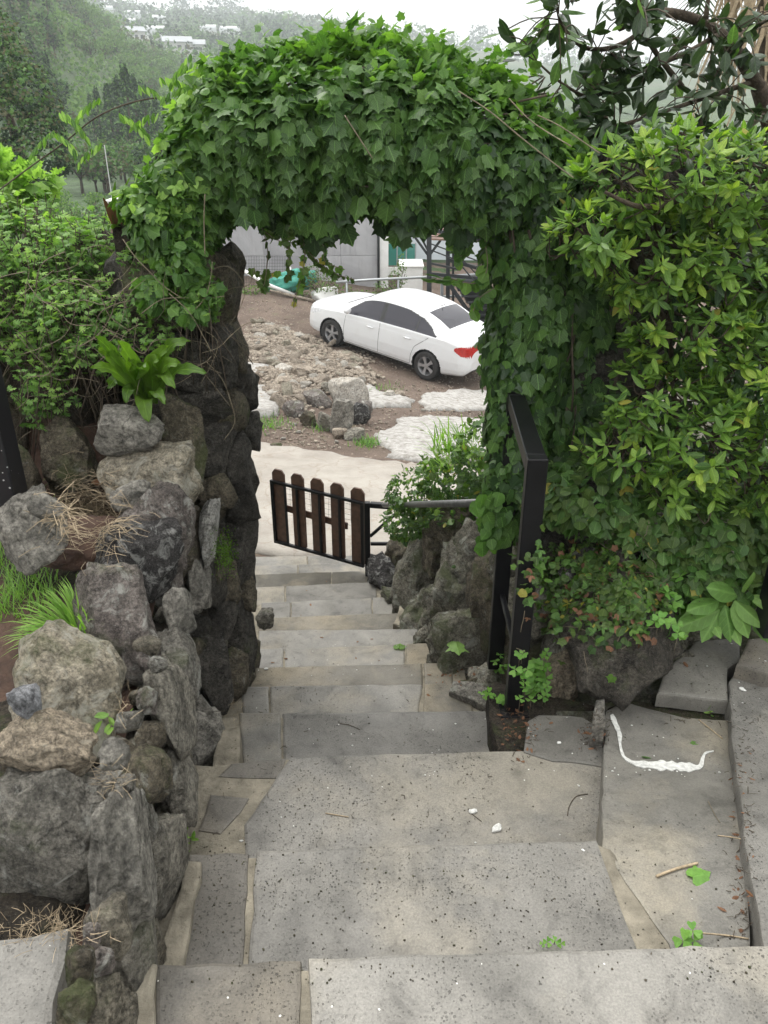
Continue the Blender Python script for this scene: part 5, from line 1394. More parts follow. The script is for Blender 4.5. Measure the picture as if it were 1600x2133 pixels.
def on_boulder(px, py):   # scattered on the rocks by casting rays later
    return px, py
L.build(cre)
# leaves set on whatever solid surface a ray from above/front meets
bpy.context.view_layer.update()
_dg = bpy.context.evaluated_depsgraph_get()
def hit(px, py):
    ok, p, n_, i, o, _ = scene.ray_cast(_dg, CAM, ray(px, py).normalized())
    return (p, n_, o) if ok else (None, None, None)
bog = thing('rock_vine', 'sparse yellowing vine creeping over the big lava boulder', 'vine', (.8, 2.3, 0))
L = Leaves(); pth = []
for i in range(1500):
    if R.random() < .6: px, py = R.gauss(1260, 70), R.gauss(1210, 50)
    else: px, py = R.choice([(1165, 1270), (1330, 1260), (1230, 1140), (1140, 1180), (1350, 1230)]); px += R.gauss(0, 22); py += R.gauss(0, 30)
    p, n_, o = hit(px, py)
    if p is None or o.name.startswith(('hill', 'earth')) or 'leaf' in o.name or 'foliage' in o.name: continue
    p = p + n_ * R.uniform(.005, .03); L.add(R.choice(['trifol', 'lobed', 'round']), p, hang(n_, .5, .5, .5), n_ + UPZ * .4 + rv(.4), R.uniform(.018, .034), R.choice(['ivy_small', 'ivy_small', 'ivy_small', 'ivy_mid', 'dead_leaf' if R.random() < .4 else 'ivy_young']))
for i in range(60):
    px, py = R.gauss(1250, 90), R.gauss(1230, 60); a = R.uniform(0, 6.28); ps = []
    for j in range(5):
        p, n_, o = hit(px + j * 14 * cos(a), py + j * 10 * sin(a) + R.uniform(-4, 4))
        if p is not None and depth(p) < 3.2: ps.append(p + n_ * .008)
    if len(ps) > 2: pth.append((smooth_path(ps, 3), .0012))
for q in [((1275, 1410), 'ivy_young', .03), ((1255, 1330), 'ivy_deep', .035), ((1270, 1345), 'ivy_deep', .035), ((1240, 1350), 'ivy_deep', .03), ((1290, 1340), 'ivy_deep', .03)]:
    p, n_, o = hit(*q[0])
    if p is not None: L.add('lobed', p + n_ * .02, hang(n_, 1, .2, .2), n_, q[2], q[1])
L.build(bog); curve_obj('stem', pth, 'twig', bog, 'stuff', n=4)

gbank = thing('bank_cover', 'dense small leaved bushy cover on the bank beyond the pipe rail', 'bush', (.3, 4.2, -.6))
BB = Blobs([(885, 1020, 4.7, 80, 45, .25), (950, 985, 4.4, 75, 60, .3), (1010, 950, 4.1, 65, 80, .3), (845, 1080, 4.9, 45, 40, .2), (960, 1060, 4.2, 85, 40, .2), (900, 1075, 4.6, 60, 35, .2)])
L = Leaves()
for i in range(3200):
    p, n_, t = BB.sample(.75, 1.05, .75, .7); px, py = proj(p)
    L.add(R.choice(['lance', 'round', 'trifol', 'herb']), p, n_ * .6 + rv(.5), n_ + UPZ * .6 + rv(.4), R.uniform(.022, .05), R.choice(['ivy', 'shrub', 'ivy_small', 'shrub_mid' if n_.z > .3 else 'ivy']))
L.build(gbank)
def blades(name, label, cat, centre, N, length, spread, lean, mats_, width=.006, loc=None, parent=None, kind=None, droop=.9):
    V, F, U = [], [], []; mi = []
    for i in range(N):
        c = centre() if callable(centre) else centre; a = R.uniform(0, 6.28); r = R.uniform(0, spread)
        b_ = Vector(c) + Vector((cos(a) * r, sin(a) * r, 0)); d = (Vector((cos(a), sin(a), 0)) * R.uniform(.2, .8) + Vector(lean) + UPZ * R.uniform(.7, 1.2)).normalized()
        Lh = length * R.uniform(.55, 1.1); side = d.cross(UPZ); side = side.normalized() if side.length > .01 else Vector((1, 0, 0)); w_ = width * R.uniform(.6, 1.2); n = 7; base = len(V)
        p = b_.copy(); dd = d.copy()
        for j in range(n):
            t = j / (n - 1); ww = w_ * (1 - t) ** .6 * (.6 + .4 * min(1, t * 5)); V.append(p - side * ww); V.append(p + side * ww); U += [(-.2, t), (.2, t)]
            dd = (dd + DOWN * droop * .28 * t).normalized(); p = p + dd * (Lh / (n - 1))
        for j in range(n - 1): F.append((base + 2 * j, base + 2 * j + 1, base + 2 * j + 3, base + 2 * j + 2)); mi.append(R.randrange(len(mats_)))
    me = mesh(name, V, F); me.uv_layers.new(name='UVMap'); me.uv_layers['UVMap'].data.foreach_set('uv', [x for f in F for i in f for x in U[i]])
    for m_ in mats_: me.materials.append(M[m_])
    me.polygons.foreach_set('material_index', mi); me.shade_smooth()
    o = link(name, me, None, parent, kind=kind)
    if label: tag(o, label, cat)
    return o
blades('bank_grass', 'pale green grass arching on top of the bank beyond the handrail', 'grass', lambda: atY(R.uniform(900, 1000), R.uniform(900, 985), R.uniform(3.9, 4.4)), 200, .15, .05, (-.5, -.2, 0), ['grass', 'shrub_mid'], .005, kind='stuff')

# ------------------------------------------------------------------ leafy tree top right
tree = thing('broadleaf_tree', 'dark leaved tree with crooked branches reaching in at the top right', 'tree', (2.2, 3.6, -.2))
L = Leaves()
main = [(1750, 900, 3.9), (1690, 500, 3.8), (1620, 300, 3.7), (1580, 180, 3.6), (1500, 70, 3.5), (1380, 25, 3.4), (1290, 60, 3.3)]
def brn(pts, r0, r1=.3, nm='branch'):
    sp = smooth_path([atY(a, b_, Y) for a, b_, Y in pts], 6); n_ = len(sp)
    curve_obj(nm, [(sp, [r0 * (1 - (1 - r1) * i / n_) for i in range(n_)])], 'bark', tree, n=9); return sp
sps = [brn(main[:4], .05, .6, 'trunk'), brn(main[3:], .028)]
subs = [[(1570, 170, 3.6), (1480, 200, 3.4), (1390, 230, 3.2), (1290, 260, 3.1), (1200, 270, 3.0)], [(1500, 70, 3.5), (1430, 110, 3.3), (1330, 150, 3.2), (1240, 200, 3.1), (1180, 180, 3.0), (1120, 130, 3.0)], [(1380, 25, 3.4), (1300, 90, 3.2), (1220, 100, 3.1), (1170, 50, 3.0), (1160, 0, 3.0)],
        [(1590, 240, 3.6), (1500, 300, 3.3), (1400, 270, 3.1)], [(1470, 40, 3.4), (1480, -40, 3.4)], [(1530, 110, 3.5), (1570, 60, 3.3), (1640, 20, 3.2)], [(1420, 180, 3.3), (1360, 100, 3.1), (1330, 40, 3.0), (1340, -30, 3.0)], [(1600, 250, 3.6), (1640, 350, 3.2), (1560, 300, 3.1)], [(1300, 150, 3.2), (1260, 230, 3.0), (1290, 290, 3.0)]]
for s_ in subs: sps.append(brn(s_, .011, .25))
tw = []
for sp in sps[1:]:
    for q in sp[2:]:
        for _ in range(R.choice([0, 1, 1, 2])):
            d = (rv(.7) + Vector((-.25, -.35, .05))).normalized(); ln = R.uniform(.07, .20); e = q + d * ln + DOWN * .02
            tw.append((smooth_path([q, q + d * ln * .5 + UPZ * .012, e], 3), .0022)); k = R.randint(3, 6)
            for j in range(k):
                b_ = q.lerp(e, (j + 1) / k); s2 = (d + rv(.8) + DOWN * .15).normalized(); px, py = proj(b_)
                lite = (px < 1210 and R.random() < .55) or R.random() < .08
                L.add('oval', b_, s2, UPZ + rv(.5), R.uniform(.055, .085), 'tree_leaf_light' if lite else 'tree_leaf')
L.build(tree); curve_obj('twig', tw, 'dark_twig', tree, 'stuff', n=5)
# dry palm fronds in the corner
palm = thing('palm_tree', 'palm with dry hanging straw coloured fronds behind the tree, top right corner', 'palm', tuple(atY(1600, 300, 5)))
V, F = [], []
for i in range(60):
    a = atY(R.uniform(1510, 1660), R.uniform(-120, 40), 5 + R.uniform(-.3, .3)); d = (DOWN + Vector((R.uniform(-.35, .35), R.uniform(-.2, .2), 0))).normalized(); ln = R.uniform(.3, .8); s_ = Vector((.007, R.uniform(-.006, .006), 0)); b = len(V)
    m1 = a + d * ln * .5 + rv(.02); e = a + d * ln + rv(.05); V += [a - s_, a + s_, m1 + s_, m1 - s_, e]; F += [(b, b + 1, b + 2, b + 3), (b + 3, b + 2, b + 4)]
link('dry_frond', mesh('dry_frond', V, F), M['straw'], palm, kind='stuff')
sp = [atY(1640, 1000, 5.1), atY(1630, 300, 5.1), atY(1620, -150, 5.05)]; curve_obj('trunk', [(smooth_path(sp, 5), .11)], 'bark', palm, n=12)
for i in range(4):
    a = -.9 + i * .8; c = sp[-1]; pts = [c, c + Vector((cos(a) * .5, sin(a) * .5, .35)), c + Vector((cos(a) * 1.0, sin(a) * 1.0, .15)), c + Vector((cos(a) * 1.35, sin(a) * 1.35, -.3))]
    spp = smooth_path(pts, 6); V, F = tube(spp, .008, 5); 
    for q, q2 in zip(spp[2:], spp[3:]):
        t = (q2 - q).normalized(); s_ = t.cross(UPZ).normalized()
        for sg in (-1, 1):
            for kk in range(3):
                o_ = q.lerp(q2, kk / 3); e = o_ + (s_ * sg + t * .5 + DOWN * .5).normalized() * .35; b = len(V); V += [o_, o_ + t * .015, e]; F.append((b, b + 1, b + 2))
    link('frond', mesh('frond', V, F), M['ivy_deep'], palm)

# ------------------------------------------------------------------ left side growth
herb = thing('mugwort_bush', 'bushy light green herb growth above the boulders left of the pillar', 'bush', (-1.3, 3, .3))
HB = Blobs([(60, 520, 3.1, 130, 90, .3), (190, 500, 3.2, 110, 70, .3), (110, 620, 2.95, 120, 80, .26), (250, 560, 3.1, 90, 60, .24), (330, 520, 3.0, 80, 70, .2), (-60, 600, 3.0, 120, 140, .3), (60, 720, 2.8, 60, 70, .16), (290, 640, 2.85, 80, 40, .14), (420, 610, 2.72, 50, 40, .1), (20, 440, 3.3, 110, 50, .3), (90, 800, 2.72, 70, 60, .12), (200, 700, 2.8, 80, 60, .15), (330, 700, 2.75, 60, 40, .1), (150, 640, 2.85, 110, 60, .2)])
L = Leaves(); st = []
for i in range(1150):
    p, n_, t = HB.sample(.55, 1.1, .5, .7); d = (UPZ * .8 + n_ * .5 + rv(.35)).normalized(); px, py = proj(p)
    if py > 640 and R.random() < .35: continue
    mats_ = R.choice([['herb'], ['herb', 'herb_light'], ['herb_light', 'herb']]) if n_.z > -.1 else ['herb', 'ivy_mid']
    for j in range(R.randint(5, 9)):
        a = j * 2.4; side = Vector((cos(a), sin(a), .15)); L.add('herb', p - d * (.012 * j), side + d * .4 + rv(.25), d + rv(.3), R.uniform(.020, .038) * (1 + .05 * j), R.choice(mats_))
    st.append(([p, p - d * .12, p - d * .22 + DOWN * .1 + rv(.02)], .0016))
L.build(herb); curve_obj('stem', st, 'dark_twig', herb, 'stuff', n=4)
# creeper leaves on the arch's left shoulder
shd = thing('shoulder_vine', 'pale green small leaved vine cascading down the left shoulder of the arch', 'vine', tuple(atY(350, 500, 2.8)))
VB = Blobs([(420, 300, 2.85, 60, 90, .12), (370, 380, 2.8, 60, 80, .12), (330, 450, 2.78, 60, 60, .12), (380, 540, 2.72, 55, 60, .1), (430, 600, 2.7, 40, 30, .08), (300, 420, 2.85, 50, 50, .12), (455, 210, 2.9, 60, 80, .15), (400, 640, 2.68, 50, 25, .08), (330, 600, 2.75, 50, 40, .1)])
L = Leaves()
for i in range(1500):
    p, n_, t = VB.sample(.6, 1.15, .4, .75); px, py = proj(p)
    L.add(R.choice(['lobed', 'herb', 'trifol', 'round']), p, hang(n_, .7, .4, .5), n_ + UPZ * .4 + rv(.4), R.uniform(.025, .045), R.choice(['ivy_young', 'ivy_mid', 'herb_light' if py < 460 else 'ivy_mid', 'ivy']))
L.build(shd)
# arching young cane with drooping compound leaves
cane = thing('arching_cane', 'long arching cane with drooping light green leaves against the valley', 'vine', tuple(atY(40, 400, 3.0)))
L = Leaves(); sp = smooth_path([atY(*q) for q in ((-20, 410, 3.0), (60, 350, 3.0), (130, 300, 2.98), (200, 245, 2.95), (270, 215, 2.95), (340, 204, 2.95), (380, 222, 2.95))], 6)
curve_obj('stem', [(sp, .0024)], 'dark_twig', cane)
for q in ((135, 228), (205, 205), (255, 240), (100, 270), (300, 175), (215, 300), (345, 165), (385, 175), (330, 235), (420, 130), (405, 115), (440, 160)):
    for k in range(R.randint(1, 2)):
        b_ = atY(q[0] + R.uniform(-14, 14), q[1] + R.uniform(-8, 8), 2.93 + R.uniform(-.05, .05)); d = Vector((R.choice([-1, 1]) * R.uniform(.5, 1), R.uniform(-.3, .3), R.uniform(-.5, .1))).normalized()
        for j in range(6):
            o_ = b_ + d * (.017 * j) + DOWN * (.0012 * j * j)
            for sg in (-1, 1): L.add('lance', o_, DOWN * .9 + d * .5 + Vector((0, sg * .4, 0)) + rv(.12), Vector((0, -1, .3)) + rv(.4), R.uniform(.026, .042), R.choice(['herb_light', 'ivy_young', 'ivy_mid']))
L.build(cane)
mp = thing('light_bush', 'yellow green leafy bush at the left edge below the forest', 'bush', tuple(atY(30, 420, 3.6)))
MB_ = Blobs([(20, 390, 3.6, 60, 40, .2), (75, 375, 3.6, 40, 25, .15), (-20, 360, 3.6, 50, 40, .2)]); L = Leaves()
for i in range(420):
    p, n_, t = MB_.sample(.5, 1.1, .3, .7); L.add(R.choice(['herb', 'lobed']), p, n_ + rv(.6), UPZ + rv(.5), R.uniform(.04, .065), R.choice(['herb_light', 'ivy_young', 'herb_light']))
L.build(mp)
# hart's tongue fern
fern = thing('tongue_fern', 'clump of broad wavy strap leaved fern above the wall boulders', 'fern', tuple(atY(310, 830, 2.6)))
for (bx, by), (tx, ty), wd in [((300, 830), (205, 715), 24), ((305, 830), (190, 755), 22), ((315, 835), (250, 700), 26), ((320, 830), (330, 735), 28), ((315, 840), (350, 710), 24), ((330, 820), (430, 765), 24), ((325, 825), (375, 745), 26), ((310, 835), (310, 870), 30), ((300, 830), (262, 830), 20), ((335, 800), (365, 800), 22), ((310, 820), (296, 755), 30), ((330, 790), (395, 700), 22), ((290, 820), (225, 800), 22), ((310, 830), (275, 740), 26), ((322, 838), (345, 830), 22), ((340, 770), (362, 770), 20), ((285, 815), (200, 690), 20)]:
    Yb = 2.62; tY = Yb - R.uniform(.05, .22); a = atY(bx, by, Yb); e = atY(tx, ty, tY); mid = a.lerp(e, .5) + Vector((0, -.04, .05)); sp = smooth_path([a, mid, e + Vector((0, -.01, -.012))], 7); n_ = len(sp)
    s_ = wd / 1674 * depth(a) * .5; V, F, U = [], [], []; ph = R.uniform(0, 6)
    for i, q in enumerate(sp):
        t = i / (n_ - 1); tt = (sp[min(i + 1, n_ - 1)] - sp[max(i - 1, 0)]).normalized(); view = (CAM - q).normalized(); sd_ = tt.cross(view + UPZ * .5).normalized(); ww = s_ * (sin(pi * min(1, t * .92 + .1)) ** .7 * 1.1 + .05) * (1 if i < n_ - 1 else .05)
        up_ = sd_.cross(tt); V += [q - sd_ * ww + up_ * (.008 * sin(ph + i * 1.6)), q - up_ * .006, q + sd_ * ww + up_ * (.008 * sin(ph + 2 + i * 1.7))]; U += [(-.3, t), (0, t), (.3, t)]
    for i in range(n_ - 1):
        for c in (0, 1): F.append((3 * i + c, 3 * i + c + 1, 3 * i + c + 4, 3 * i + c + 3))
    me = mesh('frond', V, F); me.uv_layers.new(name='UVMap'); me.uv_layers['UVMap'].data.foreach_set('uv', [x for f in F for i in f for x in U[i]]); link('frond', me, M['fern'], fern, smooth=True)
# tangled dry stems over the left mass
tg = []
for i in range(110):
    px, py = R.uniform(20, 470), R.uniform(560, 900)
    if py > 760 and px > 330: continue
    Y = R.uniform(2.55, 2.9); pts = [atY(px, py, Y)]; a = R.uniform(0, 6.28)
    for j in range(4):
        a += R.gauss(0, .6); pts.append(pts[-1] + Vector((cos(a) * .07, R.uniform(-.03, .03), sin(a) * .07 - .012)))
    tg.append((smooth_path(pts, 4), R.uniform(.0006, .0015)))
o = curve_obj('dry_stems', tg, 'twig', None, 'stuff', n=4); tag(o, 'tangle of thin dry stems hanging over the boulders on the left', 'dry stems')
for nm, pts, Y in (('dry_reed', [(165, 600), (118, 700), (90, 860)], 2.5), ('dry_reed', [(60, 640), (25, 600), (-20, 640)], 2.5)):
    pass
# ivy roots / brown mat behind the left growth so that the mass has a body of earth
bm = bmesh.new(); bmesh.ops.create_icosphere(bm, subdivisions=4, radius=1)
for v_ in bm.verts:
    q = v_.co.copy(); q *= 1 + .25 * noise.fractal(q * 2, 1, 2, 4); v_.co = Vector((-1.55 + q.x * .78, 3.35 + q.y * .48, .38 + q.z * .66))
o = link('earth_bank', bm_mesh('earth_bank', bm), M['core'], smooth=True, kind='structure')
# bromeliad with an orange leaf
brm = thing('red_tipped_plant', 'strappy plant with dark red and orange leaves on the left shoulder', 'plant', tuple(atY(245, 470, 2.9)))
for (tx, ty), c_ in [((215, 412), 'dead_leaf'), ((250, 425), 'dead_leaf'), ((262, 385), 'fern'), ((290, 425), 'fern'), ((225, 480), 'fern'), ((240, 378), 'fern'), ((270, 370), 'fern')]:
    a = atY(247, 478, 2.9); e = atY(tx, ty, 2.85); V, F = [], []; sp = smooth_path([a, a.lerp(e, .5) + Vector((0, -.02, .02)), e], 5); n_ = len(sp)
    for i, q in enumerate(sp):
        s_ = Vector((.018, 0, .004)) * (1 - i / (n_ - 1) * .95) ; V += [q - s_, q + Vector((0, .008, 0)), q + s_]
    for i in range(n_ - 1): F += [(3 * i, 3 * i + 1, 3 * i + 4, 3 * i + 3), (3 * i + 1, 3 * i + 2, 3 * i + 5, 3 * i + 4)]
    me = mesh('leaf', V, F); me.uv_layers.new(name='UVMap'); link('leaf', me, M[c_], brm, smooth=True)

# ------------------------------------------------------------------ grass, straw, clover
gc = atZ(165, 1320, .17)
blades('grass_clump', 'bright green clump of long arching grass behind the pale boulder', 'grass clump', (gc.x, gc.y, .12), 360, .20, .05, (-.4, -.1, .2), ['grass', 'grass', 'herb_light'], .0045, droop=1.7)
def gpl():
    px, py = R.uniform(-40, 110), R.uniform(1050, 1260); p = atZ(px, py, .17); return (p.x, p.y, left_z(p.x, p.y))
blades('lawn_grass', 'thin grass on the soil at the left edge', 'grass', gpl, 700, .09, .03, (0, 0, 0), ['grass', 'herb'], .0022, kind='stuff')
def spl():
    px, py = R.gauss(175, 42), R.gauss(1085, 40); p = atY(px, py, 2.05 + (1100 - py) * .001); return p
V, F = [], []
for i in range(1400):
    c, cn_, _o = hit(R.gauss(178, 32), R.gauss(1080, 34))
    if c is None: continue
    c = c + cn_ * R.uniform(0, .012); d = Vector((R.gauss(.3, 1), R.gauss(0, .7), R.gauss(-.15, .3))).normalized(); tube([c, c + d * .03 + UPZ * .008, c + d * .065 + rv(.01)], R.uniform(.0004, .0010), 3, V, F)
o = link('straw', mesh('straw', V, F), M['straw'], kind='stuff'); tag(o, 'dry straw coloured grass lying between the wall boulders', 'straw')
bm = bmesh.new(); bmesh.ops.create_icosphere(bm, subdivisions=4, radius=1); c0 = atY(165, 1110, 2.25)
for v_ in bm.verts: q = v_.co * (1 + .2 * noise.fractal(v_.co * 2, 1, 2, 3)); v_.co = c0 + Vector((q.x * .15, q.y * .14, q.z * .06 - .03))
link('soil_mound', bm_mesh('soil_mound', bm), M['red_soil'], smooth=True, kind='structure')
V, F = [], []
for cx, cy, k, sx_ in ((130, 1935, 130, 40), (230, 1620, 50, 18), (262, 1470, 35, 16), (490, 1480, 30, 12), (60, 1940, 60, 50)):
    for i in range(k):
        p, n_, o = hit(cx + R.gauss(0, sx_), cy + R.gauss(0, 18))
        if p is None or depth(p) > 4: continue
        d = (rv(1) + n_ * .3).normalized(); tube([p + n_ * .003, p + d * .015 + n_ * .006, p + d * .03 + n_ * .004], .0005, 3, V, F)
o = link('dead_grass', mesh('dead_grass', V, F), M['straw'], kind='stuff'); tag(o, 'wisps of dead grass caught between the wall stones', 'dead grass')
def clover_patch(label, spots, size, name='clover'):
    L = Leaves(); st = []; root = None
    for px, py, lift in spots:
        p, n_, o = hit(px, py)
        if p is None: continue
        if root is None: root = thing(name, label, 'clover', tuple(p))
        q = p + UPZ * lift + (CAM - p).normalized() * .01; st.append(([p, q], .0009)); L.add('clover', q, rv(1) * Vector((1, 1, .2)) + Vector((0, 0, 0)), UPZ + Vector((0, -.7, 0)) + rv(.2), size * R.uniform(.7, 1.15), 'clover')
    if root: L.build(root); curve_obj('stem', st, 'clover', root, n=4) if False else curve_obj('stem', st, 'twig', root, n=4)
clover_patch('clump of round leaved clover at the foot of the near handrail post', [(R.gauss(1105, 20), R.gauss(1435, 24), R.uniform(.02, .07)) for _ in range(42)], .038)
clover_patch('small clover sprig left of the handrail post foot', [(R.gauss(1026, 12), R.gauss(1462, 8), R.uniform(.01, .03)) for _ in range(9)], .03)
clover_patch('clover growing between the two handrail posts', [(R.gauss(1040, 8), R.gauss(1395, 12), R.uniform(.01, .03)) for _ in range(8)], .03)
clover_patch('clover patch beside the big boulder at the right', [(R.gauss(1400, 22), R.gauss(1295, 22), R.uniform(.02, .08)) for _ in range(26)], .045)
clover_patch('single clover leaf on the slab edge at the lower right', [(1440, 1950, .02), (1420, 1965, .01), (1446, 1962, .005)], .036)
clover_patch('tiny green sprout at the back of the porous step', [(1140, 1968, .01), (1155, 1966, .012), (1168, 1970, .008), (1130, 1972, .01)], .016)
bl = thing('broad_leaved_plant', 'low plant with large pointed green leaves beside the upper right slab', 'plant', tuple(atZ(1500, 1310, -.1))); L = Leaves()
for (bx, by), (tx, ty) in [((1500, 1270), (1430, 1300)), ((1500, 1270), (1470, 1330)), ((1510, 1260), (1530, 1330)), ((1530, 1250), (1590, 1300)), ((1530, 1250), (1560, 1320)), ((1500, 1250), (1450, 1260)), ((1560, 1240), (1620, 1260)), ((1480, 1290), (1500, 1320)), ((1540, 1240), (1500, 1225)), ((1550, 1235), (1580, 1210)), ((1600, 1260), (1640, 1310)), ((1440, 1290), (1405, 1325)), ((1520, 1290), (1545, 1335)), ((1570, 1270), (1600, 1330))]:
    a = atY(bx, by, 2.30); e = atY(tx, ty, 2.24); d = e - a; L.add('oval', a, d, UPZ + Vector((0, -.8, 0)) + rv(.15), d.length * 1.15, 'herb')
for i in range(40):
    a = atY(R.uniform(1390, 1620), R.uniform(1225, 1300), 2.35 + R.uniform(-.03, .05)); L.add('round', a, rv(1) + DOWN * .3, UPZ + Vector((0, -.6, 0)) + rv(.3), R.uniform(.03, .05), R.choice(['herb', 'ivy_small', 'ivy_mid']))
L.build(bl)
for cx, cy, lab, k, s_ in ((395, 1755, 'small fern like weed where the wall meets the second step', 16, .03), (225, 1500, 'thin green weed growing between the pale boulder and the wall stones', 6, .045), (1470, 1485, 'little grassy weed beside the upper right slab', 12, .03)):
    p, n_, o = hit(cx, cy)
    if p is None: continue
    t_ = thing('weed', lab, 'weed', tuple(p)); L = Leaves()
    for i in range(k): L.add('lance', p + rv(.012), UPZ * .8 + rv(.7) + Vector((.2, -.3, 0)), rv(1), s_ * R.uniform(.7, 1.3), R.choice(['herb', 'grass', 'herb_light']))
    L.build(t_)
# moss cushions on the pillar
for cx, cy, s_ in ((468, 1150, .05),):
    L = Leaves(); mo = thing('moss_patch', 'bright green moss cushion on the pillar stones', 'moss', tuple(atY(cx, cy, 2.6)))
    for i in range(700):
        p, n_, o = hit(cx + R.gauss(0, 11), cy + R.gauss(0, 20))
        if p is not None and depth(p) < 3.4: L.add('round', p + n_ * .003, rv(1), n_ + rv(.7), R.uniform(.004, .008), 'fern')
    L.build(mo, singles=0, mass='moss')
# weeds on the yard
for lab, cx, cy, sx_, k in (('tuft of weeds at the edge of the rubble heap near the path', 765, 925, 14, 160), ('patch of weeds left of the rubble heap by the path', 560, 885, 25, 160), ('weed tuft growing among the heap stones', 672, 893, 10, 60), ('thin weeds on the earth below the car rear', 800, 812, 20, 60), ('green tuft at the left of the heap beside white cement', 565, 800, 12, 60)):
    def c_(cx=cx, cy=cy, sx_=sx_): return on_yard(cx + R.gauss(0, sx_), cy + R.gauss(0, sx_ * .35))
    blades('weed_tuft', lab, 'weeds', c_, k, .13, .03, (0, 0, 0), ['herb', 'ivy_mid'], .009, kind='stuff')
# ------------------------------------------------------------------ behind the yard: wall, building, fence, steel stair
def bx(name, x0, x1, y0, y1, z0, z1, m_, parent=None, bev=.01):
    bm = bmesh.new(); box(bm, ((x0 + x1) / 2, (y0 + y1) / 2, (z0 + z1) / 2), (x1 - x0, y1 - y0, z1 - z0), None, bev); return link(name, bm_mesh(name, bm), M[m_], parent)
m, n, l, b = mat('concrete_wall'); v = objvec(n, l)
c = mixc(n, l, ramp(n, l, nz(n, l, v, .8, 6, .6, .5), [(.35, 0), (.65, 1)]), (.30, .30, .31), (.42, .42, .43))
st_ = n.new('ShaderNodeMapping'); st_.inputs['Scale'].default_value = (2.2, 2.2, .25); l.new(v, st_.inputs[0])
c = mixc(n, l, ramp(n, l, nz(n, l, st_.outputs[0], 2, 6, .7), [(.5, 0), (.72, .5)]), c, (.20, .20, .20))
l.new(c, b.inputs['Base Color']); b.inputs['Roughness'].default_value = .85; bump(n, l, b, nz(n, l, v, 12, 6), .3, .01); M['concrete_wall'] = m
M['pale_facade'] = plain('pale_facade', (.62, .66, .70), .7, 0, .06, 3); M['white_wall'] = plain('white_wall', (.72, .72, .70), .7, 0, .08, 5, .2)
m, n, l, b = mat('teal_glass'); b.inputs['Base Color'].default_value = (.06, .27, .22, 1); b.inputs['Roughness'].default_value = .15; b.inputs['Transmission Weight'].default_value = .3; M['teal_glass'] = m
M['green_net'] = plain('green_net', (.045, .25, .19), .7, 0, .4, 60, .5); M['wood_deck'] = plain('wood_deck', (.19, .12, .09), .7, 0, .3, 12, .2)
M['steel_dark'] = plain('steel_dark', (.028, .032, .034), .5, .3, .2, 10); M['galv'] = plain('galv', (.35, .37, .38), .45, .6, .1, 10); M['blue_plastic'] = plain('blue_plastic', (.03, .13, .45), .5); M['purple_tarp'] = plain('purple_tarp', (.22, .12, .28), .6, 0, .3, 30, .4)
gw = thing('concrete_building', 'grey cast concrete wall of a building behind the yard', 'building', (-2, 26.2, -3.7))
YW = 26.0
xl, xr = atY(392, 560, YW).x, atY(790, 560, YW).x; ztop = -.3
npx = 5
for i in range(npx):
    for j in range(3):
        a, b_ = xl + (xr - xl) * i / npx, xl + (xr - xl) * (i + 1) / npx; z0 = -4.0 + (ztop + 4.0) * j / 3; z1 = -4.0 + (ztop + 4.0) * (j + 1) / 3
        bx('wall_panel', a + .006, b_ - .006, YW + R.uniform(0, .008), YW + .3, z0 + .006, z1 - .006, 'concrete_wall', gw, .008)
bx('wall_core', xl, xr, YW + .02, YW + 4, -4, ztop - .02, 'concrete_wall', gw)
x2 = atY(809, 560, YW).x; bx('corner_pier', xr + .004, x2, YW - .03, YW + 4, -4, ztop, 'white_wall', gw)
V, F = tube([(xr - .02, YW - .07, -3.9), (xr - .02, YW - .07, ztop)], .04, 10); link('downpipe', mesh('downpipe', V, F), M['steel_dark'], gw, smooth=True)
pb_ = thing('pale_building', 'pale blue white building behind the steel stair', 'building', (4.5, 31, -3.8))
bx('wall', 0.2, 9, 31, 34, -4.1, -.2, 'pale_facade', pb_); bx('wall', .25, .8, 30.6, 31.6, -4.1, -.8, 'white_wall', pb_)
for i in range(4):
    wx = 1.0 + i * 1.9; f = bx('window', wx, wx + 1.1, 30.95, 31.05, -2.6, -1.3, 'white_wall', pb_); g_ = bx('pane', wx + .06, wx + 1.04, 30.93, 30.96, -2.54, -1.36, 'car_glass', pb_, .002); g_.parent = f; g_.matrix_parent_inverse = Matrix()
# white plinth with teal glass balustrade
pl_ = thing('white_plinth', 'low white wall block beside the grey building corner', 'wall', tuple(atY(855, 612, 24.5)))
p0, p1 = atY(833, 615, 24.5), atY(881, 557, 24.5); bx('block', p0.x, p1.x, 24.5, 25.6, -3.9, p1.z, 'white_wall', pl_, .02); bx('coping', p0.x - .03, p1.x + .03, 24.46, 25.64, p1.z + .002, p1.z + .05, 'white_wall', pl_)
gl = thing('glass_balustrade', 'teal glass balustrade above the white block', 'balustrade', tuple(atY(835, 550, 26.5)))
p0, p1 = atY(808, 553, 26.5), atY(866, 508, 26.5)
for i in range(3):
    w_ = (p1.x - p0.x) / 3; bx('glass_panel', p0.x + i * w_ + .02, p0.x + (i + 1) * w_ - .02, 26.5, 26.52, p0.z, p1.z, 'teal_glass', gl, .002)
    bx('post', p0.x + (i + 1) * w_ - .018, p0.x + (i + 1) * w_ + .018, 26.48, 26.54, p0.z - .05, p1.z + .03, 'galv', gl)
bx('base_rail', p0.x, p1.x, 26.46, 26.56, p0.z - .3, p0.z - .052, 'white_wall', gl)
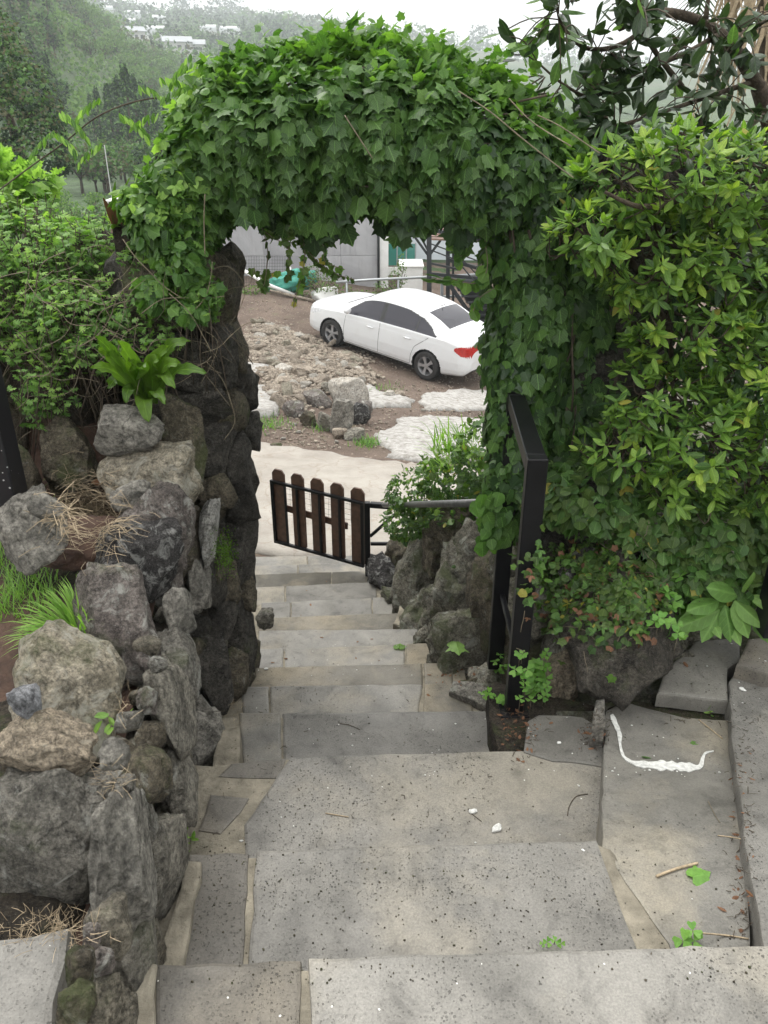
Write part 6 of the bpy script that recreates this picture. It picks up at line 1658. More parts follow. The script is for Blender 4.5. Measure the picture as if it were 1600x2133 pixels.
# wire fence with black post, green net, white pipe, timber
wf = thing('wire_fence', 'thin wire mesh fence panel in front of the grey wall', 'fence', tuple(atY(560, 605, 23.6)))
pths = []
for i in range(34): px = 490 + i * 3.4; pths.append(([atY(px, 533, 23.6), atY(px, 612, 23.6)], .004))
for j in range(12): py = 535 + j * 6.6; pths.append(([atY(490, py, 23.6), atY(603, py, 23.6)], .004))
curve_obj('wire_panel', pths, 'steel_dark', wf, 'stuff', n=3)
for px, m_, r_, t_ in ((603, 'steel_dark', .05, 530), (556, 'galv', .025, 560)): V, F = tube([atY(px, t_, 23.6), atY(px, 614, 23.6)], r_, 8); link('post', mesh('post', V, F), M[m_], wf)
def poleobj(name, lab, cat, pts, r_, m_): V, F = tube(pts, r_, 8); o = link(name, mesh(name, V, F), M[m_], smooth=True); tag(o, lab, cat)
poleobj('white_stake', 'thin white stake standing by the green net', 'stake', [atY(604, 548, 23.2), atY(611, 612, 23.2)], .02, 'white_wall')
poleobj('white_pipe', 'long white pipe leaning down from the left behind the yard', 'pipe', [atY(505, 562, 23), atY(560, 594, 22.4), on_yard(612, 618) + Vector((0, 0, .05))], .05, 'white_wall')
poleobj('timber_pole', 'long weathered timber pole lying at the top of the yard', 'pole', [on_yard(563, 613) + UPZ * .1, on_yard(655, 631) + UPZ * .06], .04, 'rubble_tan')
bm = bmesh.new(); bmesh.ops.create_icosphere(bm, subdivisions=4, radius=1); c0 = atY(605, 588, 23.2)
for v_ in bm.verts: q = v_.co * (1 + .35 * noise.fractal(v_.co * 2.2 + Vector((3, 1, 2)), 1, 2, 4)); v_.co = c0 + Vector((q.x * .66 + q.z * .25, q.y * .3, q.z * .34))
o = link('green_net', bm_mesh('green_net', bm), M['green_net'], smooth=True); tag(o, 'bunched teal green netting lying against the grey wall', 'net')
rb_ = rock_mesh((.42, .3, .3), 5001, 3, boxy=.9, facets=3, lump=.08); o = link('cement_block', rb_, M['white_wall']); o.location = on_yard(678, 628) + UPZ * .12; o.rotation_euler = (0, -.15, .2); tag(o, 'whitish cement slab lying behind the car bonnet', 'slab')
V, F = tube([(0, 0, 0), (0, .16, 0)], .25, 20); o = link('old_tyre', mesh('old_tyre', V, F), M['rubber'], smooth=False); o.location = on_yard(590, 612) + UPZ * .05; tag(o, 'black tyre half buried under the green net', 'tyre')
# rails
rl = thing('pipe_fence', 'grey pipe railing running behind the car to the steel stair', 'railing', tuple(atY(800, 600, 22.6)))
for nm, pts in (('rail', [(700, 588), (770, 583), (893, 577), (1010, 571)]), ('rail', [(835, 620), (920, 618), (1000, 616)])):
    V, F = tube([atY(a, b_, 22.6) for a, b_ in pts], .035, 8); link(nm, mesh(nm, V, F), M['galv'], rl, smooth=True)
for px in (722, 830, 920): V, F = tube([atY(px, 582, 22.6), (atY(px, 582, 22.6).x, 22.6, -3.8)], .03, 8); link('post', mesh('post', V, F), M['galv'], rl, smooth=True)
# steel stair / platform
ss = thing('steel_stair', 'black steel outdoor stair with brown timber roof deck behind the car', 'stair', tuple(atY(930, 650, 21.3)))
YS = 21.3
def sb(name, a, b_, w_=.09, m_='steel_dark', dy=0, dy2=None): return barobj(name, atY(a[0], a[1], YS + dy), atY(b_[0], b_[1], YS + (dy if dy2 is None else dy2)), w_, w_, m_, ss, .004, up=Vector((0, 1, 0)))
sb('column', (894, 480), (894, 640), .12); sb('column', (933, 520), (933, 650), .10, dy=.3); sb('column', (944, 520), (944, 648), .06, dy=1.2); sb('column', (921, 585), (921, 640), .07, 'galv', .5)
sb('strut', (858, 485), (892, 532), .06); sb('strut', (918, 500), (896, 530), .06); sb('strut', (876, 492), (893, 525), .05, dy=.2)
sb('beam', (850, 470), (1010, 500), .09); sb('beam', (895, 548), (960, 562), .05); sb('beam', (895, 520), (1000, 560), .03); sb('beam', (895, 507), (1000, 545), .03)
sb('beam', (895, 570), (1000, 580), .08, dy=.3); sb('beam', (900, 636), (1010, 646), .05); sb('beam', (890, 618), (930, 622), .05)
sb('stringer', (936, 592), (985, 662), .10); sb('stringer', (950, 575), (1030, 690), .08, dy=.9); sb('stringer', (930, 540), (1020, 565), .09, dy=.9)
sb('handrail', (950, 540), (1010, 612), .035); sb('handrail', (945, 520), (1010, 590), .03, dy=.9)
for i in range(8):
    px, py = 944 + i * 9, 590 + i * 12.6; a = atY(px, py, YS + .02); bx('tread', a.x, a.x + .75, YS - .1, YS + .9, a.z - .03, a.z + .02, 'steel_dark', ss, .004)
for i in range(6):
    p0 = atY(897 + i * .5, 497 - i * 5.2, YS + .3 * i); bm = bmesh.new(); bar(bm, p0, p0 + Vector((1.35, .3, -.10)), .28, .04, .004); link('deck_board', bm_mesh('deck_board', bm), M['wood_deck'], ss)
o = bx('blue_crate', atY(928, 640, 20.8).x, atY(951, 640, 20.8).x, 20.7, 21.1, atY(928, 652, 20.8).z, atY(928, 636, 20.8).z, 'blue_plastic', None, .02); tag(o, 'blue plastic crate behind the car roof', 'crate')
bm = bmesh.new(); bmesh.ops.create_icosphere(bm, subdivisions=3, radius=1); c0 = atY(903, 632, 21)
for v_ in bm.verts: q = v_.co * (1 + .15 * noise.noise(v_.co * 3)); v_.co = c0 + Vector((q.x * .15, q.y * .12, q.z * .11))
o = link('purple_bag', bm_mesh('purple_bag', bm), M['purple_tarp'], smooth=True); tag(o, 'purple bag behind the car roof beside the steel column', 'bag')
def bush(name, lab, spec, N, mats_, sz, cat='shrub'):
    t_ = thing(name, lab, cat, tuple(atY(spec[0][0], spec[0][1] + spec[0][4], spec[0][2]))); bb_ = Blobs(spec); L = Leaves()
    for i in range(N): p, n_, t = bb_.sample(.4, 1.15, .4, .6); L.add('clump', p, n_ + rv(.6), n_ + UPZ + rv(.6), R.uniform(*sz), R.choice(mats_))
    L.build(t_, singles=0); curve_obj('stem', [([atY(spec[0][0] + R.gauss(0, 8), spec[0][1] + spec[0][4], spec[0][2]), bb_.sample(.6, 1, .1)[0]], .01) for _ in range(14)], 'dark_twig', t_, n=4)
bush('dry_shrub', 'brownish dry shrub behind the earth yard left of the pipe rail', [(672, 590, 23.0, 32, 22, .4), (640, 605, 23.0, 22, 16, .3), (712, 605, 23.0, 26, 14, .3), (650, 570, 23.0, 20, 20, .3)], 700, ['far_olive', 'far_light', 'far_olive', 'far_green'], (.03, .08))
bush('green_shrub', 'tall thin green shrub standing in front of the white block', [(822, 590, 23.0, 14, 34, .3), (838, 575, 23.0, 12, 26, .3), (796, 600, 22.8, 18, 20, .3), (835, 545, 22.8, 8, 18, .2), (816, 610, 22.8, 30, 14, .3)], 650, ['far_green', 'far_light', 'far_olive'], (.03, .07))
bush('low_green_hedge', 'low green weeds along the foot of the white block', [(760, 612, 23.0, 30, 8, .3), (700, 618, 23.0, 24, 8, .3)], 200, ['far_green', 'far_light'], (.03, .07), 'weeds')
bush('grass_verge', 'green weeds at the foot of the wire fence', [(530, 605, 23.0, 40, 10, .3)], 260, ['far_light', 'far_light'], (.03, .07), 'weeds')

# ------------------------------------------------------------------ valley: trees near to far
def crown_mesh(name, lobes, N, size, mats_, seed, tw=None):
    """leaf clumps through several lobes + trunk & limbs in separate mesh; lobes in local metres"""
    rr = random.Random(seed); L = Leaves()
    for i in range(N):
        c, r = rr.choice(lobes); u = Vector((rr.gauss(0, 1), rr.gauss(0, 1), rr.gauss(0, 1))).normalized(); t = rr.uniform(.5, 1.05) ** .5
        p = Vector(c) + Vector((u.x * r[0], u.y * r[1], u.z * r[2])) * t * (1 + .2 * noise.noise((Vector(c) + u * 2) * 1.7))
        L.add('clump', p, u + rv(.5), u + UPZ * .7 + rv(.5), rr.uniform(*size), rr.choice(mats_))
    return L
def limbs(h, lobes, r_):
    V, F = [], []; tube([(0, 0, -.3), (.03 * h, 0, h * .35), (0, .02 * h, h * .75)], [r_, r_ * .7, r_ * .3], 7, V, F)
    for c, rr_ in lobes[:6]: tube([(0, 0, h * .3), Vector(c) * .6 + Vector((0, 0, h * .1)), c], [r_ * .5, r_ * .3, r_ * .12], 5, V, F)
    return V, F
def tree_proto(name, lobes, N, size, mats_, h, r_, seed):
    t_ = thing(name, 'x', 'tree'); L = crown_mesh(name, lobes, N, size, mats_, seed); o = L.merged('crown', L.L, t_)
    V, F = limbs(h, lobes, r_); o2 = link('trunk', mesh('trunk', V, F), M['bark'], t_, smooth=True, world=False); return t_
def put(proto, first, loc, sc, rz, label, group):
    if not first:
        r = proto.copy(); col.objects.link(r)
        for ch in list(proto.children): c = ch.copy(); col.objects.link(c); c.parent = r
    else: r = proto
    r.location = loc; r.scale = (sc, sc, sc); r.rotation_euler = (0, 0, rz); tag(r, label, 'tree', group); return r
def lob(n_, rad, h, hs=.3, seed=1):
    rr = random.Random(seed); out = []
    for i in range(n_):
        a = rr.uniform(0, 6.28); q = rr.uniform(0, rad * .6); out.append(((cos(a) * q, sin(a) * q, h * rr.uniform(.45, .85)), (rad * rr.uniform(.35, .55), rad * rr.uniform(.35, .55), h * rr.uniform(.14, .24))))
    return out
# the big ivy hung tree at the left edge
big = thing('big_tree', 'big dark creeper hung tree at the left edge above the herbs', 'tree', (atY(30, 340, 26).x, 26, -2.7))
bl_ = Blobs([(30, 150, 26, 50, 60, 1.2), (70, 210, 25.5, 50, 70, 1.2), (20, 260, 25, 70, 80, 1.2), (90, 290, 25, 55, 60, 1), (-20, 120, 26, 60, 90, 1.3), (10, 80, 27, 30, 50, 1), (60, 330, 24.5, 80, 50, 1), (-30, 330, 24, 80, 60, 1), (110, 340, 25, 40, 30, .8), (100, 250, 25.2, 40, 40, .8)])
L = Leaves()
for i in range(7500):
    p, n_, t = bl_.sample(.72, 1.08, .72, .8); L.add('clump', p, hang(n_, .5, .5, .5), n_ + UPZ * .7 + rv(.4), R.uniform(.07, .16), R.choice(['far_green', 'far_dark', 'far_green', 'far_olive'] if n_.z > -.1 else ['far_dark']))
o = L.merged('crown', L.L, big); V, F = tube([(0, 0, -.2), (.2, .3, 2.2), (0, .2, 4.0)], [.3, .2, .1], 9); link('trunk', mesh('trunk', V, F), M['bark'], big, world=False)
# protos
pb1 = tree_proto('broadleaf_tree', lob(9, 3.2, 6, seed=3), 420, (.28, .62), ['far_green', 'far_green', 'far_olive'], 6, .2, 11)
pb2 = tree_proto('broadleaf_tree', lob(8, 3.6, 5, seed=5), 380, (.3, .65), ['far_light', 'far_green', 'far_light'], 5, .2, 12)
pc1 = tree_proto('cedar_tree', [((0, 0, h_), (r_, r_, .8)) for h_, r_ in ((1.2, 1.7), (2.2, 1.6), (3.2, 1.35), (4.2, 1.1), (5.2, .8), (6.1, .5), (6.8, .25))], 520, (.2, .45), ['far_dark', 'far_dark', 'far_green'], 7, .18, 13)
pb3 = tree_proto('broadleaf_tree', lob(8, 3.0, 6, seed=9), 380, (.3, .6), ['far_dark', 'far_green'], 6, .2, 14)
used = set()
def plant(proto, x, y, sc, label, group, dz=0):
    first = proto.name not in used; used.add(proto.name); return put(proto, first, (x, y, ground_z(x, y) - .2 + dz), sc, R.uniform(0, 6.28), label, group)
def az_xy(px, r):   # direction of an image column near the horizon
    d = ray(px, 230); k = r / math.hypot(d.x, d.y); return d.x * k, d.y * k
cl = 'dark cedar in the stand of cedars beyond the arch shoulder'
for i, (px, r, sc) in enumerate([(205, 84, .85), (228, 80, .95), (250, 82, 1.05), (268, 78, 1.2), (285, 84, 1.1), (305, 80, 1.0), (325, 86, .9), (345, 82, .85), (238, 92, .9), (275, 95, 1.1), (300, 93, 1.05), (355, 90, .8), (190, 88, .7), (262, 74, .7), (318, 76, .75), (375, 92, .8), (395, 90, .75)]):
    x, y = az_xy(px, r); plant(pc1, x, y, sc * .9, cl, 'cedars in the valley stand')
for i in range(26):
    px = R.uniform(120, 420); r = R.uniform(58, 76); x, y = az_xy(px, r); plant(R.choice([pb3, pb1]), x, y, R.uniform(.35, .6), 'low dark tree in front of the cedar stand', 'low trees below the cedars')
for i in range(40):
    px = R.uniform(-30, 330); r = R.uniform(30, 55); x, y = az_xy(px, r); plant(R.choice([pb2, pb1, pb2]), x, y, R.uniform(.16, .3), 'pale green bush on the flat ground below the forest', 'bushes on the valley floor')
# left dark forest on the near slope, then the spur and the far hillside
for i in range(70):
    px = R.uniform(-80, 150); r = R.uniform(92, 150); x, y = az_xy(px, r)
    if px > 150 and R.random() < .4: continue
    plant(R.choice([pb3, pb1, pc1]), x, y, R.uniform(.6, 1.0), 'dark forest tree on the near slope at the left', 'trees on the near left slope')
for i in range(110):
    px = R.uniform(-80, 420); r = R.uniform(150, 260); x, y = az_xy(px, r); light = fbm(x, y, .02) > .05
    light = light or 140 < px < 345
    plant(R.choice([pb2, pb2, pb1]) if light else R.choice([pb1, pb3]), x, y, R.uniform(.8, 1.3) * (1 if not light else .8), 'hazy tree on the wooded spur of the hillside', 'trees on the wooded spur')
# everything further: one mass
L = Leaves()
def wood(n_, r0, r1, p0, p1, per, sz, dens=None):
    for i in range(n_):
        px = R.uniform(p0, p1); r = sqrt(R.uniform(r0 * r0, r1 * r1)); x, y = az_xy(px, r); f = fbm(x, y, .008); z = ground_z(x, y)
        if f > .12 and R.random() < .8: tall = .35
        elif f < -.5 and R.random() < .5: continue
        else: tall = 1
        light = tall < .5 or fbm(x + 500, y, .01) > .1; m_ = ['far_light', 'far_green', 'far_olive'] if light else ['far_green', 'far_dark', 'far_dark']
        mm_ = R.choice(m_); h_ = R.uniform(3, 7) * tall * (1 if r < 450 else 1.3); w_ = R.uniform(2, 4) * (1 if r < 450 else 1.4)
        for k in range(per):
            u = rv().normalized(); L.add('clump', Vector((x + u.x * w_, y + u.y * w_, z + h_ * .55 + u.z * h_ * .5)), u + rv(.4), u + UPZ + rv(.3), R.uniform(*sz) * (.6 + .4 * tall), mm_)
def scrub(n_, r0, r1, p0, p1):
    for i in range(n_):
        px = R.uniform(p0, p1); r = sqrt(R.uniform(r0 * r0, r1 * r1)); x, y = az_xy(px, r); z = ground_z(x, y); k0 = fbm(x, y, .03); s_ = R.uniform(.6, 1.6)
        for k in range(7): u = rv().normalized(); L.add('clump', Vector((x + u.x * s_ * 1.3, y + u.y * s_ * 1.3, z + abs(u.z) * s_)), u + rv(.4), UPZ + rv(.6), R.uniform(.3, .75), R.choice(['far_light', 'far_green', 'far_light'] if k0 > -.1 else ['far_olive', 'far_green', 'far_dark']))
scrub(5200, 88, 270, -60, 460)
wood(1500, 240, 500, -120, 620, 16, (.9, 1.8)); wood(1500, 450, 820, -120, 760, 14, (1.3, 2.6)); wood(500, 600, 900, 760, 1700, 12, (1.6, 3.0))
for i in range(150):   # taller clumps on the skyline
    px = R.choice([20, 60, 230, 290, 400, 470, 500, 150, 1000, 1180]) + R.gauss(0, 18); r = R.uniform(735, 800); x, y = az_xy(px, r); z = ground_z(x, y); h_ = R.uniform(10, 20)
    for k in range(26): u = rv().normalized(); L.add('clump', Vector((x + u.x * 5, y + u.y * 5, z + h_ * .5 + u.z * h_ * .5)), u + rv(.4), u + UPZ + rv(.3), R.uniform(1.5, 2.8), 'far_dark')
o = L.merged('far_woodland', L.L, None); tag(o, 'hazy woodland covering the far hillside', 'woodland')
# farm roads, greenhouses and houses on the far slope
def at_hill(px, py, dz=0):
    d = ray(px, py); t = 320
    while t < 1600:
        q = CAM + d * t
        if q.z < ground_z(q.x, q.y): return q
        t += 2.5
    return CAM + d * 700
def strip(name, pts, w_, m_, lab, cat, h=1.5):
    P = [at_hill(*q) for q in pts]; sp = []
    for a, b_ in zip(P, P[1:]):
        for j in range(6): sp.append(a.lerp(b_, j / 6))
    sp.append(P[-1]); V, F = [], []
    for i, q in enumerate(sp):
        t = (sp[min(i + 1, len(sp) - 1)] - sp[max(i - 1, 0)]); t.z = 0; t.normalize(); s_ = Vector((-t.y, t.x, 0)) * w_ / 2; z = max(ground_z((q + s_).x, (q + s_).y), ground_z((q - s_).x, (q - s_).y), ground_z(q.x, q.y)) + h
        V += [Vector(((q - s_).x, (q - s_).y, z)), Vector(((q + s_).x, (q + s_).y, z)), Vector(((q + s_).x, (q + s_).y, z - 3 - h)), Vector(((q - s_).x, (q - s_).y, z - 3 - h))]
    for i in range(len(sp) - 1):
        for j in range(4): F.append((4 * i + j, 4 * i + (j + 1) % 4, 4 * i + 4 + (j + 1) % 4, 4 * i + 4 + j))
    me = mesh(name, V, F); bm = bmesh.new(); bm.from_mesh(me); bmesh.ops.recalc_face_normals(bm, faces=bm.faces); bm.to_mesh(me); bm.free(); o = link(name, me, M[m_])
    return tag(o, lab, cat) if cat else tag(o, kind='structure')
strip('farm_road', [(205, 97), (225, 103), (245, 108)], 2.5, 'white_wall', 0, None, 1.5)
strip('farm_road', [(272, 118), (300, 125), (330, 131), (362, 138)], 2.5, 'white_wall', 0, None, 1.5)
#strip('farm_road', [(300, 62), (345, 72), (380, 82)], 3, 'white_wall', 0, None, 2)
M['house_white'] = plain('house_white', (.5, .5, .49), .7); M['roof_grey'] = plain('roof_grey', (.30, .32, .34), .6); M['greenhouse'] = plain('greenhouse', (.5, .52, .53), .5)
def house(px, py, w_, d_, h_, lab, rz=.3, r_=None):
    w_, d_, h_ = w_ * .75, d_ * .75, h_ * .75
    q = at_hill(px, py) if r_ is None else Vector((*az_xy(px, r_), 0)); z = ground_z(q.x, q.y) + 1.0; t_ = thing('hill_house', lab, 'house', (q.x, q.y, z), rz)
    bm = bmesh.new(); box(bm, (0, 0, h_ / 2 - 1), (w_, d_, h_ + 2)); link('wall', bm_mesh('wall', bm), M['house_white'], t_, world=False)
    V = [(-w_ * .56, -d_ * .6, h_), (w_ * .56, -d_ * .6, h_), (w_ * .56, d_ * .6, h_), (-w_ * .56, d_ * .6, h_), (-w_ * .56, 0, h_ + d_ * .3), (w_ * .56, 0, h_ + d_ * .3)]
    link('roof', mesh('roof', V, [(0, 1, 5, 4), (2, 3, 4, 5), (0, 4, 3), (1, 2, 5), (0, 3, 2, 1)]), M['roof_grey'], t_, world=False)
    for k in (-.28, .05, .32): bm = bmesh.new(); box(bm, (w_ * k, -d_ / 2 - .02, h_ * .5), (w_ * .14, .08, h_ * .35)); link('window', bm_mesh('window', bm), M['car_glass'], t_, world=False)
    bm = bmesh.new(); box(bm, (w_ / 2 + .02, 0, h_ * .5), (.08, d_ * .3, h_ * .35)); link('window', bm_mesh('window', bm), M['car_glass'], t_, world=False)
house(297, 156, 9, 7, 4.2, 'white house with a grey pitched roof standing alone on the hillside', .5, 320); house(383, 160, 12, 8, 4, 'long low house with grey roof right of the lone white one', .3, 320); house(418, 160, 9, 7, 3.6, 'small house at the edge of the arch ivy', .1, 322)
def ghouse(px, py, w_, d_, lab):
    q = at_hill(px, py); z = ground_z(q.x, q.y) + 2; V, F = [], []; n_ = 8
    for i in range(n_ + 1): a = pi * i / n_; V += [(-w_ / 2, cos(a) * d_ / 2, sin(a) * 2.2 + .6), (w_ / 2, cos(a) * d_ / 2, sin(a) * 2.2 + .6)]
    for i in range(n_): F.append((2 * i, 2 * i + 1, 2 * i + 3, 2 * i + 2))
    V += [(-w_ / 2, -d_ / 2, -3), (w_ / 2, -d_ / 2, -3), (-w_ / 2, d_ / 2, -3), (w_ / 2, d_ / 2, -3)]; k = 2 * n_ + 2
    F += [(k, k + 1, 2 * n_ + 1, 2 * n_), (k + 3, k + 2, 0, 1), tuple([k] + [2 * i for i in range(n_, -1, -1)] + [k + 2]), tuple([k + 1] + [2 * i + 1 for i in range(n_, -1, -1)] + [k + 3])[::-1]]
    o = link('greenhouse', mesh('greenhouse', V, F), M['greenhouse']); o.location = (q.x, q.y, z); o.rotation_euler = (0, 0, .2); tag(o, lab, 'greenhouse')
for (px, py, w_, lab) in ((227, 30, 14, 'leftmost white greenhouse near the top of the far hill'), (278, 41, 22, 'white greenhouse second from the left on the far hill'), (333, 52, 18, 'white greenhouse third from the left on the far hill'), (325, 100, 20, 'white greenhouse lying lower on the slope'), (435, 76, 18, 'white greenhouse just above the arch ivy'), (480, 80, 22, 'long white greenhouse partly hidden by the ivy'), (278, 60, 10, 'small white greenhouse below the second one')): ghouse(px, py, w_ * .42, 5, lab)
def upole(px, pt, pb, r_, lab):
    x, y = az_xy(px, r_); z = ground_z(x, y); top = atY(px, pt, y).z; V, F = tube([(x, y, z - .3), (x, y, top)], .025 if r_ < 100 else .15, 8); t_ = thing('utility_pole', lab, 'pole', (x, y, z)); link('pole', mesh('pole', V, F), M['house_white'], t_); k = 3
    if r_ < 100: return
    bm = bmesh.new(); box(bm, (x, y, top - .3 * k), (.8 * k, .07 * k, .07 * k)); link('cross_arm', bm_mesh('cross_arm', bm), M['house_white'], t_)
upole(270, 83, 118, 420, 'pale utility pole on the far slope above the farm road'); upole(207, 302, 385, 45, 'thin pale pole on the valley floor below the cedars')
sgn_ = thing('shed', 'small dark red shed with pale roof beyond the left shoulder', 'shed', tuple(atY(243, 425, 30)))
q = atY(243, 425, 30); bx('wall', q.x - .35, q.x + .35, 30, 31, -3, q.z, 'dead_wall' if 'dead_wall' in M else 'wood_deck', sgn_); bx('roof', q.x - .42, q.x + .42, 29.9, 31.1, q.z + .002, q.z + .12, 'white_wall', sgn_)
# ------------------------------------------------------------------ the air
hz = bpy.data.materials.new('haze'); hz.use_nodes = True; n, l = hz.node_tree.nodes, hz.node_tree.links; n.remove(n['Principled BSDF'])
pv = n.new('ShaderNodeVolumePrincipled'); pv.inputs['Color'].default_value = (.84, .90, .92, 1); pv.inputs['Density'].default_value = HAZE; l.new(pv.outputs[0], n['Material Output'].inputs['Volume'])
zs = [v_.co.z for o in scene.objects if o.type == 'MESH' and o.name.startswith(('hillside',)) for v_ in o.data.vertices]
zlo = min(zs) - 1.0; zhi = max(max(zs), 110) + 24
bm = bmesh.new(); box(bm, (0, 4, (zlo + zhi) / 2), (3060, 3060, zhi - zlo)); o = link('haze', bm_mesh('haze', bm), hz, kind='stuff')
# ------------------------------------------------------------------ litter and paint on the slabs
bpy.context.view_layer.update(); _dg = bpy.context.evaluated_depsgraph_get()
def paint(name, poly, lab):
    """thin dried paint following the slab"""
    p0, n_, o = hit(*poly[0][:2]); V, F = [], []; sp = smooth_path([Vector((a, b_, w_)) for a, b_, w_ in poly], 9)
    for i, q in enumerate(sp):
        t = sp[min(i + 1, len(sp) - 1)] - sp[max(i - 1, 0)]; t = Vector((t.x, t.y)).normalized(); nn = Vector((-t.y, t.x)); ww = .72 * q.z * (1 + .7 * noise.noise(Vector((q.x * .07, q.y * .07, 1))))
        for s_ in (-1, 1):
            pt = Vector((q.x, q.y)) + nn * ww * .5 * s_; ph, nh, _o = hit(pt.x, pt.y); V.append((ph if ph is not None else atZ(pt.x, pt.y, NZ[1])) + UPZ * .004)
    for i in range(len(sp) - 1): F.append((2 * i, 2 * i + 1, 2 * i + 3, 2 * i + 2))
    me = mesh(name, V, F); bm = bmesh.new(); bm.from_mesh(me); r = bmesh.ops.extrude_face_region(bm, geom=list(bm.faces))
    for e in r['geom']:
        if isinstance(e, bmesh.types.BMVert): e.co.z -= .0035
    bmesh.ops.recalc_face_normals(bm, faces=bm.faces); bm.to_mesh(me); bm.free(); o = link(name, me, M['white_paint']); tag(o, lab, 'paint mark')
paint('paint_spill', [(1274, 1490, 10), (1280, 1505, 14), (1290, 1530, 12), (1292, 1555, 8), (1300, 1578, 8), (1320, 1590, 10), (1345, 1594, 20), (1400, 1597, 24), (1440, 1600, 20), (1458, 1598, 12), (1464, 1580, 8), (1470, 1570, 6), (1486, 1566, 3)], 'white L shaped dried paint spill on the right hand slab')
chips = [(985, 1692, 22, 'white paint chip lying on the middle of the third step'), (1035, 1728, 30, 'larger white paint chip just below the first one on the same step'), (1545, 1437, 18, 'white chip on the raised right hand strip'), (555, 1394, 12, 'white pebble at the left end of the lower step'), (1215, 1772, 10, 'tiny white chip on the porous step'), (1165, 1548, 12, 'white flake beside the soil pocket'), (503, 1752, 9, 'tiny white stone in the grout at the left')]
for i, (px, py, s_, lab) in enumerate(chips):
    p, n_, o = hit(px, py)
    if p is None: continue
    D = depth(p); r_ = s_ * .5 * D / FPX; o = link('paint_chip', rock_mesh((r_, r_ * .6, r_ * .35), 6000 + i, 2, boxy=.8, facets=9, lump=.5), M['white_paint']); o.data.shade_flat(); o.location = p + n_ * r_ * .25; o.rotation_euler = (0, 0, R.uniform(0, 6)); tag(o, lab, 'chip')
for i in range(55):
    px, py = (R.uniform(1270, 1560), R.uniform(1470, 1900)) if i < 30 else (R.uniform(560, 1240), R.uniform(1300, 1760))
    if i < 10: px, py = R.uniform(1380, 1600), R.uniform(1340, 1480)
    if 10 <= i < 24: px, py = R.gauss(1380, 55), R.choice([1605, 1580, 1612]) + R.gauss(0, 5)
    p, n_, o = hit(px, py)
    if p is None or n_.z < .8: continue
    r_ = R.uniform(.0015, .005); o = link('white_crumb', rock_mesh((r_, r_ * .8, r_ * .4), 6100 + i, 1, boxy=.5), M['white_paint']); o.location = p + n_ * r_ * .3; tag(o, 'tiny white crumb of paint scattered on the slabs', 'crumb', 'paint crumbs on the slabs')
def twigs_(label, pts, r_, m_='twig', name='twig', cat='twig'):
    P = []
    for px, py in pts:
        p, n_, o = hit(px, py)
        if p is not None: P.append(p + n_ * (r_ + .001))
    if len(P) < 2: return
    V, F = tube(smooth_path(P, 4), r_, 6); o = link(name, mesh(name, V, F), M[m_], smooth=True); tag(o, label, cat)
twigs_('straight straw coloured stick lying left of the fallen green leaf', [(1367, 1828), (1410, 1812), (1453, 1801)], .0035, 'straw', 'stick')
twigs_('thin pale stick pointing right from the single clover', [(1462, 1943), (1510, 1950), (1558, 1957)], .002, 'straw', 'stick')
twigs_('curved dark stem on the right part of the third step', [(1182, 1700), (1186, 1680), (1200, 1660), (1225, 1655)], .0012, 'dark_twig')
twigs_('short pale straw on the third step left of the chips', [(678, 1695), (726, 1703)], .0016, 'straw')
twigs_('thin dark twig on the upper step', [(708, 1508), (730, 1512), (750, 1521)], .0012, 'dark_twig')
twigs_('dark hair thin stem beside the small white chip', [(975, 1690), (1003, 1712)], .001, 'dark_twig')
twigs_('dry straw leaning across the right hand slab', [(1455, 1500), (1480, 1520), (1505, 1540)], .0018, 'straw')
twigs_('thin brown stem near the edge of the raised strip', [(1475, 1670), (1490, 1700), (1500, 1715)], .001, 'twig')
twigs_('pale stem near the lower end of the raised strip', [(1495, 1742), (1520, 1745), (1545, 1748)], .0015, 'straw')
# fallen leaves
def leaf_on(px, py, sh, sz, m_, lab, name='fallen_leaf', ang=None):
    p, n_, o = hit(px, py)
    if p is None: return
    t_ = None; L = Leaves(); a = R.uniform(0, 6.28) if ang is None else ang; x, y, z = frame(Vector((cos(a), sin(a), .02)), n_ + rv(.12)); key = (sh, R.randrange(len(SH[sh])), m_)
    V, F = SH[sh][key[1]]; me = mesh('leaf', [Vector(v) for v in V], F); me.uv_layers.new(name='UVMap'); fl = [i for f in F for i in f]; me.uv_layers['UVMap'].data.foreach_set('uv', [c for i in fl for c in V[i][:2]]); me.materials.append(M[m_])
    o = link(name, me); o.location = p + n_ * sz * .16; o.rotation_euler = Matrix((x, y, z)).transposed().to_euler(); o.scale = (sz,) * 3; tag(o, lab[0], 'leaf', lab[1] if len(lab) > 1 else None)
leaf_on(1442, 1832, 'lobed', .055, 'clover', ['pale green lobed leaf fallen beside the straw coloured stick'])
leaf_on(1335, 1579, 'oval', .035, 'ivy', ['small dark green leaf lying inside the paint outline'], ang=.1)
leaf_on(830, 1353, 'lobed', .06, 'ivy_young', ['yellow green leaf fallen on a lower step'])
leaf_on(948, 1340, 'lobed', .085, 'herb', ['pale fallen leaf resting on the rock bank'])
leaf_on(1048, 1492, 'oval', .025, 'dead_leaf', ['small orange red leaf at the foot of the near post'])
leaf_on(190, 1005, 'oval', .06, 'dead_leaf', ['orange brown dead leaf above the straw'])
leaf_on(1440, 1545, 'herb', .04, 'ivy_mid', ['torn green leaf above the paint mark'])
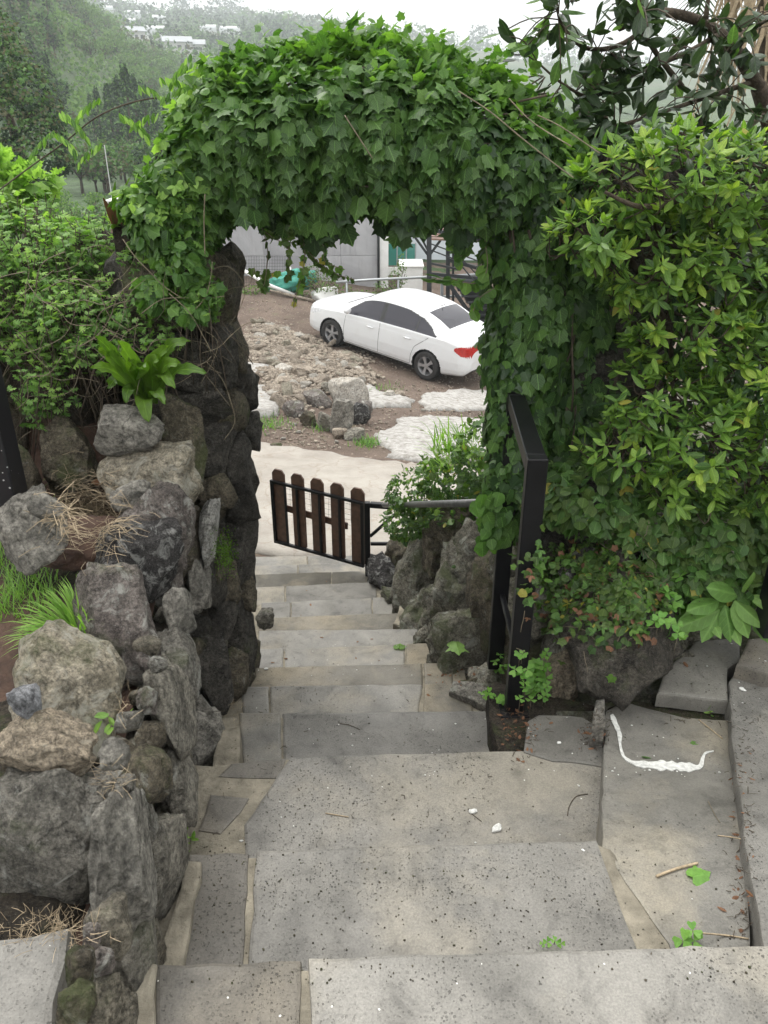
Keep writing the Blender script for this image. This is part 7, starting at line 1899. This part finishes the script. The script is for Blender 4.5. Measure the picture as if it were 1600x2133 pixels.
leaf_on(1424, 1380, 'oval', .03, 'dead_leaf', ['curled brown leaf on the upper right slab'])
for i in range(150):
    r_ = R.random()
    if r_ < .4: px, py = R.gauss(1075, 22), R.gauss(1510, 30)
    elif r_ < .55: px, py = R.gauss(940, 25), R.gauss(1412, 12)
    elif r_ < .75: px, py = R.gauss(1545, 16), R.uniform(1560, 1950)
    elif r_ < .85: px, py = R.gauss(1230, 20), R.gauss(1530, 25)
    else: px, py = R.uniform(560, 900), R.uniform(1200, 1400)
    if r_ < .85: leaf_on(px, py, R.choice(['oval', 'herb', 'lance']), R.uniform(.008, .024), 'dead_leaf', ['small brown dead leaf in the litter on the steps', 'leaf litter on the steps'], 'dead_leaf')
    else: leaf_on(px, py, 'oval', R.uniform(.012, .03), 'dead_leaf', ['small brown dead leaf in the litter on the steps', 'leaf litter on the steps'], 'dead_leaf')
V, F = [], []
for i in range(520):
    r_ = R.random(); px, py = (R.gauss(1080, 28), R.gauss(1510, 34)) if r_ < .3 else (R.gauss(1548, 14), R.uniform(1500, 1960)) if r_ < .55 else (R.gauss(1450, 60), R.gauss(1490, 14)) if r_ < .65 else (R.uniform(440, 1250), R.uniform(1200, 1760)) if r_ < .8 else (R.gauss(1240, 14), R.uniform(1480, 1560))
    p, n_, o = hit(px, py)
    if p is None or n_.z < .3: continue
    a = R.uniform(0, 6.28); d = Vector((cos(a), sin(a), R.uniform(0, .3))) * R.uniform(.005, .022); q = p + n_ * .0015; tube([q, q + d * .5 + rv(.002), q + d], R.uniform(.0005, .0013), 4, V, F)
o = link('litter', mesh('litter', V, F), M['dark_twig'], kind='stuff'); tag(o, 'crumbs of twig and dry litter on the steps', 'litter')
def cr():
    px, py = (R.uniform(400, 1590), R.uniform(1200, 2050)); p, n_, o = hit(px, py)
    if p is None or n_.z < .9 or depth(p) > 7 or fbm(p.x, p.y, 2.5) < R.uniform(-.3, .5): return None
    return (p.x, p.y, p.z + .001)
o = gravel('grit', 900, cr, .0008, .003, 'stone_brown'); tag(o, 'fine dark grit scattered on the steps', 'grit')
